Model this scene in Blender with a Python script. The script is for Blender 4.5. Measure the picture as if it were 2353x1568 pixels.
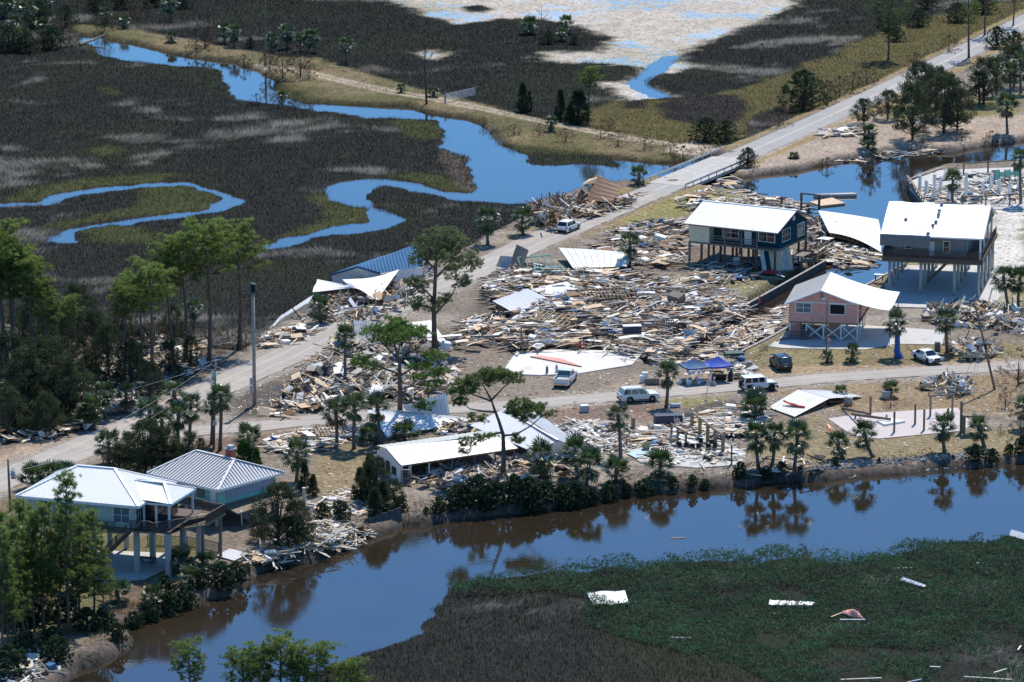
import bpy, math, random
import numpy as np
from mathutils import Vector, Matrix, Quaternion
R = math.radians
for o in list(bpy.data.objects): bpy.data.objects.remove(o)
SC = bpy.context.scene
COL = SC.collection
# ---------------------------------------------------------------- camera
CH, PITCH, F = 132.0, R(13.0), 10300.0          # metres up, tilt, focal length in photo units (2353 wide)
cam = bpy.data.cameras.new('camera'); cam.sensor_width = 36; cam.lens = 36 * F / 2353
cam.clip_start = 1; cam.clip_end = 20000
co = bpy.data.objects.new('camera', cam); COL.objects.link(co)
co.location = (0, 0, CH); co.rotation_euler = (math.pi / 2 - PITCH, 0, 0)
SC.camera = co
# ---------------------------------------------------------------- sky and sun
SUN_AZ, SUN_EL = R(17), R(57)
world = bpy.data.worlds.new('World'); SC.world = world; world.use_nodes = True
wn = world.node_tree.nodes; wl = world.node_tree.links
sky = wn.new('ShaderNodeTexSky'); sky.sky_type = 'NISHITA'; sky.sun_disc = False
sky.sun_elevation = SUN_EL; sky.sun_rotation = SUN_AZ; sky.altitude = 100
sky.air_density = 0.8; sky.dust_density = 0.0; sky.ozone_density = 6.0
skt = wn.new('ShaderNodeVectorMath'); skt.operation = 'MULTIPLY'; skt.inputs[1].default_value = (0.86, 1.38, 1.58)   # clear, deep blue autumn air
wl.new(sky.outputs[0], skt.inputs[0]); wl.new(skt.outputs[0], wn['Background'].inputs[0]); wn['Background'].inputs[1].default_value = 0.118
sd = Vector((math.cos(SUN_EL) * math.sin(SUN_AZ), math.cos(SUN_EL) * math.cos(SUN_AZ), math.sin(SUN_EL)))
sl = bpy.data.lights.new('sun', 'SUN'); sl.energy = 4.9; sl.angle = R(0.53); sl.color = (1.0, 0.93, 0.82)
so = bpy.data.objects.new('sun', sl); COL.objects.link(so); so.location = (60, 500, 300)
so.rotation_euler = sd.to_track_quat('Z', 'Y').to_euler()
SC.view_settings.view_transform = 'Standard'; SC.view_settings.look = 'None'
SC.view_settings.exposure = 0.08; SC.view_settings.gamma = 1.0
SC.render.engine = 'CYCLES'
SC.cycles.max_bounces = 5; SC.cycles.diffuse_bounces = 3; SC.cycles.glossy_bounces = 3
SC.cycles.transmission_bounces = 2; SC.cycles.transparent_max_bounces = 4; SC.cycles.caustics_reflective = False
SC.cycles.caustics_refractive = False
# ---------------------------------------------------------------- pixel <-> place
CP, SP = math.cos(PITCH), math.sin(PITCH)
WZ, MZ = -1.0, -0.75                             # water level, marsh level
def G(px, py, z=0.0):
    """ground (height z) under a photo pixel"""
    dx = (px - 1176.5) / F; dv = (py - 784) / F
    d = Vector((dx, CP - dv * SP, -SP - dv * CP)); t = (z - CH) / d.z
    return Vector((d.x * t, d.y * t, z))
def GY(px, py, Y):
    """point on a photo pixel's ray at distance Y"""
    dx = (px - 1176.5) / F; dv = (py - 784) / F
    d = Vector((dx, CP - dv * SP, -SP - dv * CP)); t = Y / d.y
    return Vector((d.x * t, Y, CH + d.z * t))
def S(py, z=0.0):
    """photo units per metre at a ground row"""
    return CP * (F * math.tan(PITCH) + py - 784) / (CH - z)
def topix(x, y, z):
    dz = y * CP + (CH - z) * SP; v = ((CH - z) * CP - y * SP)
    return 1176.5 + F * x / dz, 784 + F * v / dz
def hgt(px, py_base, py_top, z=0.0):
    """height of a vertical thing whose foot stands at py_base and whose top shows at py_top"""
    b = G(px, py_base, z); return GY(px, py_top, b.y).z - z
# ---------------------------------------------------------------- numpy noise, polygons
def vnoise(x, y, seed=0):
    xi = np.floor(x).astype(np.int64); yi = np.floor(y).astype(np.int64)
    fx = x - xi; fy = y - yi; fx = fx * fx * (3 - 2 * fx); fy = fy * fy * (3 - 2 * fy)
    def h(a, b):
        n = (a * 374761393 + b * 668265263 + seed * 1442695041) & 0xffffffff
        n = ((n ^ (n >> 13)) * 1274126177) & 0xffffffff
        return ((n ^ (n >> 16)) & 0xffff) / 65535.0
    return (h(xi, yi) * (1 - fx) + h(xi + 1, yi) * fx) * (1 - fy) + (h(xi, yi + 1) * (1 - fx) + h(xi + 1, yi + 1) * fx) * fy
def fbm(x, y, seed=0, o=4):
    t = 0; a = 0.5; n = 0
    for i in range(o):
        t = t + a * vnoise(x, y, seed + i * 7); n += a; a *= .5; x = x * 2.03 + 11.3; y = y * 2.03 + 5.7
    return t / n
def ss(a, b, x):
    t = np.clip((x - a) / (b - a), 0, 1); return t * t * (3 - 2 * t)
def world_poly(pts, z): return np.array([G(x, y, z)[:2] for x, y in pts])
def inside(poly, X, Y):
    ins = np.zeros(X.shape, bool); n = len(poly)
    for i in range(n):
        x0, y0 = poly[i]; x1, y1 = poly[(i + 1) % n]
        if y0 == y1: continue
        c = ((y0 > Y) != (y1 > Y)) & (X < (x1 - x0) * (Y - y0) / (y1 - y0) + x0); ins ^= c
    return ins
def dline(pts, X, Y, closed=False):
    d = np.full(X.shape, 1e9); n = len(pts)
    for i in range(n if closed else n - 1):
        x0, y0 = pts[i]; x1, y1 = pts[(i + 1) % n]; ex, ey = x1 - x0, y1 - y0
        t = np.clip(((X - x0) * ex + (Y - y0) * ey) / (ex * ex + ey * ey + 1e-9), 0, 1)
        d = np.minimum(d, (X - x0 - t * ex) ** 2 + (Y - y0 - t * ey) ** 2)
    return np.sqrt(d)
def sdf(poly, X, Y):
    """signed distance, positive inside; far cells get a rough value"""
    lo = poly.min(0) - 8; hi = poly.max(0) + 8
    out = np.full(X.shape, -8.0)
    m = (X > lo[0]) & (X < hi[0]) & (Y > lo[1]) & (Y < hi[1])
    if m.any():
        x, y = X[m], Y[m]; d = dline(poly, x, y, True); out[m] = np.where(inside(poly, x, y), d, -d)
    return out
# ---------------------------------------------------------------- materials
MATS = {}
def _mat(name):
    m = bpy.data.materials.new(name); m.use_nodes = True; MATS[name] = m
    return m, m.node_tree.nodes, m.node_tree.links, m.node_tree.nodes['Principled BSDF']
def mat(name, col, rough=0.6, metal=0.0, var=0.0, scale=3.0, bump=0.0, spec=0.5, dirt=None, dirt_amt=0.0, stretch=(1, 1, 1), emit=0):
    m, n, l, b = _mat(name)
    b.inputs['Roughness'].default_value = rough; b.inputs['Metallic'].default_value = metal
    b.inputs['Specular IOR Level'].default_value = spec
    b.inputs['Base Color'].default_value = (*col, 1)
    if var or dirt:
        tc = n.new('ShaderNodeTexCoord'); mp = n.new('ShaderNodeMapping'); mp.inputs['Scale'].default_value = stretch
        oi = n.new('ShaderNodeObjectInfo'); ad = n.new('ShaderNodeVectorMath'); ad.operation = 'ADD'
        l.new(tc.outputs['Object'], ad.inputs[0]); l.new(oi.outputs['Random'], ad.inputs[1]); l.new(ad.outputs[0], mp.inputs[0])
        nz = n.new('ShaderNodeTexNoise'); nz.inputs['Scale'].default_value = scale; nz.inputs['Detail'].default_value = 5
        l.new(mp.outputs[0], nz.inputs[0])
        mx = n.new('ShaderNodeMix'); mx.data_type = 'RGBA'
        d = dirt or tuple(c * (1 - var) for c in col); u = col if dirt else tuple(min(1, c * (1 + var)) for c in col)
        mx.inputs['A'].default_value = (*d, 1); mx.inputs['B'].default_value = (*u, 1)
        cr = n.new('ShaderNodeMapRange')
        cr.inputs[1].default_value = 0.3 if not dirt else 0.42 - 0.3 * (1 - dirt_amt); cr.inputs[2].default_value = 0.7 if not dirt else 0.62 - 0.3 * (1 - dirt_amt)
        l.new(nz.outputs[0], cr.inputs[0]); l.new(cr.outputs[0], mx.inputs['Factor']); l.new(mx.outputs['Result'], b.inputs['Base Color'])
        if bump:
            bp = n.new('ShaderNodeBump'); bp.inputs['Strength'].default_value = bump; bp.inputs['Distance'].default_value = 0.05
            l.new(nz.outputs[0], bp.inputs['Height']); l.new(bp.outputs[0], b.inputs['Normal'])
    return m
def leafmat(name, attr=None, col=(.05, .09, .03), trans=0.35, rough=0.45, spec=0.4, var=0.35, soft=0.0):
    """foliage: reflects and lets light through; colour from a vertex attribute or one tone that varies from tree to tree"""
    m, n, l, b = _mat(name)
    b.inputs['Roughness'].default_value = rough; b.inputs['Specular IOR Level'].default_value = spec
    tr = n.new('ShaderNodeBsdfTranslucent'); mx = n.new('ShaderNodeMixShader'); mx.inputs[0].default_value = trans
    if attr:
        a = n.new('ShaderNodeAttribute'); a.attribute_name = attr; src = a.outputs['Color']
    else:
        oi = n.new('ShaderNodeObjectInfo'); tc = n.new('ShaderNodeTexCoord')
        nz = n.new('ShaderNodeTexNoise'); nz.inputs['Scale'].default_value = 1.3; l.new(tc.outputs['Object'], nz.inputs[0])
        sm = n.new('ShaderNodeMath'); sm.operation = 'ADD'; l.new(oi.outputs['Random'], sm.inputs[0]); l.new(nz.outputs[0], sm.inputs[1])
        mr = n.new('ShaderNodeMapRange'); mr.inputs[1].default_value = .3; mr.inputs[2].default_value = 1.7; l.new(sm.outputs[0], mr.inputs[0])
        c = n.new('ShaderNodeMix'); c.data_type = 'RGBA'
        c.inputs['A'].default_value = (*[v * (1 - var) for v in col], 1); c.inputs['B'].default_value = (*[v * (1 + var) for v in col], 1)
        l.new(mr.outputs[0], c.inputs['Factor']); src = c.outputs['Result']
    if soft:                                            # thin blades in a dense stand shade like the stand's top, not each like a mirror
        ge = n.new('ShaderNodeNewGeometry'); sc_ = n.new('ShaderNodeVectorMath'); sc_.operation = 'SCALE'; sc_.inputs['Scale'].default_value = soft
        ad = n.new('ShaderNodeVectorMath'); ad.operation = 'ADD'; ad.inputs[1].default_value = (0, 0, 1); nm = n.new('ShaderNodeVectorMath'); nm.operation = 'NORMALIZE'
        l.new(ge.outputs['Normal'], sc_.inputs[0]); l.new(sc_.outputs[0], ad.inputs[0]); l.new(ad.outputs[0], nm.inputs[0]); l.new(nm.outputs[0], b.inputs['Normal'])
    l.new(src, b.inputs['Base Color']); l.new(src, tr.inputs['Color'])
    l.new(b.outputs[0], mx.inputs[1]); l.new(tr.outputs[0], mx.inputs[2]); l.new(mx.outputs[0], n['Material Output'].inputs[0])
    return m
def attrmat(name, attr='col', rough=0.75, fine=9.0, amt=0.35, bump=0.0, spec=0.3, stretch=(1, 1, 1)):
    """colour from a vertex attribute, broken up by noise"""
    m, n, l, b = _mat(name)
    b.inputs['Roughness'].default_value = rough; b.inputs['Specular IOR Level'].default_value = spec
    a = n.new('ShaderNodeAttribute'); a.attribute_name = attr
    tc = n.new('ShaderNodeTexCoord'); mp = n.new('ShaderNodeMapping'); mp.inputs['Scale'].default_value = stretch
    l.new(tc.outputs['Object'], mp.inputs[0])
    nz = n.new('ShaderNodeTexNoise'); nz.inputs['Scale'].default_value = fine; nz.inputs['Detail'].default_value = 6; nz.inputs['Roughness'].default_value = .65
    l.new(mp.outputs[0], nz.inputs[0])
    mr = n.new('ShaderNodeMapRange'); mr.inputs[1].default_value = .3; mr.inputs[2].default_value = .7
    mr.inputs[3].default_value = 1 - amt; mr.inputs[4].default_value = 1 + amt; l.new(nz.outputs[0], mr.inputs[0])
    vm = n.new('ShaderNodeVectorMath'); vm.operation = 'SCALE'; l.new(a.outputs['Color'], vm.inputs[0]); l.new(mr.outputs[0], vm.inputs['Scale'])
    l.new(vm.outputs[0], b.inputs['Base Color'])
    if bump:
        bp = n.new('ShaderNodeBump'); bp.inputs['Strength'].default_value = bump; bp.inputs['Distance'].default_value = 0.118
        l.new(nz.outputs[0], bp.inputs['Height']); l.new(bp.outputs[0], b.inputs['Normal'])
    return m
# ---------------------------------------------------------------- objects
def tag(o, label=None, cat=None, group=None, kind=None):
    if label: o['label'] = label
    if cat: o['category'] = cat
    if group: o['group'] = group
    if kind: o['kind'] = kind
    return o
def link(name, me, parent=None, loc=None, rot=None, scl=None):
    o = bpy.data.objects.new(name, me); COL.objects.link(o)
    if parent: o.parent = parent
    if loc is not None: o.location = loc
    if rot is not None: o.rotation_euler = rot if not isinstance(rot, (int, float)) else (0, 0, rot)
    if scl is not None: o.scale = scl if not isinstance(scl, (int, float)) else (scl,) * 3
    return o
def thing(name, label, cat, loc=(0, 0, 0), rz=0.0, group=None, rot=None):
    o = bpy.data.objects.new(name, None); COL.objects.link(o); o.empty_display_size = .3
    o.location = loc; o.rotation_euler = rot if rot else (0, 0, rz)
    return tag(o, label, cat, group)
def meshnp(name, V, Fa, mat, col=None, smooth=False):
    """mesh from numpy arrays: V (n,3), Fa (m,k)"""
    me = bpy.data.meshes.new(name); V = np.asarray(V, np.float32); Fa = np.asarray(Fa, np.int32); k = Fa.shape[1]
    me.vertices.add(len(V)); me.vertices.foreach_set('co', V.ravel())
    me.loops.add(Fa.size); me.loops.foreach_set('vertex_index', Fa.ravel())
    me.polygons.add(len(Fa)); me.polygons.foreach_set('loop_start', np.arange(0, Fa.size, k, dtype=np.int32))
    if col is not None:
        at = me.color_attributes.new('col', 'FLOAT_COLOR', 'POINT')
        c4 = np.ones((len(V), 4), np.float32); c4[:, :np.shape(col)[1]] = col; at.data.foreach_set('color', c4.ravel())
    me.update(calc_edges=True)
    if smooth: me.polygons.foreach_set('use_smooth', np.ones(len(Fa), bool))
    me.materials.append(mat); me.validate(); return me
class MB:
    """collects shapes into one mesh"""
    def __init__(s): s.v = []; s.f = []; s.c = []
    def add(s, vs, fs, c=None):
        b = len(s.v); s.v += [tuple(p) for p in vs]; s.f += [tuple(b + i for i in f) for f in fs]
        if c is not None: s.c += [c] * len(vs)
        return s
    def box(s, c, d, M=None, col=None):
        x, y, z = d[0] / 2, d[1] / 2, d[2] / 2
        p = [Vector((a * x, b * y, e * z)) for e in (-1, 1) for b in (-1, 1) for a in (-1, 1)]
        if M is not None: p = [M @ q for q in p]
        c = Vector(c)
        return s.add([q + c for q in p], [(0, 2, 3, 1), (4, 5, 7, 6), (0, 1, 5, 4), (2, 6, 7, 3), (0, 4, 6, 2), (1, 3, 7, 5)], col)
    def b2(s, lo, hi, col=None):
        return s.box([(a + b) / 2 for a, b in zip(lo, hi)], [b - a for a, b in zip(lo, hi)], None, col)
    def beam(s, p, q, w, h=None, col=None, roll=0.0):
        p, q = Vector(p), Vector(q); d = q - p; L = d.length
        if L < 1e-6: return s
        up = Vector((0, 0, 1)) if abs(d.normalized().z) < .97 else Vector((0, 1, 0))
        x = d.normalized(); y = up.cross(x).normalized(); z = x.cross(y)
        M = Matrix((x, y, z)).transposed()
        if roll: M = M @ Matrix.Rotation(roll, 3, 'X')
        return s.box((p + q) / 2, (L, w, h or w), M, col)
    def tube(s, pts, rad, n=6, cap=True, col=None):
        pts = [Vector(p) for p in pts]; rad = rad if hasattr(rad, '__len__') else [rad] * len(pts); vs = []
        for i, p in enumerate(pts):
            d = (pts[min(i + 1, len(pts) - 1)] - pts[max(i - 1, 0)]).normalized()
            a = Vector((0, 0, 1)) if abs(d.z) < .9 else Vector((1, 0, 0)); u = d.cross(a).normalized(); w = d.cross(u)
            vs += [p + (u * math.cos(2 * math.pi * k / n) + w * math.sin(2 * math.pi * k / n)) * rad[i] for k in range(n)]
        fs = []
        for i in range(len(pts) - 1):
            for k in range(n):
                a = i * n + k; b = i * n + (k + 1) % n; fs.append((a, b, b + n, a + n))
        if cap: fs += [tuple(range(n))[::-1], tuple(range((len(pts) - 1) * n, len(pts) * n))]
        return s.add(vs, fs, col)
    def prism(s, poly, z0, z1, col=None):
        n = len(poly)
        vs = [(p[0], p[1], z0) for p in poly] + [(p[0], p[1], z1) for p in poly]
        return s.add(vs, [tuple(range(n))[::-1], tuple(range(n, 2 * n))] + [(i, (i + 1) % n, (i + 1) % n + n, i + n) for i in range(n)], col)
    def slab(s, pts, th, col=None):
        """plate of thickness th below a polygon in space"""
        pts = [Vector(p) for p in pts]; n = len(pts); nm = (pts[1] - pts[0]).cross(pts[2] - pts[0]).normalized()
        if nm.z < 0: nm = -nm
        return s.add(pts + [p - nm * th for p in pts], [tuple(range(n)), tuple(range(n, 2 * n))[::-1]] + [(i, i + n, (i + 1) % n + n, (i + 1) % n) for i in range(n)], col)
    def mesh(s, name, mat, smooth=False):
        me = bpy.data.meshes.new(name); me.from_pydata(s.v, [], s.f)
        if s.c:
            at = me.color_attributes.new('col', 'FLOAT_COLOR', 'POINT')
            at.data.foreach_set('color', [x for c in s.c for x in (*c, 1)])
        if smooth: me.polygons.foreach_set('use_smooth', [True] * len(me.polygons))
        me.materials.append(mat if not isinstance(mat, str) else MATS[mat]); me.update(); return me
    def build(s, name, mat, parent=None, smooth=False, loc=None, rot=None):
        return link(name, s.mesh(name, mat, smooth), parent, loc, rot)
# ================================================================ THE LAND
MAIN = [(-110, 1152), (0, 1105), (90, 1070), (175, 1034), (275, 993), (400, 940), (475, 902), (575, 856), (640, 828), (690, 803), (745, 772), (815, 737), (905, 702), (990, 664), (1080, 625), (1176, 583), (1251, 547), (1336, 512), (1401, 484), (1463, 457), (1510, 437), (1568, 412), (1653, 377), (1764, 331), (1965, 240), (2085, 185), (2215, 120), (2353, 52), (2480, -12)]
LANE = [(300, 1003), (370, 998), (440, 992), (520, 985), (588, 981), (700, 968), (800, 958), (920, 950), (1035, 940), (1176, 932), (1300, 921), (1420, 911), (1526, 902), (1676, 890), (1765, 883), (1915, 868), (2065, 858), (2178, 850), (2290, 843), (2420, 835)]
creekA = [(185, 85), (220, 83), (250, 92), (300, 100), (350, 112), (400, 125), (462, 135), (525, 142), (588, 158), (630, 185), (632, 222), (700, 238), (728, 239), (838, 244), (938, 247), (978, 260), (1013, 266), (1063, 270), (1088, 282), (1113, 295), (1125, 312), (1150, 330), (1176, 347), (1201, 357), (1208, 377), (1276, 379), (1336, 376), (1381, 379), (1425, 384), (1396, 362), (1456, 368), (1491, 375), (1545, 376), (1640, 352), (1705, 398), (1600, 432), (1500, 412), (1440, 420), (1400, 430), (1330, 440), (1280, 456), (1215, 466), (1176, 470), (1113, 467), (1063, 464), (1000, 450), (950, 441), (913, 429), (870, 427), (842, 440), (838, 456), (852, 470), (877, 484), (900, 495), (925, 504), (900, 520), (863, 530), (813, 538), (763, 541), (718, 548), (700, 560), (663, 570), (615, 574), (600, 566), (663, 545), (713, 540), (748, 527), (763, 520), (858, 513), (856, 503), (846, 480), (813, 477), (773, 464), (753, 450), (748, 437), (763, 427), (800, 416), (850, 410), (900, 412), (938, 420), (1013, 439), (1073, 446), (1108, 440), (1085, 415), (1078, 392), (1075, 366), (1038, 354), (1010, 337), (1021, 325), (1022, 300), (1010, 279), (978, 276), (938, 276), (900, 271), (838, 273), (820, 267), (788, 259), (728, 257), (690, 250), (640, 243), (588, 236), (545, 230), (525, 208), (519, 182), (510, 165), (475, 156), (400, 153), (337, 146), (275, 141), (228, 128), (216, 106), (185, 100)]
creekB = [(-60, 468), (0, 466), (92, 462), (120, 446), (188, 434), (260, 427), (330, 421), (420, 415), (460, 424), (525, 441), (564, 458), (566, 472), (520, 488), (470, 494), (405, 506), (335, 514), (307, 522), (250, 521), (225, 527), (186, 536), (185, 562), (125, 563), (90, 555), (93, 544), (137, 527), (175, 519), (235, 509), (320, 497), (405, 489), (467, 484), (484, 478), (490, 465), (500, 452), (462, 441), (420, 431), (330, 433), (260, 442), (190, 452), (120, 474), (0, 480), (-60, 482)]
canal = [(60, 1640), (160, 1568), (200, 1538), (237, 1526), (275, 1508), (305, 1491), (320, 1466), (295, 1456), (300, 1441), (332, 1433), (375, 1416), (425, 1398), (475, 1383), (512, 1378), (550, 1366), (570, 1346), (588, 1338), (608, 1318), (638, 1306), (688, 1298), (728, 1293), (758, 1281), (793, 1258), (825, 1243), (863, 1236), (923, 1221), (938, 1213), (978, 1213), (1013, 1203), (1088, 1193), (1180, 1185), (1260, 1176), (1363, 1160), (1438, 1147), (1501, 1138), (1576, 1135), (1638, 1127), (1676, 1125), (1726, 1117), (1765, 1115), (1840, 1109), (1905, 1107), (1955, 1099), (2015, 1095), (2090, 1090), (2140, 1083), (2190, 1080), (2240, 1077), (2290, 1072), (2353, 1067), (2480, 1055), (2480, 1210), (2353, 1222), (2315, 1233), (2265, 1243), (2165, 1245), (2115, 1256), (2040, 1274), (1990, 1284), (1940, 1293), (1900, 1285), (1853, 1268), (1765, 1284), (1714, 1293), (1664, 1285), (1601, 1285), (1551, 1290), (1489, 1295), (1464, 1303), (1414, 1297), (1381, 1305), (1339, 1314), (1289, 1307), (1226, 1312), (1176, 1322), (1138, 1328), (1088, 1333), (1050, 1341), (1026, 1352), (1020, 1371), (992, 1391), (967, 1426), (942, 1457), (920, 1472), (840, 1499), (765, 1517), (750, 1524), (700, 1560), (660, 1640)]
canalR = [(1700, 412), (1760, 402), (1840, 393), (1890, 382), (1940, 370), (1990, 366), (2040, 352), (2130, 350), (2200, 352), (2240, 342), (2353, 325), (2480, 310), (2480, 372), (2353, 376), (2160, 388), (2085, 414), (2092, 440), (2122, 472), (2148, 520), (2150, 566), (2100, 597), (1699, 813), (1680, 835), (1600, 850), (1500, 850), (1478, 825), (1895, 604), (1890, 575), (1875, 540), (1860, 490), (1800, 468), (1740, 455), (1690, 446), (1600, 432), (1650, 405)]
town = [(-200, 700), (0, 735), (150, 762), (300, 778), (450, 790), (545, 800), (590, 775), (620, 748), (700, 700), (760, 655), (900, 612), (980, 585), (1060, 570), (1110, 540), (1180, 505), (1215, 472), (1300, 440), (1400, 418), (1500, 408), (1580, 368), (1660, 333), (1760, 296), (1960, 212), (2080, 160), (2210, 95), (2353, 25), (2600, -80), (2600, 1100), (2353, 1085), (1900, 1125), (1500, 1155), (1180, 1205), (930, 1230), (600, 1345), (300, 1480), (60, 1650), (-250, 1700)]
levee = [(120, 50), (330, 68), (420, 85), (640, 128), (730, 130), (880, 178), (1000, 212), (1100, 232), (1200, 265), (1400, 298), (1600, 336), (1580, 368), (1400, 352), (1180, 325), (1110, 278), (1000, 252), (860, 232), (720, 222), (650, 178), (560, 160), (500, 138), (350, 105), (230, 85)]
SAND = [[(850, -20), (1850, -20), (1835, 8), (1790, 28), (1740, 52), (1690, 72), (1640, 88), (1600, 108), (1560, 124), (1552, 138), (1590, 152), (1560, 165), (1505, 170), (1480, 190), (1535, 216), (1530, 226), (1430, 228), (1408, 212), (1385, 190), (1440, 184), (1478, 168), (1482, 152), (1420, 146), (1350, 144), (1250, 140), (1252, 118), (1370, 118), (1412, 102), (1400, 86), (1320, 58), (1250, 42), (1180, 40), (1050, 54), (1000, 40), (950, 20)], [(960, 122), (985, 118), (1020, 125), (1015, 137), (975, 138)]]
SANDISLE = [(1058, 16), (1100, 11), (1134, 20), (1110, 28), (1075, 27)]
OLIVE = [[(1330, 262), (1400, 232), (1480, 226), (1580, 232), (1700, 205), (1800, 170), (1900, 130), (2050, 62), (2250, 10), (2400, 0), (2353, 40), (2210, 103), (2080, 168), (1960, 220), (1760, 304), (1600, 342), (1500, 335), (1400, 305), (1340, 290)]]
RUSH = [[(1500, 243), (1580, 220), (1690, 222), (1730, 250), (1690, 285), (1600, 285), (1520, 270)], [(1420, 240), (1450, 222), (1495, 232), (1480, 250), (1440, 250)], [(1700, 310), (1730, 270), (1790, 240), (1800, 200), (1820, 280), (1760, 305)]]
GREEN = [[(632, 205), (650, 182), (720, 190), (840, 215), (905, 232), (840, 242), (700, 237)], [(1140, 310), (1200, 315), (1330, 332), (1480, 345), (1540, 372), (1490, 373), (1400, 358), (1200, 352), (1150, 328)], [(880, 275), (960, 272), (1010, 285), (1025, 305), (1000, 322), (940, 315)], [(560, 590), (590, 560), (700, 525), (745, 500), (740, 470), (700, 455), (750, 440), (780, 468), (846, 482), (860, 512), (740, 530), (660, 560), (600, 590)], [(30, 455), (100, 430), (220, 410), (350, 400), (420, 405), (260, 425), (180, 435), (110, 450), (60, 470)], [(320, 445), (360, 425), (450, 428), (495, 450), (480, 475), (420, 490), (330, 495), (230, 508), (140, 525), (70, 540), (90, 520), (250, 485), (330, 470)], [(182, 530), (250, 518), (340, 520), (362, 550), (300, 560), (200, 555)], [(205, 200), (250, 195), (290, 208), (280, 222), (240, 218)], [(188, 95), (215, 100), (250, 130), (230, 135), (190, 115)], [(170, 60), (240, 55), (300, 85), (420, 105), (470, 130), (380, 120), (250, 88), (180, 75)], [(900, 135 + 270), (1000, 400), (1070, 420), (1075, 440), (1000, 438), (930, 418)], [(180, 340), (260, 332), (330, 350), (220, 362)]]
LAND = [  # polygon, colour, soft edge: what the ground is made of, plus shade under debris
    ([(-100, 740), (300, 780), (560, 800), (500, 860), (380, 930), (150, 990), (-100, 1060)], (.11, .09, .065), 2.0),
    ([(-100, 1060), (0, 1035), (120, 1015), (150, 1035), (60, 1075), (-100, 1130)], (.36, .27, .20), 1.5),
    ([(1690, 398), (1780, 330), (1880, 290), (1960, 262), (2080, 250), (2353, 245), (2400, 320), (2050, 345), (1850, 388), (1760, 400)], (.36, .29, .225), 1.5),
    ([(1980, 245), (2150, 235), (2353, 215), (2353, 260), (2180, 275), (2050, 270)], (.17, .15, .06), 2.0),
    ([(1400, 520), (1500, 470), (1600, 440), (1690, 430), (1720, 450), (1640, 475), (1560, 500), (1450, 540)], (.21, .19, .065), 1.5),
    ([(1640, 640), (1760, 610), (1900, 600), (1760, 680), (1650, 735), (1600, 700)], (.21, .19, .10), 1.0),
    ([(1695, 818), (1765, 785), (1860, 780), (2353, 790), (2353, 835), (2050, 850), (1720, 880), (1700, 850)], (.205, .165, .085), 1.0),
    ([(1690, 860), (1780, 840), (2000, 836), (2353, 822), (2353, 840), (1760, 876)], (.30, .22, .145), 1.0),
    ([(1050, 840), (1160, 790), (1180, 860), (1500, 850), (1600, 840), (1680, 855), (1640, 885), (1100, 915), (1040, 900)], (.22, .18, .14), 1.0),
    ([(1400, 890), (1480, 860), (1600, 850), (1680, 870), (1600, 890)], (.30, .225, .165), 1.0),
    ([(530, 920), (640, 880), (680, 930), (600, 965), (540, 960)], (.10, .085, .072), 1.2),
    ([(1560, 955), (1600, 925), (1720, 920), (1760, 940), (1700, 965), (1600, 960)], (.085, .075, .066), 1.0),
    ([(1015, 790), (1070, 735), (1110, 650), (1200, 600), (1440, 622), (1650, 655), (1705, 690), (1540, 790), (1488, 822), (1190, 800)], (.125, .108, .09), 1.0),  # debris field: ground darkened for the shaded gaps between boards
    ([(600, 952), (690, 850), (750, 800), (960, 812), (1050, 835), (960, 915), (720, 950)], (.115, .098, .082), 1.0),
    ([(1530, 920), (1620, 905), (1660, 915), (1600, 935), (1540, 935)], (.22, .20, .09), .8),
    ([(710, 1060), (790, 1020), (890, 1010), (880, 1060), (820, 1120), (760, 1150), (700, 1110)], (.24, .185, .105), 1.2),
    ([(440, 1020), (560, 990), (740, 975), (700, 1010), (560, 1040), (460, 1060)], (.17, .115, .08), 1.0),
    ([(1240, 940), (1500, 925), (1560, 950), (1500, 970), (1280, 985)], (.20, .14, .105), 1.0),
    ([(1280, 975), (1420, 965), (1550, 1000), (1460, 1060), (1330, 1040)], (.36, .31, .25), 1.0),
    ([(1760, 900), (2000, 880), (2353, 860), (2353, 960), (2200, 950), (1980, 960), (1880, 930)], (.25, .185, .11), 1.0),
    ([(1780, 975), (1880, 955), (1940, 1005), (2220, 995), (2353, 980), (2353, 1045), (1900, 1060), (1740, 1060), (1700, 1040)], (.23, .185, .105), 1.0),
    ([(2080, 598), (2150, 560), (2353, 480), (2400, 480), (2400, 720), (2000, 705), (2010, 660)], (.24, .215, .11), 1.0),
    ([(2260, 470), (2353, 450), (2353, 600), (2300, 690), (2250, 600), (2290, 530)], (.58, .54, .48), 1.0),
    ([(1525, 345), (1590, 315), (1672, 338), (1600, 356)], (.52, .43, .34), 1.0),
    ([(-100, 1150), (40, 1100), (80, 1130), (60, 1200), (-100, 1230)], (.16, .125, .075), 1.0),
    ([(60, 1240), (200, 1200), (300, 1230), (480, 1240), (420, 1300), (300, 1420), (150, 1470), (0, 1480)], (.125, .115, .05), 1.5),
    ([(270, 1340), (420, 1330), (480, 1370), (330, 1425), (250, 1440), (200, 1480)], (.13, .09, .065), 1.0),
]
XS = np.concatenate([[-4000, -900, -320, -180], np.arange(-128, 128.1, 0.72), [180, 320, 900, 4000]])
YS = np.concatenate([[-600, 100, 300, 380], np.arange(404, 905, 0.9), [930, 980, 1100, 1500, 6000]])
X, Y = np.meshgrid(XS, YS)
WP = [world_poly(p, WZ) for p in (creekA, creekB, canal, canalR)]
n1 = fbm(X / 2.2, Y / 2.2, 3) - .5; n2 = fbm(X / 9, Y / 9, 9) - .5; n3 = fbm(X / 30, Y / 30, 21) - .5
sdw_raw = np.maximum.reduce([sdf(p, X, Y) - q for p, q in zip(WP, (.5, 1.5, 0, 0))])
sea = sdf(WP[3], X, Y)                                  # the walled canal keeps straight edges
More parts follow.
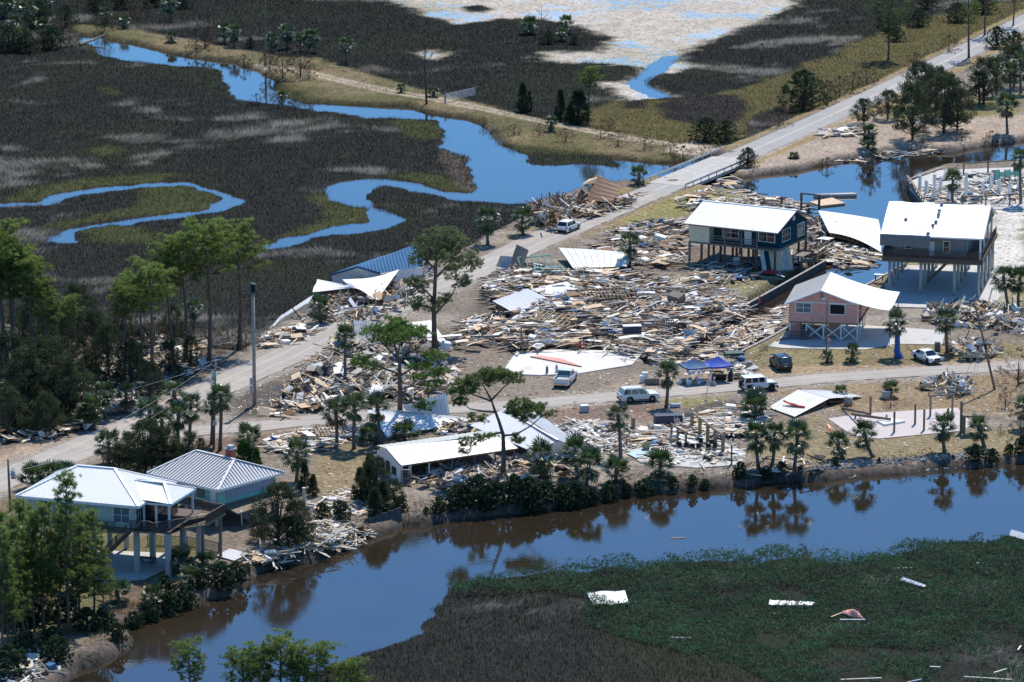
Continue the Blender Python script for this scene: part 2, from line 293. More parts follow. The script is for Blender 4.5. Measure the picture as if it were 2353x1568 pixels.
sdw = np.where(sea > -3, sdw_raw, sdw_raw + (n1 * 1.6 if False else n1 * 2.2 + n2 * np.where(Y > 560, 2.6, .6)))
hi_town = sdf(world_poly(town, 0), X, Y); hi_town = np.where(hi_town <= -8, -8, hi_town + n1 * 1.5)
hi_lev = sdf(world_poly(levee, -.3), X, Y) + n1 * 2
mainw = np.array([G(x, y, 0)[:2] for x, y in MAIN]); lanew = np.array([G(x, y, 0)[:2] for x, y in LANE])
droad = dline(mainw, X, Y); dlane = dline(lanew, X, Y)
hi = np.maximum(ss(-1.5, 1.5, hi_town), ss(8, 3.5, droad)); lev = ss(-3, 3, hi_lev)
Z = MZ + n2 * .25 + np.maximum(hi * (0 - MZ), lev * .5)
Z = np.where(hi > .9, Z * .25 + n2 * .12 + n1 * .05, Z)
Z = np.where(np.minimum(droad, dlane) < 4.2, np.minimum(Z, -.02), Z)
sand = np.maximum.reduce([sdf(world_poly(p, MZ), X, Y) for p in SAND]) + n1 * 5 + n2 * 4
isle = sdf(world_poly(SANDISLE, MZ), X, Y) + n1
sandw = ss(-2, 2, sand) * ss(1, -1, isle)
wet = fbm(X / 1.6, Y / 3.2, 77, 4) + n2 * .7
farw = ss(690, 800, Y + X * .6)
Z = Z * (1 - sandw) + sandw * (WZ + .07 + (wet - .5) * .06)
rill = dline(np.array([G(x, y, WZ)[:2] for x, y in [(1545, 133), (1515, 150), (1495, 170), (1465, 188), (1478, 205), (1520, 222)]]), X, Y)
Z = Z - ss(2.6, 1.0, rill + n1 * 2) * .3
bankm = ss(-3.5, -1.5, sdw) * hi * ss(-2.5, -3.5, sea)
Z = Z + bankm * (n1 * 1.3 + n2 * .6)
Z = Z * (1 - ss(-1.3, .7, sdw)) + ss(-1.3, .7, sdw) * -2.4
# colours
C = np.zeros(X.shape + (3,)); C[:] = (.018, .019, .015)
def paint(w, col):
    global C
    C = C * (1 - w[..., None]) + np.array(col) * w[..., None]
WISP_GLINT = .70 * fbm(X / 17 + 2.5 * fbm(X / 25, Y / 25, 61), Y / 10 + 2.5 * fbm(X / 25 + 9, Y / 25, 62), 33, 3) + .30 * fbm((X + .5 * Y) / 6, (Y - .5 * X) / 2.6, 35, 3)
WISP_GLINT = ss(.54, .72, WISP_GLINT)  # swathes of bent dead grass whose sun glints are put in as pale colour
paint(WISP_GLINT * .45, (.10, .096, .09)); paint(ss(.5, .68, fbm(X / 16, Y / 22, 48, 3)) * .7, (.022, .028, .013))  # the same glints tinted into the ground, then greenish patches
zol = np.maximum.reduce([sdf(world_poly(p, MZ), X, Y) for p in OLIVE]) + n1 * 3 + n2 * 3
zru = np.maximum.reduce([sdf(world_poly(p, MZ), X, Y) for p in RUSH]) + n1 * 2 + n2 * 3
zgr = np.maximum.reduce([sdf(world_poly(p, MZ), X, Y) for p in GREEN]) + n1 * 2.5 + n2 * 5
paint(ss(-1, 1, zol), (.10, .085, .03)); paint(ss(-1, 1, zru), (.03, .027, .024)); paint(ss(-1, 1, zgr), (.05, .055, .018))
mudz = sdf(world_poly([(1018, 330), (1050, 350), (1078, 372), (1092, 418), (1112, 442), (1065, 436), (1030, 400), (1012, 360)], MZ), X, Y) + n1 * 2
paint(ss(-1, 1, mudz), (.085, .07, .055))
paint(sandw, (.42, .37, .305)); paint(sandw * ss(.0, .2, n3 + n1 * .6 + n2 * .4) * ss(700, 800, Y) * .8, (.24, .22, .13))
tw = ss(-1, 1, hi_town)
paint(tw, (.21, .175, .14)); paint(tw * ss(.05, .25, n2 + n1 * .4) * .8, (.15, .12, .09)); paint(tw * ss(.06, .22, -n2 + n1 * .5) * .6, (.30, .26, .22))
paint(ss(-1.5, 1.5, hi_lev), (.19, .145, .08)); paint(ss(-1, 1.5, hi_lev) * ss(-.1, .15, n2 + n1 * .5) * .8, (.085, .085, .03))
track = dline(np.array([G(x, y, -.3)[:2] for x, y in [(560, 150), (700, 165), (800, 190), (900, 212), (1000, 228), (1060, 240), (1150, 258), (1300, 290), (1450, 320), (1560, 332), (1600, 328)]]), X, Y)
paint(ss(1.0, .3, np.abs(track - 1.0) + n1) * .8, (.46, .38, .29))
for p, c, s in LAND:
    z = sdf(world_poly(p, 0), X, Y) + n1 * 3.0 * s + n2 * 2.0 * s
    paint(ss(-s, s, z) * .92 * ss(.1, .3, .75 + n1), c)
paint(ss(1.1, .4, np.abs(droad - 4.6) + n1 * 1.6) * ss(620, 660, Y) * .9, (.27, .20, .09))
paint(ss(1.4, .2, np.abs(droad - 3.7) + n1 * 2) * ss(640, 600, Y) * .8, (.30, .265, .225))
paint(ss(1.2, .2, np.abs(dlane - 3.1) + n1 * 2) * .7, (.33, .28, .23))
paint(ss(-2.8, -1.2, sdw) * tw * ss(-2.5, -3.2, sea), (.115, .095, .08))   # the muddy bank
paint(ss(-1.2, -.2, sdw) * (1 - sandw), (.05, .042, .034))
C *= (1 + n1 * .5)[..., None]
ny, nx = X.shape
idx = np.arange(nx * ny).reshape(ny, nx)
quads = np.stack([idx[:-1, :-1], idx[:-1, 1:], idx[1:, 1:], idx[1:, :-1]], -1).reshape(-1, 4)
gm = attrmat('ground', fine=1.7, amt=.55, bump=.5, rough=.9, spec=.1)
def wet_ground(m):
    """where the tide left the flat wet (attribute alpha), fine patches turn smooth and reflect the sky"""
    n, l = m.node_tree.nodes, m.node_tree.links; b = n['Principled BSDF']
    at = [x for x in n if x.type == 'ATTRIBUTE'][0]; tc = [x for x in n if x.type == 'TEX_COORD'][0]
    mp = n.new('ShaderNodeMapping'); mp.inputs['Scale'].default_value = (1.0, .45, 1); l.new(tc.outputs['Object'], mp.inputs[0])
    nz = n.new('ShaderNodeTexNoise'); nz.inputs['Scale'].default_value = .9; nz.inputs['Detail'].default_value = 8; nz.inputs['Roughness'].default_value = .7; l.new(mp.outputs[0], nz.inputs[0])
    ad = n.new('ShaderNodeMath'); ad.operation = 'ADD'; l.new(nz.outputs[0], ad.inputs[0]); l.new(at.outputs['Alpha'], ad.inputs[1])
    mr = n.new('ShaderNodeMapRange'); mr.inputs[1].default_value = 1.05; mr.inputs[2].default_value = 1.25; l.new(ad.outputs[0], mr.inputs[0])
    rr = n.new('ShaderNodeMapRange'); rr.inputs[3].default_value = .9; rr.inputs[4].default_value = .12; l.new(mr.outputs[0], rr.inputs[0]); l.new(rr.outputs[0], b.inputs['Roughness'])
    sp = n.new('ShaderNodeMapRange'); sp.inputs[3].default_value = .1; sp.inputs[4].default_value = .5; l.new(mr.outputs[0], sp.inputs[0]); l.new(sp.outputs[0], b.inputs['Specular IOR Level'])
    bp = [x for x in n if x.type == 'BUMP'][0]; sb = n.new('ShaderNodeMapRange'); sb.inputs[3].default_value = .5; sb.inputs[4].default_value = .02; l.new(at.outputs['Alpha'], sb.inputs[0]); l.new(sb.outputs[0], bp.inputs['Strength'])
wet_ground(gm)
wetA = np.clip(sandw * (.33 + .25 * ss(680, 780, Y) + n2 * .8 + n1 * .3), 0, 1)
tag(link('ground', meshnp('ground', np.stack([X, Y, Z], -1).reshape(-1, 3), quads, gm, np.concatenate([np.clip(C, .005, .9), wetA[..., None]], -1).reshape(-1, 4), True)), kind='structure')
def gridval(A, x, y):
    j = np.clip(np.searchsorted(XS, x) - 1, 0, nx - 2); i = np.clip(np.searchsorted(YS, y) - 1, 0, ny - 2)
    fx = (x - XS[j]) / (XS[j + 1] - XS[j]); fy = (y - YS[i]) / (YS[i + 1] - YS[i])
    if A.ndim == 3: fx = fx[..., None]; fy = fy[..., None]
    return (A[i, j] * (1 - fx) + A[i, j + 1] * fx) * (1 - fy) + (A[i + 1, j] * (1 - fx) + A[i + 1, j + 1] * fx) * fy
def gz(x, y): return float(gridval(Z, np.array([x]), np.array([y]))[0])
def GG(px, py):
    """point on the real ground under a photo pixel"""
    p = G(px, py, 0)
    for _ in range(3): p = G(px, py, max(gz(p.x, p.y), WZ))
    return p
# ---------------------------------------------------------------- water
m, n, l, b = _mat('water')
b.inputs['Base Color'].default_value = (.022, .016, .010, 1); b.inputs['Roughness'].default_value = .03; b.inputs['IOR'].default_value = 1.75
tc = n.new('ShaderNodeTexCoord'); mp = n.new('ShaderNodeMapping'); mp.inputs['Scale'].default_value = (.9, 1.6, 1)
nz = n.new('ShaderNodeTexNoise'); nz.inputs['Scale'].default_value = 1.1; nz.inputs['Detail'].default_value = 3
wz = n.new('ShaderNodeTexNoise'); wz.inputs['Scale'].default_value = .06; wz.inputs['Detail'].default_value = 4; l.new(tc.outputs['Object'], wz.inputs[0])
wr = n.new('ShaderNodeMapRange'); wr.inputs[1].default_value = .42; wr.inputs[2].default_value = .68; wr.inputs[3].default_value = .02; wr.inputs[4].default_value = .11; l.new(wz.outputs[0], wr.inputs[0]); l.new(wr.outputs[0], b.inputs['Roughness'])
wc = n.new('ShaderNodeMix'); wc.data_type = 'RGBA'; wc.inputs['A'].default_value = (.016, .012, .008, 1); wc.inputs['B'].default_value = (.040, .030, .019, 1); l.new(wz.outputs[0], wc.inputs['Factor']); l.new(wc.outputs['Result'], b.inputs['Base Color'])
bp = n.new('ShaderNodeBump'); bp.inputs['Strength'].default_value = .09; bp.inputs['Distance'].default_value = .05
l.new(tc.outputs['Object'], mp.inputs[0]); l.new(mp.outputs[0], nz.inputs[0]); l.new(nz.outputs[0], bp.inputs['Height']); l.new(bp.outputs[0], b.inputs['Normal'])
mb = MB(); mb.add([(-3000, -500, WZ), (3000, -500, WZ), (3000, 5000, WZ), (-3000, 5000, WZ)], [(0, 1, 2, 3)])
tag(mb.build('water', m), kind='structure')
# ---------------------------------------------------------------- roads
def smooth_path(pts, n=6):
    P = [Vector((*p, 0)) for p in pts]; out = []
    for i in range(len(P) - 1):
        a, b_, c, d = P[max(i - 1, 0)], P[i], P[i + 1], P[min(i + 2, len(P) - 1)]
        for k in range(n):
            t = k / n; out.append(.5 * ((2 * b_) + (c - a) * t + (2 * a - 5 * b_ + 4 * c - d) * t * t + (3 * b_ - a - 3 * c + d) * t ** 3))
    out.append(P[-1]); return out
def ribbon(path, half, z, name, m, wob=0.0, off=0.0, seed=0):
    rnd = random.Random(seed); vs = []; fs = []; n = len(path)
    for i, p in enumerate(path):
        d = (path[min(i + 1, n - 1)] - path[max(i - 1, 0)]).normalized(); nr = Vector((-d.y, d.x, 0)); zz = z
        for k, u in enumerate((-1, -.95, 0, .95, 1)):
            q = p + nr * (off + u * half + (rnd.uniform(-wob, wob) if abs(u) == 1 else 0)); vs.append((q.x, q.y, zz - (.12 if abs(u) == 1 else 0)))
    for i in range(n - 1):
        for k in range(4): a = i * 5 + k; fs.append((a, a + 5, a + 6, a + 1))
    mb = MB(); mb.add(vs, fs); return mb.build(name, m)
def roadmat(name, c1, c2, c3):
    m, n, l, b = _mat(name); b.inputs['Roughness'].default_value = .85; b.inputs['Specular IOR Level'].default_value = .2
    tc = n.new('ShaderNodeTexCoord'); out = None; cur = None
    for sc, c, lo, hi, st in ((.22, c2, .42, .62, 1), (1.4, c3, .5, .72, .6), (.07, c2, .45, .6, .8)):
        nz = n.new('ShaderNodeTexNoise'); nz.inputs['Scale'].default_value = sc; nz.inputs['Detail'].default_value = 7; nz.inputs['Roughness'].default_value = .6
        l.new(tc.outputs['Object'], nz.inputs[0]); mr = n.new('ShaderNodeMapRange'); mr.inputs[1].default_value = lo; mr.inputs[2].default_value = hi; mr.inputs[4].default_value = st
        l.new(nz.outputs[0], mr.inputs[0]); mx = n.new('ShaderNodeMix'); mx.data_type = 'RGBA'; l.new(mr.outputs[0], mx.inputs['Factor'])
        if cur: l.new(cur, mx.inputs['A'])
        else: mx.inputs['A'].default_value = (*c1, 1)
        mx.inputs['B'].default_value = (*c, 1); cur = mx.outputs['Result']
    l.new(cur, b.inputs['Base Color']); return m
mp_ = smooth_path([tuple(p) for p in mainw]); lp_ = smooth_path([tuple(p) for p in lanew])
k = min(range(len(mp_)), key=lambda i: (mp_[i].xy - G(1505, 439, 0).xy).length)
roadmat('road_dust', (.40, .365, .32), (.34, .305, .27), (.48, .445, .40)); roadmat('road_old', (.31, .30, .295), (.36, .345, .33), (.25, .245, .24))
tag(ribbon(mp_[:k + 1], 3.1, .045, 'dusty_road', MATS['road_dust'], .25, 0, 1), kind='structure')
tag(ribbon(mp_[k:], 3.0, .05, 'paved_road', MATS['road_old'], .08, 0, 2), kind='structure')
tag(ribbon(lp_, 2.35, .038, 'dusty_lane', MATS['road_dust'], .3, 0, 3), kind='structure')
roadmat('road_track', (.45, .415, .37), (.39, .355, .32), (.50, .465, .42))
for off in (-.85, .85):
    tag(ribbon(lp_, .26, .046, 'wheel_track', MATS['road_track'], .12, off, 7), kind='structure'); tag(ribbon(mp_[:k + 1], .32, .053, 'wheel_track', MATS['road_track'], .15, off * 1.2, 8), kind='structure')
mat('line_paint', (.62, .58, .45), .7, var=.3, scale=2)
for off in (-.12, .12):
    tag(ribbon(mp_[k:], .05, .06 + off * .01, 'centre_line', MATS['line_paint'], 0, off, 4), kind='structure')
# ---------------------------------------------------------------- marsh grass
rng = np.random.default_rng(5)
def scatter(n, y0, y1, margin=14):
    y = np.sqrt(rng.uniform(y0 ** 2, y1 ** 2, n)); hw = (y * CP + CH * SP) * 1176.5 / F + margin
    return rng.uniform(-1, 1, n) * hw, y
def blades(x, y, z, h, lean, az, w, col):
    """one narrow triangle per blade"""
    n = len(x); yaw = rng.uniform(-.9, .9, n)
    wx, wy = np.cos(yaw) * w / 2, np.sin(yaw) * w / 2
    tx = x + h * np.sin(lean) * np.cos(az); ty = y + h * np.sin(lean) * np.sin(az); tz = z + h * np.cos(lean)
    V = np.empty((n, 3, 3)); V[:, 0] = np.stack([x - wx, y - wy, z - .1], -1); V[:, 1] = np.stack([x + wx, y + wy, z - .1], -1); V[:, 2] = np.stack([tx, ty, tz], -1)
    return V.reshape(-1, 3), np.arange(3 * n).reshape(n, 3), np.repeat(col, 3, 0)
grassm = leafmat('grass', 'col', trans=.15, rough=.6, spec=.08, soft=.35)
x, y = scatter(1150000, 415, 880)
sw = gridval(sdw, x, y); swn = gridval(sdw, x, y + 2.2); hiw = gridval(hi, x, y); le = gridval(lev, x, y); sn = gridval(sandw, x, y)
gr_ = gridval(ss(-1, 1, zgr), x, y); ol = gridval(ss(-1, 1, zol), x, y); ru = gridval(ss(-1, 1, zru), x, y); ol = ol * (1 - ru)
dr = gridval(droad, x, y)
dens = np.where((sw > -.1), 0, 1.0) * (1 - hiw) * np.where(dr < 3.6, 0, 1)
dens = np.where(swn > 0, dens * .8, dens)
dens *= (1 - sn * .97) * (1 - le * .55) * (1 - ol * .15)
pxx, pyy = topix(x, y, MZ)
mang = (pyy > 1190) & (inside(np.array([(1020, 1340), (1100, 1322), (1500, 1290), (1800, 1270), (1950, 1290), (2100, 1250), (2400, 1190), (2400, 1600), (1820, 1600), (1700, 1530), (1490, 1480), (1350, 1440), (1340, 1375), (1250, 1355), (1050, 1372)], float), pxx, pyy))
dens = np.where(mang, dens * .22, dens)
keep = rng.random(len(x)) < dens
x, y, sw, swn, le, sn, gr_, ol, pyy, mang = [a[keep] for a in (x, y, sw, swn, le, sn, gr_, ol, pyy, mang)]
z = gridval(Z, x, y); n = len(x)
wisp_glint = gridval(WISP_GLINT, x, y) * (1 - gr_) * (1 - ol)
big = fbm(x / 28, y / 40, 44, 3)
flow = fbm(x / 18, y / 18, 55, 3) * 6.0 - 1.5
lean = np.abs(rng.normal(.32, .22, n)) + wisp_glint * rng.uniform(.6, 1.1, n)
az = flow + rng.normal(0, .5, n)
h = rng.uniform(.2, .5, n) * (1 + wisp_glint * 2.4 + .5 * gr_ + .4 * ol) * (1 - .45 * ol) * (1 - .35 * gr_) * (1 - .5 * le)
h = np.where(swn > 0, h * .75, h); h = np.where(sn > .3, h * .6, h)
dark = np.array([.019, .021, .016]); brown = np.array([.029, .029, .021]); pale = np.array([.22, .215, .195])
green = np.array([.075, .095, .018]); olive = np.array([.082, .078, .025]); tan = np.array([.17, .135, .06])
c = dark + (brown - dark) * ss(.4, .65, big)[:, None]
mossy = ss(.52, .68, fbm(x / 16, y / 22, 48, 3)); c = c + (np.array([.026, .036, .014]) - c) * (mossy * .8)[:, None]
c = c + (pale - c) * (wisp_glint * rng.uniform(.7, 1, n))[:, None]  # blades paled for the sun's glint on lodged, dead grass
c = c + (green - c) * (gr_ * rng.uniform(.7, 1, n))[:, None]; c = c + (olive - c) * (ol * rng.uniform(.6, 1, n))[:, None]
c = c + (tan - c) * (le * rng.uniform(.3, .95, n))[:, None]; c = c + (np.array([.20, .17, .10]) - c) * (sn * .8)[:, None]
c *= rng.uniform(.85, 1.18, n)[:, None]
V, Fa, cc = blades(x, y, z, h, lean, az, rng.uniform(.035, .085, n) * (1 + .4 * wisp_glint), c)
tag(link('marsh_grass', meshnp('marsh_grass', V, Fa, grassm, cc)), 'dark marsh rush and grass with flattened swathes paled by painted sun glints', 'grass', kind='stuff')
# ================================================================ SHARED MATERIALS
mat('white_metal', (.89, .885, .865), .38, 0, dirt=(.72, .71, .68), dirt_amt=.35, scale=.7, spec=.5)
mat('cream_metal', (.80, .78, .70), .42, 0, dirt=(.64, .60, .52), dirt_amt=.4, scale=.6)
mat('grey_metal', (.66, .67, .68), .4, .1, dirt=(.55, .56, .57), dirt_amt=.4, scale=.8)
mat('dull_metal', (.42, .44, .46), .45, .3, var=.2, scale=1.5)
mat('blue_metal', (.30, .49, .64), .4, 0, dirt=(.38, .54, .64), dirt_amt=.4, scale=.8)
mat('blue_trim', (.03, .09, .24), .5)
mat('shingle', (.52, .51, .49), .85, var=.22, scale=9, bump=.2)
mat('teal_wall', (.008, .055, .080), .8, var=.15, scale=2, spec=.15)
mat('cream_wall', (.66, .60, .44), .6, var=.08, scale=2)
mat('pink_wall', (.74, .34, .275), .7, var=.08, scale=1.5)
mat('grey_wall', (.25, .24, .235), .75, var=.1, scale=2, spec=.2)
mat('pale_wall', (.55, .55, .47), .7, var=.1, scale=2)
mat('mint_wall', (.22, .50, .42), .65, var=.12, scale=2)
mat('block_wall', (.30, .34, .42), .85, var=.2, scale=5)
mat('white_wall', (.72, .72, .71), .65, dirt=(.55, .53, .5), dirt_amt=.3, scale=1.2)
mat('white_trim', (.78, .78, .77), .5, var=.05, scale=3)
mat('glass', (.012, .016, .022), .05, 0, spec=.8)
mat('glass_light', (.16, .19, .20), .08, 0, spec=.8)
mat('dark_void', (.012, .012, .014), .9)
mat('timber', (.20, .15, .105), .8, var=.3, scale=5, stretch=(1, 1, .25))
mat('timber_grey', (.19, .165, .145), .85, var=.3, scale=4)
mat('deck_brown', (.115, .075, .058), .8, var=.25, scale=5)
mat('new_timber', (.42, .32, .19), .75, var=.22, scale=4)
mat('concrete', (.50, .485, .46), .85, dirt=(.40, .385, .36), dirt_amt=.5, scale=.8, bump=.1)
mat('concrete_pink', (.52, .46, .445), .85, dirt=(.43, .375, .36), dirt_amt=.5, scale=.7, bump=.1)
mat('concrete_column', (.44, .425, .40), .85, var=.12, scale=2)
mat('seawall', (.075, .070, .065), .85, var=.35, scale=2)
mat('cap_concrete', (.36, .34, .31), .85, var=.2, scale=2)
mat('plywood', (.58, .42, .27), .75, var=.16, scale=3, stretch=(.5, 3, 1))
mat('plywood_dark', (.24, .135, .082), .75, var=.25, scale=3, stretch=(.5, 3, 1))
mat('brick', (.33, .075, .05), .85, var=.3, scale=8)
mat('tarp_white', (.82, .83, .85), .45, var=.04, scale=2)
mat('tarp_grey', (.15, .155, .165), .55, var=.12, scale=2)
mat('iron', (.012, .012, .013), .5)
# ---------------------------------------------------------------- roof panels, windows, railings
def clip2(poly, k, lim, sign):
    out = []
    for i in range(len(poly)):
        a, b = poly[i], poly[(i + 1) % len(poly)]; fa, fb = sign * (a[0] - lim), sign * (b[0] - lim)
        if fa <= 1e-9: out.append(a)
        if (fa < -1e-9 and fb > 1e-9) or (fa > 1e-9 and fb < -1e-9):
            t = fa / (fa - fb); out.append((a[0] + (b[0] - a[0]) * t, a[1] + (b[1] - a[1]) * t))
    return out
def slope(par, pts, pw, m, name='roof_panel', th=.05, nr=1, rib=.05, ribm=None):
    """one roof slope made of separate metal panels; the first edge is the eave"""
    pts = [Vector(p) for p in pts]; p0 = pts[0]; u = (pts[1] - p0).normalized(); n = u.cross(pts[-1] - p0).normalized()
    if n.z < 0: n = -n
    v = n.cross(u)
    if (pts[-1] - p0).dot(v) < 0: v = -v
    P2 = [((p - p0).dot(u), (p - p0).dot(v)) for p in pts]; lo = min(p[0] for p in P2); hi = max(p[0] for p in P2)
    N = max(1, round((hi - lo) / pw)); st = (hi - lo) / N; W = lambda a, b, k=0: p0 + u * a + v * b + n * k
    for i in range(N):
        a, b = lo + i * st, lo + (i + 1) * st - .012
        q = clip2(clip2(P2, 0, b, 1), 0, a, -1)
        if len(q) < 3: continue
        mb = MB(); mb.slab([W(*t) for t in q], th)
        for r in range(nr):
            ur = a + st * r / nr + .03; e = clip2(clip2(P2, 0, ur + .001, 1), 0, ur - .001, -1)
            if len(e) < 2: continue
            y0, y1 = min(t[1] for t in e), max(t[1] for t in e)
            if y1 - y0 > .1: mb.beam(W(ur, y0 + .02, .02), W(ur, y1 - .02, .02), .045, rib)
        mb.build(name, m, par)
def warp(par, Pf, nu, nv, m, name='roof_panel', nr=2, rib=.05):
    """a bent sheet: Pf(u, v) in space, split along u into panels"""
    for i in range(nu):
        u0, u1 = i / nu, (i + 1) / nu - .003; vs = []; fs = []
        us = []
        for r in range(nr):
            a = u0 + (u1 - u0) * r / nr; w = (u1 - u0) / nr; us += [(a, 0), (a + w * .08, 1), (a + w * .2, 1), (a + w * .28, 0)]
        us.append((u1, 0)); k = len(us)
        for j in range(nv + 1):
            v = j / nv
            for uu, h in us:
                p = Vector(Pf(uu, v)); du = Vector(Pf(min(uu + .01, 1.02), v)) - p; dv = Vector(Pf(uu, min(v + .01, 1.02))) - p
                nn = du.cross(dv)
                if nn.length > 1e-9: nn.normalize()
                if nn.z < 0: nn = -nn
                vs.append(p + nn * h * rib)
        for side in (0, 1):
            b = len(vs) if side else 0
            if side:
                vs += [Vector(q) - Vector((0, 0, .035)) for q in vs[:]]
            for j in range(nv):
                for t in range(k - 1):
                    f = (j * k + t, j * k + t + 1, (j + 1) * k + t + 1, (j + 1) * k + t)
                    fs.append(tuple(q + b for q in (f if not side else f[::-1])))
        mb = MB(); mb.add(vs, fs); mb.build(name, m, par)
def bil(c, bend=None):
    c = [Vector(p) for p in c]
    def f(u, v):
        p = c[0] * (1 - u) * (1 - v) + c[1] * u * (1 - v) + c[2] * u * v + c[3] * (1 - u) * v
        if bend: p = p + Vector(bend(u, v))
        return p
    return f
def window(par, o, ux, w, h, nx=1, ny=2, fm='white_trim', gm='glass', nrm=None, fw=.09):
    """frame with bars and panes, on a wall face; o = lower left corner"""
    o = Vector(o); ux = Vector(ux).normalized(); up = Vector((0, 0, 1)); n = Vector(nrm) if nrm else ux.cross(up)
    mb = MB()
    def bar(a, b, wd): mb.beam(a + n * .035, b + n * .035, wd, .07 if abs((b - a).z) < .01 else wd)
    for z in (0, h): mb.box(o + ux * w / 2 + up * z + n * .03, (w + fw, .06, fw), Matrix((ux, n, up)).transposed())
    for x in [0, w] + [w * i / nx for i in range(1, nx)]:
        mb.box(o + ux * x + up * h / 2 + n * .03, (fw if x in (0, w) else .06, .056, h), Matrix((ux, n, up)).transposed())
    for i in range(1, ny): mb.box(o + ux * w / 2 + up * h * i / ny + n * .028, (w, .052, .05), Matrix((ux, n, up)).transposed())
    f = mb.build('window', fm, par)
    for i in range(nx):
        for j in range(ny):
            pb = MB(); pb.box(o + ux * (w * (i + .5) / nx) + up * (h * (j + .5) / ny) + n * .012, (w / nx - .05, .02, h / ny - .05), Matrix((ux, n, up)).transposed())
            pb.build('pane', gm if (i + j) % 3 or gm != 'glass' else 'glass', f)
    return f
def railing(par, pts, h, m, sp=.14, name='railing', post=1.8):
    mb = MB()
    for a, b in zip(pts, pts[1:]):
        a, b = Vector(a), Vector(b); d = b - a; L = d.length; up = Vector((0, 0, 1))
        mb.beam(a + up * h, b + up * h, .12, .05); mb.beam(a + up * .1, b + up * .1, .06, .06)
        k = int(L / sp)
        for i in range(k + 1):
            p = a + d * (i / max(k, 1)); big = i % max(1, int(post / sp)) == 0
            mb.beam(p, p + up * h, .1 if big else .045)
    return mb.build(name, m, par)
def wallbox(par, lo, hi, m, name='wall'):
    mb = MB(); mb.b2(lo, hi); return mb.build(name, m, par)
def col_round(par, x, y, z0, z1, r, m, name='column', n=12):
    mb = MB(); mb.tube([(x, y, z0), (x, y, z1)], r, n); return mb.build(name, m, par, True)
def local(par, px, py, z):
    """photo pixel at height z, in the frame of a thing"""
    return par_inv(par) @ G(px, py, z)
def par_inv(par):
    return (Matrix.Translation(par.location) @ par.rotation_euler.to_matrix().to_4x4()).inverted()

# ================================================================ HOUSES
# --- dark teal house on timber posts
H = thing('stilt_house', 'dark teal house with white ribbed metal roof on dark timber posts by the canal', 'house', G(1582, 608), R(-28.3))
mb = MB(); mb.b2((0, 0, 3.15), (13.6, 10.6, 3.4)); mb.build('floor', 'timber_grey', H)
wallbox(H, (.02, .02, 3.42), (3.2, 10.5, 6.0), 'cream_wall', 'side_room')
wallbox(H, (3.22, 1.5, 3.42), (13.5, 10.5, 6.0), 'teal_wall')
mb = MB(); mb.prism([(1.5, 6.02), (10.5, 6.02), (6.0, 7.95)], 0, .06)
g = mb.mesh('gable', MATS['teal_wall'])
g.transform(Matrix(((0, 0, 1, 13.44), (1, 0, 0, 0), (0, 1, 0, 0), (0, 0, 0, 1)))); link('gable', g, H)
for x0, w in ((4.6, 2.5), (10.2, 2.5)): window(H, (x0, 1.5, 4.1), (1, 0, 0), w, 1.6, 2, 2)
d = wallbox(H, (8.0, 1.42, 3.45), (9.1, 1.5, 5.75), 'white_trim', 'door'); wallbox(d, (8.12, 1.36, 4.5), (8.2, 1.42, 4.6), 'iron', 'handle')
window(H, (13.5, 2.2, 4.1), (0, 1, 0), 2.6, 1.7, 3, 2, nrm=(1, 0, 0)); window(H, (13.5, 7.2, 3.9), (0, 1, 0), 2.4, 1.9, 2, 2, gm='glass_light', nrm=(1, 0, 0))
wallbox(H, (13.58, 7.2, 3.9), (13.62, 8.9, 5.3), 'plywood', 'plywood_cover'); wallbox(H, (13.5, 5.6, 6.6), (13.56, 6.3, 7.2), 'white_trim', 'vent')
zr = 8.15
slope(H, [(-.5, -.6, 6.0), (14.1, -.6, 6.0), (14.1, 5.7, zr), (-.5, 5.7, zr)], .91, MATS['white_metal'], nr=2)
slope(H, [(14.1, 12.0, 6.0), (-.5, 12.0, 6.0), (-.5, 5.72, zr), (14.1, 5.72, zr)], .91, MATS['white_metal'], nr=2)
mb = MB(); mb.beam((-.5, 5.71, zr + .03), (14.1, 5.71, zr + .03), .35, .05); mb.build('ridge_cap', 'white_metal', H)
mb = MB(); mb.beam((14.12, -.6, 5.9), (14.12, 5.7, zr - .1), .05, .2); mb.beam((14.12, 5.7, zr - .1), (14.12, 12, 5.9), .05, .2); mb.build('bargeboard', 'timber_grey', H)
mb = MB(); mb.beam((-.5, -.63, 5.9), (14.1, -.63, 5.9), .05, .18); mb.build('fascia', 'timber_grey', H)
for i, x in enumerate((.1, 3.1, 5.6, 8.2, 10.6, 13.4)):
    for j, y in enumerate((.1, 4.0, 8.0, 10.4)):
        mb = MB(); mb.box((x, y, 1.55), (.26, .26, 3.2)); mb.build('post', 'timber_grey' if i == 0 and j == 0 else 'deck_brown', H)
for x in (5.6, 8.2, 10.6):
    mb = MB(); mb.box((x, .1, 4.7), (.16, .16, 2.55)); mb.build('porch_post', 'timber_grey', H)
for z in (3.75, 4.15, 4.5):
    mb = MB(); mb.beam((3.2, .1, z), (10.6, .1, z), .06, .1); mb.build('rail', 'timber_grey', H)
for k in range(7):
    a = 10.9 + k * .45; mb = MB(); mb.slab([(a, .2 + k * .5, 3.2), (a + .5, .5 + k * .5, 3.2), (a + 1.3, .1 + k * .5, .2), (a + .8, -.3 + k * .5, .2)], .05); mb.build('fallen_siding', ('dull_metal', 'teal_wall', 'cream_wall', 'cream_wall', 'cream_wall', 'dull_metal', 'cream_wall')[k], H)
for (x, y) in ((14.6, 3.5), (16.0, 3.5), (16.0, 6.2), (14.6, 6.2)):
    mb = MB(); mb.box((x, y, 1.0), (.16, .16, 2.2)); mb.build('stair_post', 'timber_grey', H)
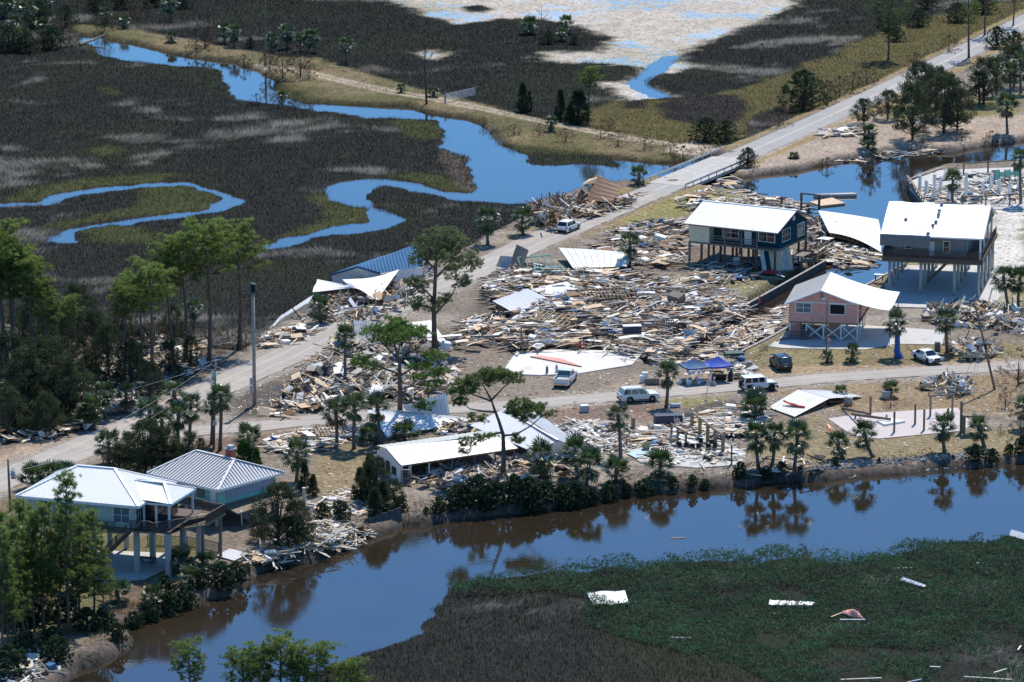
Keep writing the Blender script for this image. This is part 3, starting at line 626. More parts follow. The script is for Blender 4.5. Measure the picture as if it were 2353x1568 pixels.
mb = MB(); mb.b2((14.4, 3.3, 2.0), (16.2, 6.4, 2.15)); mb.build('landing', 'timber_grey', H)
# --- pink house
H = thing('stilt_house', 'salmon pink gabled house with pale swept roof on white braced posts', 'house', G(1812, 738, 2.4) - Vector((0, 0, 2.4)), R(-10.5))
for nm, a, b in (('wall', (0, 0), (9.2, .15)), ('wall', (9.05, .16), (9.2, 9.9)), ('wall', (0, .16), (.15, 9.9)), ('wall', (0, 9.9), (9.2, 10.05))):
    wallbox(H, (*a, 2.4), (*b, 5.0), 'pink_wall', nm)
for y, nm in ((0, 'gable'), (9.9, 'gable')):
    me = MB(); me.add([(0, y, 5.0), (9.2, y, 5.0), (4.25, y, 6.7), (0, y + .15, 5.0), (9.2, y + .15, 5.0), (4.25, y + .15, 6.7)], [(0, 1, 2), (5, 4, 3), (0, 3, 4, 1), (1, 4, 5, 2), (2, 5, 3, 0)]); me.build(nm, 'pink_wall', H)
mb = MB(); mb.b2((0, 0, 2.2), (9.2, 10.05, 2.39)); mb.build('floor', 'timber', H)
wallbox(H, (0, -.03, 4.95), (9.2, -.001, 5.06), 'white_trim', 'trim_band'); wallbox(H, (9.0, -.03, 2.4), (9.1, -.002, 4.94), 'white_trim', 'corner_board')
window(H, (.9, 0, 3.6), (1, 0, 0), 2.05, 1.32, 2, 2, gm='glass_light'); f = window(H, (5.4, 0, 3.55), (1, 0, 0), 2.0, 1.35, 1, 1, gm='dark_void')
wallbox(H, (4.1, -.05, 5.5), (4.55, -.001, 6.3), 'grey_wall', 'vent')
wallbox(H, (9.2, 1.2, 2.6), (9.24, 2.0, 4.8), 'dark_void', 'door'); wallbox(H, (9.2, 4.2, 3.6), (9.24, 5.4, 4.7), 'glass', 'window')
slope(H, [(-.55, 11.0, 4.78), (-.55, -.5, 4.78), (4.25, -.5, 6.82), (4.25, 11.0, 6.82)], .45, MATS['shingle'], 'roof_sheet', nr=1, rib=.02)
prof = lambda u: 6.82 - 1.75 * u - .38 * u * u * 0 + .0
def pr(u, v):
    x = 4.27 + u * 9.2; z = 6.82 - 2.35 * (1 - max(0, 1 - u) ** 1.55)
    return (x, -.5 + v * 11.5, z)
warp(H, lambda u, v: pr(v, u), 12, 8, MATS['white_metal'], 'roof_panel', 1, .02)
mb = MB(); mb.beam((-.55, -.53, 4.7), (4.25, -.53, 6.74), .05, .16); mb.beam((4.25, -.53, 6.74), (9.3, -.53, 4.98), .05, .16); mb.build('bargeboard', 'white_trim', H)
for x, y in ((13.3, -.3), (13.3, 5.0), (13.3, 10.8)):
    mb = MB(); mb.tube([(x, y, -.1), (x, y, 4.45)], .07, 6); mb.build('porch_post', 'timber_grey', H)
px_ = (.15, 2.35, 4.6, 6.9, 9.05)
for i, x in enumerate(px_):
    for y in (.15, 3.3, 6.6, 9.8):
        mb = MB(); mb.box((x, y, 1.05), (.17, .17, 2.3)); mb.build('post', 'white_trim', H)
for a, b in zip(px_[1:], px_[2:]):
    mb = MB(); mb.beam((a, .05, .15), (b, .05, 2.0), .05, .14); mb.build('brace', 'white_trim', H); mb = MB(); mb.beam((a, .16, 2.0), (b, .16, .15), .05, .14); mb.build('brace', 'white_trim', H)
mb = MB(); mb.b2((5.0, 2.4, -.1), (6.4, 4.6, 2.2)); mb.build('closet', 'pink_wall', H); mb = MB(); mb.b2((.0, 1.6, -.1), (1.3, 4, 2.2)); mb.build('closet', 'pink_wall', H)
mb = MB(); mb.slab([(9.3, .3, 2.5), (9.3, 6.5, 2.4), (10.9, 6.8, 4.2), (10.9, .4, 4.3)], .06); 
mb = MB(); mb.beam((9.3, .4, 2.6), (10.6, 7.5, 4.6), .12, .3); mb.build('fallen_beam', 'deck_brown', H)
railing(H, [(.1, -.4, 0), (2.6, -.4, 0), (2.6, 1.0, 0)], 1.2, MATS['deck_brown'], .12)
# --- grey house on concrete columns
O = G(2027, 590, 5.25); H = thing('stilt_house', 'grey house with white tarp-covered roof and brown deck high on concrete columns', 'house', (O.x, O.y, 0), R(-12))
mb = MB(); mb.b2((0, 0, 5.0), (13.7, 19.4, 5.25)); mb.build('deck', 'deck_brown', H)
mb = MB()
for y in (.02, 6.4, 12.8, 19.2): mb.b2((.2, y, 4.6), (13.5, y + .2, 4.98))
mb.build('beams', 'timber', H)
for x in (1.0, 5.3, 9.9, 13.2):
    for y in (.6, 5.2, 9.8, 14.4, 18.8): col_round(H, x, y, -.1, 4.6, .22, 'concrete_column')
wallbox(H, (1.5, 1.7, 5.26), (11.2, 18.2, 8.35), 'grey_wall')
for o_, w, h in (((2.9, 1.7, 6.2), .95, .75), ((8.2, 1.7, 5.8), .85, 1.6)): window(H, o_, (1, 0, 0), w, h, 1, 2)
d = wallbox(H, (6.2, 1.62, 5.3), (6.95, 1.69, 7.3), 'white_trim', 'door'); wallbox(d, (6.3, 1.58, 6.2), (6.36, 1.62, 6.3), 'iron', 'handle')
for y0, w in ((3.2, 1.6), (6.4, .9), (10, 1.6)): window(H, (11.2, y0, 5.9), (0, 1, 0), w, 1.5, 2, 2, nrm=(1, 0, 0))
zr = 11.2
slope(H, [(-.1, -.3, 8.4), (13.8, -.3, 8.4), (13.8, 8.6, zr), (-.1, 8.6, zr)], 1.2, MATS['white_metal'], nr=1, rib=.02)
slope(H, [(13.8, 17.6, 8.4), (-.1, 17.6, 8.4), (-.1, 8.62, zr), (13.8, 8.62, zr)], 1.2, MATS['white_metal'], nr=1, rib=.02)
for gx in (1.5, 13.4):
    me = MB(); me.add([(gx, .3, 8.36), (gx, 17.0, 8.36), (gx, 8.6, zr - .12), (gx + .12, .3, 8.36), (gx + .12, 17.0, 8.36), (gx + .12, 8.6, zr - .12)], [(0, 1, 2), (5, 4, 3), (0, 3, 4, 1), (1, 4, 5, 2), (2, 5, 3, 0)]); me.build('gable', 'grey_wall', H)
mb = MB(); mb.beam((13.86, -.3, 8.3), (13.86, 8.6, zr - .08), .05, .22); mb.beam((13.86, 8.6, zr - .08), (13.86, 17.6, 8.3), .05, .22); mb.beam((0, -.33, 8.3), (13.8, -.33, 8.3), .05, .2); mb.build('fascia', 'white_trim', H)
for y in (.2, 4.9, 9.6, 14.3): mb = MB(); mb.box((13.4, y, 6.8), (.26, .26, 3.1)); mb.build('porch_column', 'white_trim', H)
railing(H, [(.08, 19.2, 5.25), (.08, .08, 5.25), (6.4, .08, 5.25)], 1.05, MATS['deck_brown'], .13); railing(H, [(6.4, .08, 5.25), (13.6, .08, 5.25), (13.6, 19.3, 5.25)], 1.05, MATS['deck_brown'], .13)
mb = MB(); mb.b2((-.02, -.06, 4.75), (13.74, -.02, 5.3)); mb.b2((13.73, -.02, 4.75), (13.77, 19.4, 5.3)); mb.build('rim_board', 'deck_brown', H)
mb = MB()
for k in range(15): mb.b2((5.4 + k * .28, 8.2, .3 + k * .3), (5.75 + k * .28, 9.4, .36 + k * .3))
mb.beam((5.3, 8.15, .1), (9.6, 8.15, 4.8), .06, .3); mb.beam((5.3, 9.45, .1), (9.6, 9.45, 4.8), .06, .3); mb.build('stair', 'timber', H)
def tarpf(u, v):
    z = 8.47 + v * 2.8 + .10 * math.sin(u * 9) * math.sin(v * 7); x = -.25 + u * 6.6 + .25 * math.sin(v * 5) * (u > .5) - .9 * v * (1 - u) * 0
    return (x, -.36 + v * 8.9, z + .03)
T = thing('tarp', 'white tarp tied over one side of the grey house roof', 'tarp', H.location, R(-12))
warp(T, tarpf, 8, 12, MATS['tarp_white'], 'tarp_panel', 1, .0)
def tarpd(u, v): return (-.3 + u * 6.9, -.42 + .06 * math.sin(u * 20) - v * .06, 8.46 - v * 1.55 + .08 * math.sin(u * 13))
warp(T, lambda u, v: tarpd(v, u) if False else tarpd(u, v), 6, 6, MATS['tarp_grey'], 'hanging_flap', 1, 0)
for u, v in ((.45, .45), (.97, .05), (1.0, .3), (1.05, .42), (1.1, .62), (1.12, .75), (1.15, .97)):
    x, y, z = tarpf(u, v); mb = MB(); mb.box((x, y, z + .1), (.42, .36, .28)); mb.build('sandbag', 'tarp_grey', T)
# --- white hip-roofed house, lower left
O = G(36, 1139, 7.7); HW = H = thing('stilt_house', 'pale house with large white hipped metal roof and deck on tall columns among pines', 'house', (O.x, O.y, 0), R(-18.5))
L, D, zr = 14.3, 10.6, 10.15
def hip(H, x0, y0, x1, y1, z0, zr, r0, r1, pw, m, capm, nr=2):
    ym = (y0 + y1) / 2
    slope(H, [(x0, y0, z0), (x1, y0, z0), (r1, ym, zr), (r0, ym, zr)], pw, m, nr=nr); slope(H, [(x1, y1, z0), (x0, y1, z0), (r0, ym, zr), (r1, ym, zr)], pw, m, nr=nr)
    slope(H, [(x1, y0, z0), (x1, y1, z0), (r1, ym, zr)], pw, m, nr=nr); slope(H, [(x0, y1, z0), (x0, y0, z0), (r0, ym, zr)], pw, m, nr=nr)
    mb = MB()
    for a, b in (((r0, ym, zr), (r1, ym, zr)), ((x0, y0, z0), (r0, ym, zr)), ((x1, y0, z0), (r1, ym, zr)), ((x1, y1, z0), (r1, ym, zr)), ((x0, y1, z0), (r0, ym, zr))):
        mb.beam(Vector(a) + Vector((0, 0, .04)), Vector(b) + Vector((0, 0, .04)), .32, .06)
    mb.build('ridge_cap', capm, H)
    mb = MB(); mb.b2((x0, y0 - .03, z0 - .28), (x1, y0, z0 - .04)); mb.b2((x1, y0, z0 - .28), (x1 + .03, y1, z0 - .04)); mb.b2((x0 - .03, y0, z0 - .28), (x0, y1, z0 - .04)); mb.build('fascia', 'white_trim', H)
hip(H, 0, 0, L, D, 7.7, zr, 5.0, 9.3, .62, MATS['white_metal'], 'white_metal')
b2y0, b2y1 = 1.9, 8.9
slope(H, [(13.2, b2y0, 8.0), (17.2, b2y0, 7.72), (15.0, 5.4, 9.0), (11.6, 5.4, 9.05)], .62, MATS['white_metal'], nr=2)
slope(H, [(17.2, b2y0, 7.72), (17.2, b2y1, 7.72), (15.0, 5.4, 9.0)], .62, MATS['white_metal'], nr=2); slope(H, [(17.2, b2y1, 7.72), (13.2, b2y1, 8.0), (11.6, 5.4, 9.05), (15.0, 5.4, 9.0)], .62, MATS['white_metal'], nr=2)
mb = MB(); mb.beam((17.2, b2y0, 7.76), (15.0, 5.4, 9.04), .3, .06); mb.beam((17.2, b2y1, 7.76), (15.0, 5.4, 9.04), .3, .06); mb.beam((11.6, 5.4, 9.09), (15.0, 5.4, 9.04), .3, .06); mb.build('ridge_cap', 'white_metal', H)
mb = MB(); mb.b2((14.2, b2y0 - .03, 7.45), (17.2, b2y0, 7.68)); mb.b2((17.2, b2y0, 7.45), (17.23, b2y1, 7.68)); mb.build('fascia', 'white_trim', H)
mb = MB(); mb.b2((.6, .6, 4.75), (17.6, 10.0, 5.0)); mb.build('floor', 'deck_brown', H)
wallbox(H, (.8, .8, 5.0), (13.5, 9.8, 7.45), 'pale_wall'); wallbox(H, (13.5, 2.4, 5.0), (15.3, 8.3, 7.4), 'glass', 'glazed_porch')
window(H, (11.0, .8, 5.5), (1, 0, 0), 1.9, 1.7, 2, 2, gm='glass_light'); window(H, (2.2, .8, 5.6), (1, 0, 0), 1.6, 1.6, 2, 2); window(H, (13.5, 1.0, 5.3), (0, 1, 0), 1.2, 2.0, 2, 2, nrm=(1, 0, 0))
wallbox(H, (7.9, .74, 5.1), (9.0, .79, 7.1), 'plywood', 'plywood_cover')
for x, y in ((14.0, 2.1), (16.9, 2.1), (16.9, 8.6), (15.4, 2.1)): mb = MB(); mb.box((x, y, 6.3), (.2, .2, 2.6)); mb.build('porch_column', 'white_trim', H)
for x in (1.0, 4.8, 8.6, 13.6, 17.2):
    for y in (.9, 5.2, 9.6): mb = MB(); mb.box((x, y, 2.3), (.52 if x > 13 else .42,) * 2 + (4.9,)); mb.build('column', 'concrete_column', H)
railing(H, [(.7, -.9, 5.0), (12.0, -.9, 5.0)], 1.0, MATS['deck_brown'], .13); railing(H, [(13.2, .2, 5.0), (15.2, 0.6, 5.0), (15.9, .1, 5.0), (20.0, 4.8, 5.0), (20.2, 9.6, 5.0), (17.6, 9.9, 5.0)], 1.0, MATS['deck_brown'], .13)
mb = MB(); mb.prism([(.6, -1.0), (13.2, -1.0), (13.2, .1), (15.9, .0), (20.1, 4.7), (20.3, 9.7), (17.6, 10), (17.6, .7), (.6, .58)], 4.78, 4.97); mb.build('deck', 'timber', H)
for x, y in ((19.6, 4.8), (19.8, 9.3), (18.0, 2.8)): mb = MB(); mb.box((x, y, 2.3), (.28, .28, 4.9)); mb.build('deck_post', 'timber_grey', H)
mb = MB()
for k in range(17): mb.b2((12.9 - k * .26, -.8, 4.7 - k * .27), (13.2 - k * .26, .3, 4.76 - k * .27))
mb.beam((13.2, -.85, 4.8), (8.6, -.85, .1), .06, .32); mb.beam((13.2, .35, 4.8), (8.6, .35, .1), .06, .32); mb.build('stair', 'deck_brown', H)
railing(H, [(13.2, -.88, 4.8), (8.7, -.88, .2)], .95, MATS['deck_brown'], .14)
# --- mint house with grey standing-seam roof
O = G(337, 1087, 4.5); H = thing('stilt_house', 'mint green house with grey standing seam hip roof and brick chimney', 'house', (O.x, O.y, 0), R(-41.5))
mat('seam_grey', (.055, .055, .06), .5)
hip(H, 0, 0, 11.3, 10.5, 4.5, 6.55, 2.6, 8.7, .46, MATS['grey_metal'], 'grey_metal', 0)
mb = MB()
for x in np.arange(.45, 11.2, .46):
    t = min(x / 2.6, (11.3 - x) / 2.6, 1); mb.beam((x, .05, 4.55), (x, 5.25 * t, 4.55 + 2.05 * t), .05, .07)
for y in np.arange(.45, 10.4, .46):
    t = min(y, 10.5 - y) / 5.25; mb.beam((11.25, y, 4.55), (11.3 - 2.6 * t, y, 4.55 + 2.05 * t), .05, .07)
mb.build('seams', 'seam_grey', H)
wallbox(H, (.7, .7, 2.45), (10.6, 9.8, 4.45), 'mint_wall'); mb = MB(); mb.b2((.5, .5, 2.2), (10.8, 10, 2.44)); mb.build('floor', 'timber', H)
wallbox(H, (10.61, 1.9, 2.9), (10.66, 9.6, 4.3), 'block_wall', 'exposed_blocks'); wallbox(H, (9.4, .64, 2.5), (10.3, .69, 4.3), 'white_trim', 'door')
for x0, w in ((4.2, 2.2), (7.3, 1.2)): wallbox(H, (x0, .63, 3.0), (x0 + w, .69, 4.1), 'timber_grey', 'boarded_window')
for x in (.8, 5.6, 10.4):
    for y in (.8, 5.2, 9.7): mb = MB(); mb.box((x, y, 1.05), (.4, .4, 2.3)); mb.build('pier', 'concrete_column', H)
mb = MB(); mb.b2((6.9, 5.6, 5.6), (7.75, 6.45, 7.35)); cb = mb.build('chimney', 'brick', H); mb = MB(); mb.b2((6.8, 5.5, 7.36), (7.85, 6.55, 7.46)); mb.b2((7.0, 5.7, 7.46), (7.65, 6.35, 7.8)); mb.build('chimney_cap', 'dull_metal', cb)
mb = MB(); mb.slab([(10.9, 1.5, 2.2), (10.9, 9.6, 2.4), (13.0, 9.6, 2.2), (13.2, 1.2, 1.9)], .12); mb.build('sagging_porch', 'timber', H)
for k in range(7):
    y = 2.0 + k * .95; mb = MB(); mb.beam((12.9, y, 2.0), (12.2 + .3 * (k % 3), y + .8, .1), .12, .3 if k % 3 == 0 else .12); mb.build('hanging_stud', ('white_wall', 'timber', 'timber_grey')[k % 3], H)
mb = MB(); mb.slab([(12.6, 3.6, 1.4), (13.2, 4.4, 1.3), (13.6, 5.0, .1), (12.9, 4.4, .1)], .04); mb.build('hanging_panel', 'white_wall', H)
railing(H, [(2.5, -.9, 2.4), (10.6, -.9, 2.4)], .9, MATS['deck_brown'], .16); mb = MB(); mb.b2((2.3, -1.1, 2.2), (10.8, .45, 2.38)); mb.build('deck', 'timber_grey', H)

# ================================================================ WRECKED ROOFS (corners: photo pixel and height)
def sheet(label, corners, nu, m, nv=6, bend=None, name='wrecked_sheet', cat='wreckage', nr=2, under=True, rib=.05, group=None):
    P = [G(*c[:2], c[2]) for c in corners]; c0 = sum(P, Vector()) / 4; c0.z = 0
    T = thing(name, label, cat, c0, 0, group)
    Q = [p - c0 for p in P]; warp(T, bil(Q, bend), nu, nv, m if not isinstance(m, str) else MATS[m], 'roof_panel', nr, rib)
    if under:
        cc = sum(Q, Vector()) / 4
        mb = MB(); mb.slab([(q + (cc - q) * .03) - Vector((0, 0, .10)) for q in Q] if not bend else [(q + (cc - q) * .08) - Vector((0, 0, .5)) for q in Q], .12); mb.build('decking', 'plywood_dark', T)
    return T
wob = lambda a, b: (lambda u, v: (0, 0, a * math.sin(3.1 * u) * math.sin(3.1 * v) + b * math.sin(9 * u + 4 * v) * .3))
sheet('cream ribbed metal roof lying flat beside a lone palm', [(1316, 616, .5), (1440, 613, .6), (1456, 580, 1.7), (1283, 569, 1.6)], 10, 'cream_metal', bend=wob(.15, .08))
sheet('white corrugated roof slope tilted over the debris, dark gap below', [(1213, 738, .35), (1289, 700, .5), (1212, 664, 1.7), (1132, 692, 2.3)], 10, 'grey_metal', bend=wob(.1, .02))
sheet('white corrugated roofing beside bare plywood in the debris field', [(1256, 684, .5), (1350, 675, .5), (1308, 646, .9), (1222, 665, 1.0)], 8, 'white_metal', bend=wob(.1, .03))
sheet('tan plywood roof deck with broken rafters in the debris field', [(1349, 675, .55), (1372, 669, .5), (1361, 638, .9), (1308, 646, .95)], 3, 'plywood', under=False, rib=0)
sheet('long white metal roof fallen flat behind the row of palms', [(890, 1006, .4), (1100, 962, .5), (936, 946, 1.9), (838, 936, 1.5)], 14, 'white_metal', bend=wob(.2, .1), under=False)
sheet('upright twisted pale blue-white roof sheet beside the lane', [(938, 950, .3), (1034, 956, .2), (1026, 905, 2.7), (925, 932, 1.2)], 9, 'white_metal', bend=lambda u, v: (0, .6 * v * u, 0), under=False)
sheet('leaning grey metal wall panel above the splintered boards', [(820, 800, .3), (866, 800, .4), (870, 742, 2.9), (812, 736, 2.9)], 5, 'dull_metal', under=True)
sheet('white wall sheet lying behind the big pine trunk', [(925, 772, .4), (1030, 790, .3), (990, 736, 1.6), (898, 746, 1.8)], 5, 'white_wall', rib=.0)
sheet('bent white metal sheet draped over the wreck, its tip pointing at the marsh', [(718, 672, 1.6), (806, 662, 2.0), (800, 655, 2.3), (729, 641, 2.3)], 7, 'white_metal', bend=lambda u, v: (0, 0, .2 * math.sin(6 * v)))
sheet('wide folded white metal roof sheet propped on the wreck beside the blue roof', [(806, 662, 1.9), (866, 685, 1.6), (918, 622, 2.8), (786, 647, 2.6)], 9, 'white_metal', bend=lambda u, v: (0, 0, .25 * math.sin(5 * u + 2 * v)))
T = sheet('long white roof strip sloping down into the marsh ditch', [(618, 757, -.4), (706, 702, .6), (722, 676, 1.5), (642, 728, .5)], 4, 'white_metal', nv=4)
T = thing('fallen_stair', 'dark slatted stair or deck section sliding into the marsh ditch', 'stair', G(650, 742, 0))
a, b_ = G(612, 757, -.5) - T.location, G(706, 700, .9) - T.location; side = Vector((.75, -.7, -.35))
for q in (Vector(), side * 1.6): mb = MB(); mb.beam(a + q, b_ + q, .12, .3); mb.build('stringer', 'timber_grey', T)
for k in range(26): p = a + (b_ - a) * ((k + .5) / 26) + Vector((0, 0, .18)); mb = MB(); mb.beam(p, p + side * 1.6, .22, .05); mb.build('slat', 'timber_grey', T)
def roofcurve(u, v): return (1.2 * math.sin(v * 1.5) * u * u, -2.2 * u * u * (1 - v), -.5 * u * u + .35 * math.sin(3 * u) * (1 - v))
sheet('large curved white roof half sunk in the blue canal', [(1905, 535, .9), (2022, 566, -.1), (2000, 497, .1), (1880, 484, 1.3)], 12, 'white_metal', nv=8, bend=roofcurve)
K = sheet('white ribbed roof slope on the lawn with a red kayak on it', [(1766, 936, .25), (1826, 958, .2), (1906, 916, 1.0), (1834, 896, 1.15)], 7, 'cream_metal', bend=wob(.1, .02))
sheet('far slope of the fallen white roof, lying next to a sago palm', [(1907, 916, 1.0), (1984, 911, .15), (1925, 899, .3), (1835, 896, 1.15)], 7, 'white_metal', bend=wob(.1, .1))
sheet('small corrugated white roof piece beside the lane', [(619, 1038, .15), (688, 1033, .2), (662, 1011, .4), (611, 1021, .3)], 6, 'white_metal', under=False)
sheet('corrugated roof sheet on the muddy yard behind an iron fence', [(537, 1289, .15), (572, 1272, .2), (528, 1261, .3), (496, 1277, .2)], 5, 'white_metal', under=False)
sheet('torn corrugated roof sheet at the muddy canal edge', [(543, 1298, -.2), (592, 1292, -.3), (574, 1280, .3), (560, 1284, .3)], 4, 'dull_metal', under=False)
# --- blue-roofed wreck
H = thing('wrecked_house', 'wrecked white house with sky blue metal roof at the marsh edge', 'house', G(822, 660, 0))
O = H.location
LC = lambda x, y, z: G(x, y, z) - O
ra, rb_, rc = LC(821.5, 612, 3.9), LC(919, 577, 3.9), LC(976, 577, 3.4)
slope(H, [LC(874, 628, 2.5), LC(972, 613, 2.3), rb_, ra], .6, MATS['blue_metal'], nr=1); slope(H, [LC(972, 613, 2.3), LC(986, 595, 2.3), rc, rb_], .6, MATS['blue_metal'], nr=1)
slope(H, [LC(853, 597, 2.6), LC(756.5, 632, 2.6), ra, rb_], .6, MATS['blue_metal'], nr=1)
mb = MB(); mb.beam(LC(756.5, 633, 2.55), ra - Vector((0, .1, .1)), .06, .28); mb.beam(ra - Vector((0, .1, .1)), LC(874, 629, 2.45), .06, .28); mb.build('bargeboard', 'blue_trim', H)
w0, w1 = LC(763, 634, 2.45), LC(868, 629, 2.4); pk = ra - Vector((0, 0, .25)); dn = Vector((0, 0, 2.5)); bk = Vector((.15, .3, 0))
mb = MB(); mb.add([w0 - dn, w1 - dn, w1, pk, w0, w0 - dn + bk, w1 - dn + bk, w1 + bk, pk + bk, w0 + bk], [(0, 1, 2, 3, 4), (9, 8, 7, 6, 5), (0, 4, 9, 5), (1, 6, 7, 2)]); mb.build('gable_wall', 'white_wall', H)
e1, e2 = LC(868, 630, 2.3), LC(970, 614, 2.2); mb = MB(); mb.slab([e1, e2, e2 - dn * .95, e1 - dn * .95], .12); mb.build('wall', 'white_wall', H)
wd = (w1 - w0).normalized()
for t, s in ((.32, .8), (.8, .8)): p = w0 + wd * (w1 - w0).length * t - Vector((.05, .12, 1.5)); mb = MB(); mb.box(p, (s, .1, .9), Matrix.Rotation(math.atan2(wd.y, wd.x), 3, 'Z')); mb.build('window', 'dark_void', H)
# --- long collapsed house with white roof
H = thing('wrecked_house', 'long collapsed house with white metal roof and open shaded porch behind palms', 'house', G(1000, 1105, 0)); O = H.location
slope(H, [LC(922, 1070, 2.1), LC(1190, 1030, 1.9), LC(1150, 995, 3.1), LC(886, 1028, 3.3)], .75, MATS['cream_metal'], nr=1)
slope(H, [LC(1112, 990, 2.0), LC(866, 1024, 2.2), LC(886, 1028, 3.3), LC(1150, 995, 3.1)], .75, MATS['cream_metal'], nr=1)
rF, rB = LC(1283, 1012, 2.7), LC(1160, 940, 2.9)
slope(H, [LC(1080, 978, 2.0), LC(1210, 1032, 1.9), rF, rB], .6, MATS['white_metal'], nr=2); slope(H, [LC(1354, 1036, .3), LC(1238, 952, 1.2), rB, rF], .6, MATS['white_metal'], nr=2)
mb = MB(); mb.beam(rB + Vector((0, 0, .05)), rF + Vector((0, 0, .05)), .4, .07); mb.build('ridge_cap', 'white_metal', H)
w0, w1, pk = LC(866, 1035, 2.1), LC(920, 1072, 2.0), LC(886, 1029, 3.15); dn = Vector((0, 0, 2.1)); bk = Vector((.3, .1, 0))
mb = MB(); mb.add([w0 - dn, w1 - dn, w1, pk, w0, w0 - dn + bk, w1 - dn + bk, w1 + bk, pk + bk, w0 + bk], [(0, 1, 2, 3, 4), (9, 8, 7, 6, 5), (0, 4, 9, 5), (1, 6, 7, 2)]); mb.build('gable_wall', 'white_wall', H)
for t, wd_, hh in ((.25, .7, 1.5), (.5, 1.0, 1.7), (.75, 1.2, 1.2)):
    p = w0.lerp(w1, t) - Vector((.08, .03, 1.0)); mb = MB(); mb.box(p, (wd_, .12, hh * .75), Matrix.Rotation(math.atan2((w1 - w0).y, (w1 - w0).x), 3, 'Z')); mb.build('broken_opening', 'dark_void', H)
g0, g1 = LC(1213, 1034, 1.7), LC(1345, 1034, .5); mb = MB(); mb.add([g0, g0 - Vector((0, 0, 1.7)), g1 - Vector((0, 0, .5)), g1, rF - Vector((0, 0, .12))], [(0, 1, 2, 3, 4)]); mb.build('gable_wall', 'white_wall', H)
bw0, bw1 = LC(880, 1034, 2.0), LC(1130, 1000, 1.8); mb = MB(); mb.slab([bw0, bw1, bw1 - Vector((0, 0, 1.8)), bw0 - Vector((0, 0, 2.0))], .15); mb.build('back_wall', 'grey_wall', H)
for t in (.05, .22, .42, .62, .8, .97):
    p = LC(925, 1071, 2.0).lerp(LC(1188, 1031, 1.8), t) + Vector((.1, .5, 0)); mb = MB(); mb.box(p - Vector((0, 0, 1.0)), (.35 if t < .1 else .2, .25, 2.0), Matrix.Rotation(.12 * math.sin(t * 30), 3, 'Y')); mb.build('porch_post', 'white_wall' if t < .3 else 'timber_grey', H)
mb = MB(); mb.beam(LC(922, 1071, 1.95), LC(1190, 1031, 1.75), .1, .25); mb.build('eave_beam', 'timber', H)
mb = MB(); mb.slab([LC(925, 1112, .15), LC(1215, 1075, .15), LC(1190, 1035, .15), LC(890, 1070, .15)], .3); mb.build('floor', 'timber_grey', H)
mb = MB()
for k in range(9): p = LC(932, 1080 + k * 4.5, 1.7 - k * .2); mb.box(p, (1.1, .3, .06))
mb.beam(LC(925, 1078, 1.8), LC(925, 1120, 0), .08, .3); mb.beam(LC(945, 1078, 1.8), LC(945, 1120, 0), .08, .3); mb.build('stair', 'timber_grey', H)
# --- brown shed on its side by the road
H = thing('wrecked_shed', 'brown wooden shed overturned beside the road at the creek', 'shed', G(1378, 480, 0)); O = H.location
a, b_, c_, d_ = LC(1345, 470, .5), LC(1400, 478, .5), LC(1428, 425, 2.9), LC(1368, 400, 4.2)
for k in range(7):
    t0, t1 = k / 7, (k + 1) / 7 - .015; mb = MB(); mb.slab([a.lerp(d_, t0), b_.lerp(c_, t0), b_.lerp(c_, t1), a.lerp(d_, t1)], .1); mb.build('plank', 'plywood_dark', H)
for k in range(5):
    t = (k + .5) / 5; p, q = LC(1330, 440, 2.5).lerp(LC(1322, 478, .1), t), LC(1352, 410, 3.6).lerp(LC(1350, 478, .2), t); mb = MB(); mb.slab([p, q, q + Vector((.05, 0, -.55)), p + Vector((.05, 0, -.55))], .08); mb.build('plank', 'plywood_dark', H)
mb = MB(); mb.slab([LC(1337, 425, 3.2), LC(1381, 420, 3.0), LC(1383, 404, 3.9), LC(1352, 412, 3.7)], .08); mb.build('roof_board', 'plywood', H)
mb = MB(); mb.slab([LC(1335, 432, 2.9), LC(1357, 425, 2.9), LC(1357, 440, 2.0), LC(1345, 444, 2.0)], .08); mb.build('roof_board', 'plywood', H)
# ================================================================ SLABS, SEAWALLS, BRIDGE
def flat(name, label, cat, pts, z, th, m, kind=None, joints=0):
    c0 = sum((G(*p, z) for p in pts), Vector()) / len(pts); c0.z = 0
    P = [G(*p, z) - c0 for p in pts]
    mb = MB(); mb.prism([(p.x, p.y) for p in P], z - th, z); o = link(name, mb.mesh(name, m), None, c0)
    return tag(o, label, cat, None, kind)
flat('concrete_slab', 'bare pale concrete house slab with a fallen brown board on it', 'slab', [(1152, 858), (1188, 806), (1300, 803), (1480, 808), (1452, 838), (1330, 858), (1240, 862)], .13, .3, mat('concrete_bright', (.66, .63, .58), .85, dirt=(.54, .51, .47), dirt_amt=.5, scale=.6, bump=.1))
flat('concrete_slab', 'sunlit concrete slab under the grey house', 'slab', [(2005, 675), (2085, 610), (2290, 610), (2330, 640), (2275, 712), (2060, 705)], .10, .3, 'concrete')
flat('concrete_slab', 'concrete apron under and beside the pink house', 'slab', [(1765, 796), (1810, 762), (1950, 745), (2060, 752), (2172, 760), (2165, 792), (2060, 790), (1990, 803), (1800, 800)], .08, .3, 'concrete')
flat('concrete_slab', 'pinkish concrete slab with standing timber posts', 'slab', [(1902, 962), (1985, 950), (2200, 937), (2235, 975), (2210, 990), (2020, 1008), (1958, 1000)], .10, .3, 'concrete_pink')
flat('concrete_slab', 'pale slab with patio chairs and timber post frame', 'slab', [(1440, 1030), (1500, 1008), (1640, 1005), (1715, 1040), (1700, 1068), (1600, 1075), (1470, 1062)], .10, .3, 'concrete')
flat('concrete_slab', 'white foundation platform edged by a canal seawall', 'slab', [(2092, 416), (2160, 391), (2400, 382), (2400, 480), (2145, 482), (2120, 470)], .12, 1.6, 'concrete')
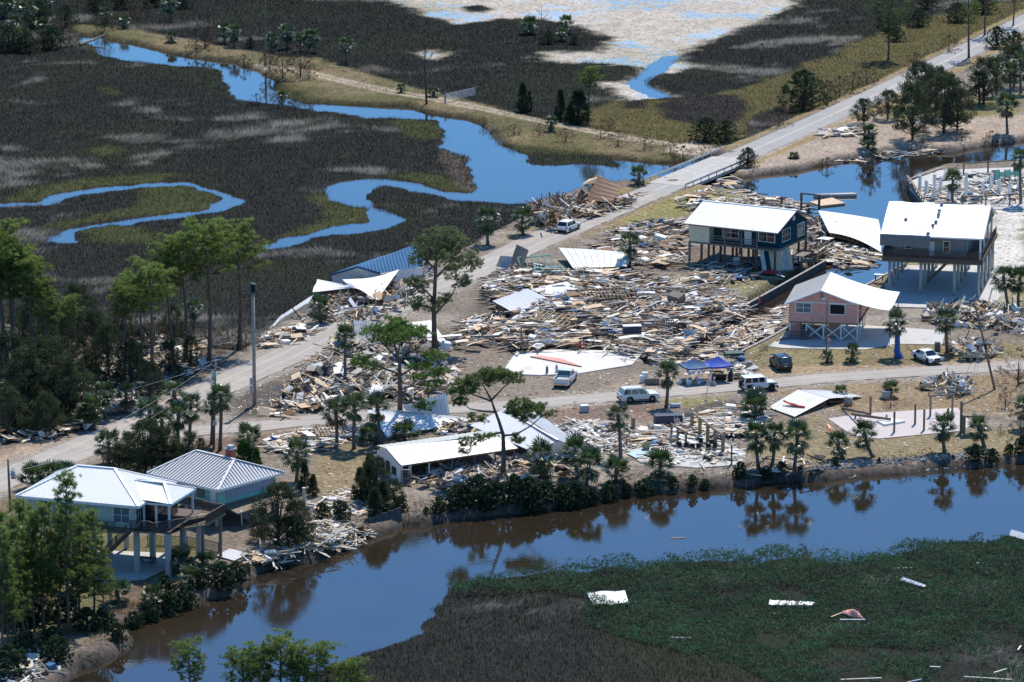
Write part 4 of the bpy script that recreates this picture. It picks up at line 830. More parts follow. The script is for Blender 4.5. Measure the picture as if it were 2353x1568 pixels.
flat('concrete_slab', 'slab under the pale house among the pines', 'slab', [(70, 1318), (160, 1262), (420, 1272), (425, 1290), (330, 1330), (160, 1345)], .10, .3, 'concrete')
flat('blue_mat', 'pale blue square mat on the slab by a wicker chair', 'mat', [(1440, 1042), (1500, 1026), (1512, 1040), (1460, 1052)], .13, .02, mat('mat_blue', (.40, .56, .60), .8, var=.1))
#flat('sand_drive', None, None, [(1530, 338), (1590, 318), (1668, 338), (1600, 350)], -.02, .1, mat('sand_pale', (.55, .46, .37), .9, var=.15, scale=1.5, bump=.2), 'structure')
def seawall(label, pts, top=.12, bot=-2.2, th=.45):
    P = [G(*p, 0) for p in pts]; o0 = P[0]; T = thing('seawall', label, 'seawall', o0); o0 = Vector((o0.x, o0.y, 0))
    for a, b in zip(P, P[1:]):
        L = (b - a).length; n = max(1, round(L / 2.2))
        for i in range(n):
            p, q = a.lerp(b, i / n) - o0, a.lerp(b, (i + .985) / n) - o0
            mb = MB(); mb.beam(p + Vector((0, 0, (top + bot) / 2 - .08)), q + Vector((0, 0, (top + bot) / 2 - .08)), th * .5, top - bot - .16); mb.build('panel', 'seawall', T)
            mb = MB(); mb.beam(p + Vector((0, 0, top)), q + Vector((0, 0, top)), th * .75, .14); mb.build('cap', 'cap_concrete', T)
    return T
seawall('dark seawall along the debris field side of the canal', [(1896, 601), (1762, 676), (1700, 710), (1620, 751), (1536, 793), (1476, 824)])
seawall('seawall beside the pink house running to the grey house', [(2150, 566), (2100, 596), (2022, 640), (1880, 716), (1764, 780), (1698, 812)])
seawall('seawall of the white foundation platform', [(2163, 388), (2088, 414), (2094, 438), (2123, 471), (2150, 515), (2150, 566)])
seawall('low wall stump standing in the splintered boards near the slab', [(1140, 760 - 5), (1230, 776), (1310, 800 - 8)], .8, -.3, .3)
T = thing('broken_bulkhead', 'tall dark concrete bulkhead piece leaning at the canal bank', 'seawall', G(888, 1235, -1)); O = T.location; LC = lambda x, y, z: G(x, y, z) - O
for k in range(5):
    a, b = LC(850 + k * 15, 1232 - 2.6 * k, -1.4), LC(850 + k * 15 + 14.5, 1232 - 2.6 * (k + 1), -1.4); up = Vector((-.1, .5, 2.0 + .12 * k))
    mb = MB(); mb.slab([a, b, b + up, a + up], .25); mb.build('panel', 'seawall', T)
# bridge
T = thing('road_bridge', 'short concrete road bridge with steel guardrails over the creek', 'bridge', G(1600, 400, 0)); O = T.location; LC = lambda x, y, z: G(x, y, z) - O
ia = min(range(len(mp_)), key=lambda i: (mp_[i].xy - G(1535, 427, 0).xy).length); ib = min(range(len(mp_)), key=lambda i: (mp_[i].xy - G(1690, 362, 0).xy).length)
pa, pb = mp_[ia], mp_[ib]; d = (pb - pa).normalized(); nr_ = Vector((-d.y, d.x, 0)); O2 = Vector((O.x, O.y, 0))
mb = MB(); mb.slab([pa - nr_ * 3.6 - O2, pa + nr_ * 3.6 - O2, pb + nr_ * 3.6 - O2, pb - nr_ * 3.6 - O2], .5); deck = mb.build('deck', mat('bridge_concrete', (.42, .40, .37), .85, var=.15, scale=1), T); deck.location.z = .075
for s in (-1, 1):
    q0, q1 = pa + nr_ * 3.7 * s - O2 - d * 2, pb + nr_ * 3.7 * s - O2 + d * (3 if s > 0 else 0)
    n = 9
    for i in range(n):
        a, b = q0.lerp(q1, i / n), q0.lerp(q1, (i + .98) / n); mb = MB()
        for z, w in ((.62, .1), (.72, .06), (.82, .1)): mb.beam(a + Vector((0, 0, z)) + nr_ * (-.06 * s if w < .1 else 0), b + Vector((0, 0, z)) + nr_ * (-.06 * s if w < .1 else 0), .07, w)
        mb.build('guardrail', 'dull_metal', T); mb = MB(); mb.beam(a - Vector((0, 0, .3)), a + Vector((0, 0, .85)), .15); mb.build('rail_post', 'dull_metal', T)
for t in (.2, .5, .8):
    c = pa.lerp(pb, t) - O2; mb = MB(); mb.beam(c - nr_ * 3.3 - Vector((0, 0, 1.4)), c + nr_ * 3.3 - Vector((0, 0, 1.4)), .5, 2); mb.build('pier', 'seawall', T)

# ================================================================ DEBRIS
PAL = {'tan': (.66, .51, .35), 'pale': (.76, .68, .56), 'white': (.78, .77, .74), 'grey': (.33, .31, .29), 'brown': (.26, .16, .095), 'dark': (.06, .052, .047), 'ply': (.60, .43, .27), 'blue': (.07, .16, .30), 'teal': (.08, .25, .26), 'red': (.42, .05, .04), 'pink': (.60, .30, .24)}  # the dark tone paints shadow among the pieces
debm = attrmat('debris_mix', fine=4, amt=.22, rough=.8, spec=.2)
MIX = {'wood': ('tan', 'tan', 'pale', 'pale', 'pale', 'white', 'white', 'ply', 'grey', 'grey', 'brown', 'dark', 'dark', 'tan', 'pale', 'tan', 'brown', 'grey'), 'brown': ('brown', 'brown', 'dark', 'ply', 'tan', 'grey', 'white', 'brown'), 'white': ('white', 'white', 'white', 'pale', 'grey', 'dark', 'pale', 'tan'), 'grey': ('grey', 'grey', 'pale', 'dark', 'tan', 'white'), 'new': ('pale', 'tan', 'pale', 'ply', 'white', 'pale', 'grey')}
rd = random.Random(11)
def rand_in(poly, k):
    xs = [p[0] for p in poly]; ys = [p[1] for p in poly]; P = np.array(poly, float); out = []
    while len(out) < k:
        x = np.array([rd.uniform(min(xs), max(xs)) for _ in range(k * 3)]); y = np.array([rd.uniform(min(ys), max(ys)) for _ in range(k * 3)])
        m = inside(P, x, y); out += list(zip(x[m], y[m]))
    return out[:k]
NAMES = {'tan': 'tan', 'pale': 'pale', 'white': 'white painted', 'grey': 'weathered grey', 'brown': 'brown', 'ply': 'yellowish', 'dark': 'shadow-dark'}
for k_, c_ in PAL.items(): mat('wood_' + k_, c_, .8, var=.2, scale=3, stretch=(.3, 2, 2), spec=.2)
MESHES = {}
def piece_mesh(kind, key):
    if (kind, key) not in MESHES:
        r = random.Random(hash(kind) % 7 + len(key) * 13 + len(MESHES)); mb = MB()
        if kind == 'plank': L, w, h = r.uniform(2.4, 4.2), r.uniform(.16, .28), r.uniform(.05, .1)
        elif kind == 'plywood_sheet': L, w, h = r.uniform(1.6, 2.5), r.uniform(1.0, 1.3), .04
        else: L, w, h = r.uniform(1.5, 3.4), r.uniform(.7, 1.0), .03
        n = 4                                       # slightly bent, with a ragged end
        vs = []
        for i in range(n + 1):
            x = -L / 2 + L * i / n; b = .03 * L * math.sin(i / n * 3.1) * (1 if kind == 'plank' else .8); e = r.uniform(-.12, .12) if i in (0, n) else 0
            vs += [(x + e, -w / 2, b), (x - e, w / 2, b), (x + e, -w / 2, b + h), (x - e, w / 2, b + h)]
        fs = [(0, 1, 3, 2), (4 * n, 4 * n + 2, 4 * n + 3, 4 * n + 1)]
        for i in range(n):
            a = 4 * i; fs += [(a, a + 4, a + 5, a + 1), (a + 2, a + 3, a + 7, a + 6), (a, a + 2, a + 6, a + 4), (a + 1, a + 5, a + 7, a + 3)]
        mb.add(vs, fs); MESHES[(kind, key)] = mb.mesh(kind, MATS['wood_' + key] if kind != 'metal_sheet' else MATS[{'white': 'white_metal', 'grey': 'dull_metal', 'pale': 'cream_metal'}.get(key, 'dull_metal')])
    return MESHES[(kind, key)]
COUNT = {'plank': 0, 'plywood_sheet': 0, 'metal_sheet': 0}
def debris(where, poly, n, h, mix='wood', ang=None, z0=None, steep=.12, nplank=0, nply=0, nmet=0, size=1.0, mound=None, small=.25):
    """loose timber: most of it one heap, the largest pieces things of their own"""
    mb = MB(); cen = np.mean(poly, 0)
    def zat(x, y):
        p = G(x, y, 0); g_ = max(gz(p.x, p.y), WZ) if z0 is None else z0
        k = 1.0
        if mound: k = max(0.0, 1 - math.hypot((x - cen[0]) / mound[0], (y - cen[1]) / mound[1]))
        return g_, k
    off = rd.uniform(0, 90)
    pts_ = rand_in(poly, int(n * 1.35)); W_ = np.array([G(x, y, 0)[:2] for x, y in pts_]); nz_ = fbm(W_[:, 0] / 5 + off, W_[:, 1] / 7, 17, 3); na_ = fbm(W_[:, 0] / 7 + off, W_[:, 1] / 9, 29, 2); placed = 0
    for (x, y), nv_, av_ in zip(pts_, nz_, na_):
        if placed >= n or (nv_ < .42 and rd.random() < .7): continue
        placed += 1
        g_, k = zat(x, y); k *= .35 + 1.5 * max(0, nv_ - .3) * 1.6; zz = g_ + rd.random() ** 1.3 * h * k + .03; p = G(x, y, zz)
        c = PAL[rd.choice(MIX[mix])]; q_ = rd.uniform(.6, 1.15); c = tuple(min(.85, v * q_) for v in c)
        t = rd.random(); az = (rd.gauss(av_ * 7, .7) if rd.random() < .6 else rd.uniform(0, math.pi)) if ang is None else rd.gauss(ang + (av_ - .5) * 4, .45); tilt = rd.gauss(0, steep)
        if t < .06: c = PAL[rd.choice(('white', 'white', 'grey', 'dark', 'tan', 'brown', 'blue', 'grey', 'dark', 'white'))]; dm = (rd.uniform(.6, 1.3), rd.uniform(.5, .9), rd.uniform(.3, .8))
        elif t < small: dm = (rd.uniform(.25, .9), rd.uniform(.15, .6), rd.uniform(.05, .3))
        elif t < .88: dm = (rd.uniform(1.2, 4.6) * size, rd.uniform(.08, .24), rd.uniform(.04, .12))
        else: dm = (rd.uniform(.9, 2.4) * size, rd.uniform(.6, 1.2), .04)
        M = Matrix.Rotation(az, 3, 'Z') @ Matrix.Rotation(tilt, 3, 'Y') @ Matrix.Rotation(rd.gauss(0, steep * 1.6), 3, 'X')
        mb.box(p, dm, M, c)
    c0 = G(*cen, 0); mb.v = [(v[0] - c0.x, v[1] - c0.y, v[2]) for v in mb.v]
    tag(link('debris', mb.mesh('debris', debm), None, (c0.x, c0.y, 0)), 'splintered timber and rubble ' + where, 'debris', None, 'stuff')
    for kind, cnt in (('plank', nplank), ('plywood_sheet', nply), ('metal_sheet', nmet)):
        for (x, y) in rand_in(poly, cnt):
            if COUNT[kind] >= 295: break
            COUNT[kind] += 1
            g_, k = zat(x, y); zz = g_ + h * k * rd.uniform(.75, 1.0) + .04; p = G(x, y, zz)
            keys = [q for q in MIX[mix] if q in NAMES] if kind != 'metal_sheet' else ['white', 'white', 'grey', 'pale']
            if kind == 'plywood_sheet': keys = ['ply', 'tan', 'pale', 'white', 'grey', 'brown']
            key = rd.choice(keys); az = rd.uniform(0, math.pi) if ang is None else rd.gauss(ang, .5)
            o = link(kind, piece_mesh(kind, key), None, p, (rd.gauss(0, steep * 1.2), rd.gauss(0, steep), az), size * rd.uniform(.8, 1.2))
            nn = {'plank': 'loose board', 'plywood_sheet': 'flat wooden panel', 'metal_sheet': 'metal roofing sheet'}[kind]
            big_ = 'long' if o.scale[0] > size * 1.0 else 'short'
            tag(o, ' '.join(f'{big_} {NAMES[key]} {nn} {where}'.split()[:16]), {'plank': 'plank', 'plywood_sheet': 'panel', 'metal_sheet': 'metal sheet'}[kind], f'{big_} {NAMES[key]} {nn}s {where}')
FIELD = [(1015, 790), (1070, 735), (1140, 715), (1210, 740), (1130, 690), (1110, 650), (1200, 600), (1290, 618), (1440, 622), (1560, 640), (1650, 655), (1705, 690), (1690, 712), (1620, 752), (1540, 790), (1488, 820), (1440, 805), (1300, 795), (1190, 800), (1100, 790)]
debris('in the flattened field between road and canal', FIELD, 5200, 1.0, 'wood', .25, None, .10, 110, 60, 14)
debris('floating packed in the canal end', [(1490, 838), (1545, 795), (1640, 748), (1720, 748), (1775, 762), (1700, 800), (1676, 830), (1600, 848), (1520, 848)], 900, .35, 'wood', .3, WZ, .06, 26, 8, 2)
debris('drifting in the canal beside the pink house', [(1700, 742), (1760, 715), (1806, 700), (1800, 740), (1775, 762)], 260, .25, 'wood', .3, WZ, .05, 6, 2)
debris('lying across the canal seawall', [(1490, 808), (1600, 748), (1690, 700), (1712, 712), (1620, 766), (1510, 830)], 420, .75, 'wood', .3, 0, .15, 10, 4)
debris('on the patio slab among the chairs', [(1500, 1020), (1640, 1008), (1710, 1045), (1620, 1072), (1480, 1058)], 150, .15, 'white', None, .1, .08, 2, 1)
debris('heaped beside the blue canopies', [(1640, 815), (1680, 812), (1720, 835), (1730, 855), (1690, 862), (1640, 848)], 160, .6, 'white', None, .0, .2, 3, 3)
debris('strewn between the road and the teal house', [(1350, 575), (1400, 535), (1490, 505), (1570, 500), (1585, 540), (1572, 600), (1480, 612), (1440, 585)], 620, .9, 'wood', .2, None, .14, 22, 10, 6)
debris('piled along the water behind the teal house', [(1550, 460), (1600, 440), (1680, 402), (1700, 405), (1690, 432), (1790, 455), (1862, 470), (1850, 487), (1700, 478), (1580, 484)], 520, .6, 'wood', .1, None, .1, 18, 6, 2)
debris('underneath the teal house', [(1580, 606), (1700, 600), (1800, 570), (1885, 600), (1760, 640), (1600, 652)], 420, .5, 'grey', .4, None, .15, 4, 3)
debris('standing on end in the roadside heap by the creek', [(1212, 502), (1222, 470), (1290, 456), (1332, 462), (1335, 485), (1290, 506), (1240, 514)], 460, 3.0, 'brown', None, 0, .75, 10, 4, 1, 1.0, (80, 45))
debris('around the overturned brown shed', [(1320, 490), (1350, 470), (1430, 455), (1470, 440), (1440, 466), (1380, 486), (1335, 498)], 240, .8, 'brown', .5, 0, .25, 6, 4, 1)
debris('under the folded white roof beside the dusty road', [(690, 735), (770, 668), (860, 672), (930, 640), (985, 612), (1000, 640), (935, 690), (870, 730), (780, 740)], 620, 1.7, 'wood', None, 0, .4, 10, 6, 2, 1, (220, 75))
debris('scattered on the verge of the dusty road', [(590, 775), (700, 742), (740, 760), (640, 800), (600, 800)], 160, .3, 'wood', .5, None, .1, 6, 3)
debris('in the tall splintered heap in the fork of the roads', [(600, 952), (640, 905), (690, 850), (750, 805), (850, 800), (960, 815), (1050, 835), (1040, 880), (960, 915), (800, 900), (720, 945), (650, 962)], 1700, 1.7, 'wood', None, 0, .32, 40, 30, 8, 1, (330, 110))
debris('beside the grey wall panel', [(750, 800), (800, 745), (880, 745), (1010, 770), (1060, 800), (960, 812), (860, 800)], 420, 1.0, 'wood', None, 0, .3, 6, 6, 2)
debris('on the yard south of the lane', [(600, 1012), (700, 985), (840, 972), (835, 1000), (700, 1040), (615, 1030)], 380, .6, 'new', .2, None, .15, 10, 8, 2)
debris('on and around the fallen white roof behind the palms', [(1010, 992), (1040, 975), (1110, 972), (1100, 988), (1030, 1000)], 150, .7, 'wood', None, .5, .25, 4, 6)
debris('under the collapsed long house', [(930, 1110), (960, 1080), (1200, 1050), (1330, 1050), (1330, 1090), (1200, 1105), (1050, 1120)], 520, .6, 'wood', None, 0, .25, 8, 6)
debris('by the timber post frame', [(1410, 1022), (1480, 985), (1560, 958), (1700, 930), (1770, 960), (1740, 992), (1640, 1005), (1520, 1012), (1460, 1030)], 700, .5, 'new', .15, None, .1, 22, 12)
debris('on the pale rubble yard', [(1270, 980), (1330, 965), (1460, 985), (1430, 1040), (1330, 1060)], 420, .25, 'white', None, None, .1, 2, 2)
debris('in the white heap beside the lane', [(2115, 902), (2120, 875), (2180, 862), (2230, 870), (2232, 898), (2170, 908)], 260, 1.7, 'white', None, 0, .5, 2, 4, 2, .7, (75, 32))
debris('in the heap behind the white sedan', [(2180, 805), (2190, 785), (2240, 775), (2300, 790), (2295, 812), (2230, 822)], 260, 1.3, 'wood', None, 0, .4, 5, 4, 1, .8, (75, 32))
debris('in the big heap at the end of the concrete apron', [(2120, 735), (2140, 700), (2230, 695), (2353, 690), (2400, 720), (2400, 775), (2320, 760), (2200, 752)], 620, 1.6, 'wood', None, 0, .35, 8, 8, 3, 1, (220, 60))
debris('among the pines across the road', [(180, 870), (330, 765), (480, 785), (540, 800), (420, 870), (300, 945), (200, 945)], 700, .45, 'new', None, None, .15, 16, 8, 2)
debris('at the wooded verge of the road', [(-20, 950), (60, 930), (190, 930), (220, 975), (100, 1010), (-20, 1020)], 380, .5, 'wood', None, None, .2, 8, 5, 2)
debris('on the dark bank below the pines', [(-20, 1490), (60, 1470), (130, 1500), (140, 1540), (60, 1580), (-20, 1580)], 240, .5, 'grey', None, None, .25, 6, 2)
debris('slumped down the canal bank', [(560, 1290), (690, 1200), (760, 1195), (850, 1225), (800, 1260), (700, 1265), (640, 1300)], 420, .5, 'new', None, None, .2, 12, 6, 2)
debris('between yard and bank below the long house', [(700, 1165), (780, 1130), (900, 1120), (930, 1150), (860, 1180), (760, 1185)], 240, .35, 'new', None, None, .12, 6, 3)
debris('floating around the sunken roof', [(1880, 560), (1960, 560), (2030, 575), (2010, 612), (1950, 622), (1895, 600)], 220, .5, 'new', .4, WZ, .15, 10, 4, 1)
debris('between the teal house and the sunken roof', [(1850, 500), (1880, 500), (1905, 545), (1900, 585), (1850, 590)], 260, 1.2, 'wood', None, -.4, .3, 4, 4, 1)
debris('on the white foundation platform', [(2110, 440), (2170, 400), (2400, 392), (2400, 468), (2150, 470)], 560, .4, 'white', None, .1, .15, 2, 3)
debris('on the sandy lot beside the paved road', [(1885, 312), (1900, 295), (1970, 288), (1975, 308), (1930, 314)], 110, .4, 'new', .1, None, .12, 6, 3)
debris('along the far canal bank', [(1880, 380), (1960, 352), (2050, 345), (2130, 340), (2180, 350), (2100, 358), (1960, 372)], 130, .3, 'grey', .2, None, .12, 8, 2)
debris('on the bank right of the post frame', [(1690, 1060), (1780, 1040), (1900, 1050), (1860, 1090), (1720, 1110)], 110, .2, 'grey', None, None, .1, 3, 1)
# litter over the open ground
mb = MB()
for poly, n in (([(1060, 800), (1180, 860), (1700, 850), (1500, 930), (1060, 930)], 260), ([(1640, 640), (1890, 602), (1700, 705)], 200), ([(1700, 800), (2353, 790), (2353, 1050), (1700, 1050)], 520), ([(500, 860), (760, 780), (640, 960), (500, 960)], 200), ([(1240, 930), (1700, 910), (1700, 1060), (1330, 1070)], 420), ([(700, 1000), (900, 1010), (880, 1180), (700, 1180)], 150), ([(1700, 300), (2353, 240), (2353, 330), (1750, 390)], 140), ([(2150, 560), (2353, 480), (2353, 690), (2200, 650)], 160), ([(1350, 470), (1600, 430), (1600, 500), (1400, 540)], 150), ([(1140, 805), (1470, 806), (1300, 860), (1160, 855)], 60)):
    for x, y in rand_in(poly, n):
        p = GG(x, y); mb.box(p + Vector((0, 0, .03)), (rd.uniform(.08, .5), rd.uniform(.06, .22), .04), Matrix.Rotation(rd.uniform(0, 3), 3, 'Z'), PAL[rd.choice(('white', 'white', 'pale', 'tan', 'grey', 'dark'))])
tag(mb.build('litter', debm), 'small scraps of debris strewn over the open ground', 'litter', None, 'stuff')
# wall and floor frames lying in the wreckage: rails with studs between
def frame(label, px, py, z, L, W, n, rz, tilt=(0, 0), m='new_timber'):
    T = thing('timber_grid', label, 'timber grid', G(px, py, z), 0, None, (tilt[0], tilt[1], rz))
    for y in (-W / 2, W / 2): mb = MB(); mb.b2((-L / 2, y - .05, 0), (L / 2, y + .05, .22)); mb.build('rail', m, T)
    me = MB(); me.b2((-.05, -W / 2 + .05, .02), (.05, W / 2 - .05, .2)); me = me.mesh('stud', MATS[m])
    for i in range(n): link('stud', me, T, (-L / 2 + .06 + (L - .12) * i / (n - 1), 0, 0))
    return T
frame('brown joist frame lying beside the white roof slope', 1270, 733, .9, 5.5, 4.0, 9, R(-20), (.1, .1))
frame('dark stud frame tilted up in the middle of the debris field', 1390, 678, 1.0, 6.5, 3.2, 13, R(12), (.22, 0), 'timber')
frame('pallet-like frame beside the lane behind palms', 760, 992, .6, 3.6, 3.4, 9, R(15), (.12, 0), 'new_timber')
frame('grey railing section lying in front of the blue box', 1490, 748, .9, 7.0, 1.0, 30, R(14), (1.1, 0), 'timber_grey')
frame('empty white window frame near the post frame', 1660, 968, .3, 4.2, 1.6, 5, R(20), (.06, 0), 'white_trim')
# named lumps in the field
def lump(name, label, cat, px, py, z, dims, rz, m, lid=None, tilt=(0, 0)):
    T = thing(name, label, cat, G(px, py, z), 0, None, (tilt[0], tilt[1], rz)); x, y, h = dims
    mb = MB(); mb.b2((-x / 2, -y / 2, 0), (x / 2, y / 2, h)); o = mb.build('body', m, T)
    bv = o.modifiers.new('bevel', 'BEVEL'); bv.width = .04; bv.segments = 2
    if lid: mb = MB(); mb.b2((-x / 2 - .02, -y / 2 - .02, h + .003), (x / 2 + .02, y / 2 + .02, h + .09)); mb.build('lid', lid, T)
    else: mb = MB(); mb.b2((-x * .42, -y / 2 - .02, h * .12), (x * .42, -y / 2 - .003, h * .88)); mb.build('front_panel', m, T)
    return T
mat('navy', (.018, .035, .075), .5, var=.15); mat('white_enamel', (.78, .78, .77), .3); mat('black_plastic', (.02, .02, .022), .45); mat('red_cloth', (.45, .03, .03), .8, var=.2); mat('card', (.45, .32, .19), .85); mat('dark_green', (.03, .07, .06), .6); mat('blue_plastic', (.04, .16, .42), .5)
lump('chest', 'dark teal chest with a white lid in the debris field', 'chest', 1452, 768, .8, (2.4, 1.1, 1.1), R(8), 'navy', 'white_trim')
lump('bulky_cabinet', 'navy blue cabinet lying beyond the timber post frame', 'cabinet', 1535, 980, .1, (3.4, 1.3, 1.5), R(8), 'navy', None)
lump('large_bin', 'dark green dumpster-like bin floating at the canal end', 'bin', 1686, 835, -.4, (2.4, 1.6, 1.5), R(10), 'dark_green', None)
lump('cardboard_box', 'single plain cardboard box at the edge of the debris field', 'box', 1618, 640, .3, (1.2, .9, .85), R(12), 'card')
lump('freezer', 'grey chest freezer on the verge across from a white SUV', 'freezer', 1343, 947, 0, (1.0, .8, .8), R(20), 'dull_metal', 'white_trim')
lump('refrigerator', 'white refrigerator lying tipped between road and teal house', 'refrigerator', 1519, 553, .5, (1.8, .8, .8), R(-35), 'white_enamel', None, (.2, .15))
lump('washer', 'white washing machine under the teal house', 'washer', 1695, 606, .1, (1.0, .8, .9), R(-28), 'white_enamel')
lump('stove', 'white stove tipped among boards by the bare dirt lot', 'stove', 1022, 802, .6, (1.1, .8, 1.0), R(30), 'white_enamel', None, (.3, .2))
lump('tipped_box', 'black wrapped appliance on the verge below the fallen stair', 'box', 690, 768, .05, (1.3, 1.0, .8), R(15), 'black_plastic', 'white_enamel', (.1, .1))
lump('armchair', 'grey upholstered seat stuck in the debris near the slab', 'chair', 1556, 697, .9, (2.0, 1.5, 1.4), R(-40), 'timber_grey', None, (.3, .1))

frame('teal painted frame tilted beside the cream roof', 1232, 608, .5, 5.0, 2.6, 6, R(20), (.75, 0), 'mint_wall')
frame('second teal painted rail section in the debris near the cream roof', 1262, 622, .7, 4.2, 1.2, 5, R(15), (.3, 0), 'mint_wall')
sheet('grey ribbed wall panel standing askew beside the dusty road', [(1172, 606, .3), (1200, 618, .3), (1215, 575, 2.6), (1188, 562, 2.8)], 5, 'timber_grey', under=False)
sheet('bent grey metal panel above the teal frames', [(1140, 612, .6), (1168, 618, .5), (1178, 590, 2.0), (1150, 588, 2.2)], 4, 'dull_metal', under=False)
sheet('grey door panel tipped up at the canal end', [(1580, 788, -.3), (1606, 790, -.3), (1600, 757, 1.3), (1568, 758, 1.3)], 3, 'dull_metal', under=False, rib=.02)
# ================================================================ VEGETATION
rv = np.random.default_rng(8); rt = random.Random(4)
frondm = leafmat('palm_frond', col=(.066, .105, .038), trans=.3, rough=.36, spec=.6, var=.35)
frondd = leafmat('dead_frond', col=(.16, .115, .07), trans=.2, rough=.7, spec=.1, var=.3)
needlem = leafmat('pine_needles', 'col', trans=.5, rough=.5, spec=.2)
leafm = leafmat('leaves', 'col', trans=.35, rough=.6, spec=.12)
mat('palm_bark', (.15, .125, .105), .9, var=.35, scale=6, bump=.6, stretch=(1, 1, 3)); mat('pine_bark', (.115, .083, .066), .9, var=.35, scale=5, bump=.6, stretch=(1, 1, .4)); mat('dead_wood', (.23, .20, .18), .85, var=.35, scale=4); mat('dark_twig', (.085, .068, .058), .9, var=.3, scale=3)
def fan_mesh(name, m, droop, nseg=17, L=1.0, pet=.85, span=R(118)):
    vs, fs = [], []
    def q(p): vs.append(tuple(p)); return len(vs) - 1
    n = 4
    for i in range(n + 1):                              # petiole
        t = i / n; x = pet * t; z = -droop * .25 * t * t; w = .035 * (1 - .4 * t)
        q((x, -w, z)); q((x, w, z))
        if i: k = len(vs); fs.append((k - 4, k - 3, k - 1, k - 2))
    hub = Vector((pet, 0, -droop * .25))
    for s in range(nseg):
        a = -span + 2 * span * s / (nseg - 1); l = L * (1 - .28 * abs(a) / span) * rt.uniform(.9, 1.05); d = Vector((math.cos(a), math.sin(a), 0)); pr_ = Vector((-d.y, d.x, 0))
        w = .062; f = .05 if s % 2 else -.02
        m1 = hub + d * l * .55 + Vector((0, 0, f - droop * .12)); tip = hub + d * l * (1 - .18 * droop) + Vector((0, 0, -droop * rt.uniform(.28, .5)))
        a0 = q(hub); a1 = q(m1 - pr_ * w); a2 = q(m1 + pr_ * w); a3 = q(tip); fs += [(a0, a1, a2), (a1, a3, a2)]
    me = bpy.data.meshes.new(name); me.from_pydata(vs, [], fs); me.materials.append(m); me.update(); return me
FR_UP = [fan_mesh('frond', frondm, .35) for _ in range(2)]; FR_MID = [fan_mesh('frond', frondm, .8) for _ in range(2)]; FR_LOW = [fan_mesh('frond', frondm, 1.25), fan_mesh('frond', frondm, 1.1)]; FR_DEAD = [fan_mesh('frond', frondd, 1.4)]
def trunk_mesh(name, pts, rad, m, n=8):
    mb = MB(); mb.tube(pts, rad, n); return mb.mesh(name, m, True)
def palm(label, px, py, pyc, pxc=None, r=1.75, group=None, shaggy=.3, nf=34, cat='palm tree', name='palm_tree'):
    """base pixel, crown-centre pixel"""
    pxc = px if pxc is None else pxc; b = GG(px, py); b.z = gz(b.x, b.y) - .05; c = GY(pxc, pyc, b.y); h = max(.25, c.z - b.z); dx = c.x - b.x
    T = thing(name, label, cat, b, 0, group)
    pts = [(dx * (t ** .8) + .06 * math.sin(t * 5 + px), .05 * math.sin(t * 4), h * t) for t in (0, .15, .4, .7, 1.0)]
    tm = trunk_mesh('trunk', pts, [.29, .22, .2, .2, .19] if h > 1 else [.2] * 5, MATS['palm_bark']); link('trunk', tm, T)
    cb = MB(); cb.tube([(0, 0, -.55), (0, 0, -.2), (0, 0, .15), (0, 0, .35)], [.17, .27, .2, .05], 8); cr = link('crown', cb.mesh('crown', MATS['palm_bark'], True), T, (pts[-1][0], pts[-1][1], h))
    k = r / 1.55
    for i in range(nf):
        t = i / nf; az = i * 2.39996 + rt.uniform(-.3, .3)
        if t < .27: me = rt.choice(FR_UP); el = rt.uniform(.75, 1.35)
        elif t < .68: me = rt.choice(FR_MID); el = rt.uniform(.05, .8)
        else: me = rt.choice(FR_LOW) if rt.random() > shaggy * .55 else FR_DEAD[0]; el = rt.uniform(-.95, -.05)
        if h < .6: el = abs(el) * .8 + .15
        link('frond', me, cr, (0, 0, .05 - .35 * t), (rt.uniform(-.2, .2), -el, az), k * rt.uniform(.85, 1.12))
    return T
def needle_cloud(cent, rad, per, ln, w, cols):
    """needle clumps: cent (n,3), each `per` narrow triangles radiating up and out"""
    n = len(cent); N = n * per; c = np.repeat(cent, per, 0)
    d = rv.normal(size=(N, 3)); d[:, 2] = d[:, 2] * .8 + .45; d /= np.linalg.norm(d, axis=1)[:, None]
    L = rv.uniform(.6, 1.0, N)[:, None] * np.repeat(rad, per)[:, None]
    s = np.cross(d, rv.normal(size=(N, 3))); s /= np.linalg.norm(s, axis=1)[:, None] + 1e-9
    b = c + d * L * .15; V = np.stack([b - s * w / 2, b + s * w / 2, c + d * L], 1).reshape(-1, 3)
    return V, np.arange(3 * N).reshape(N, 3), np.repeat(np.repeat(cols, per, 0), 3, 0)
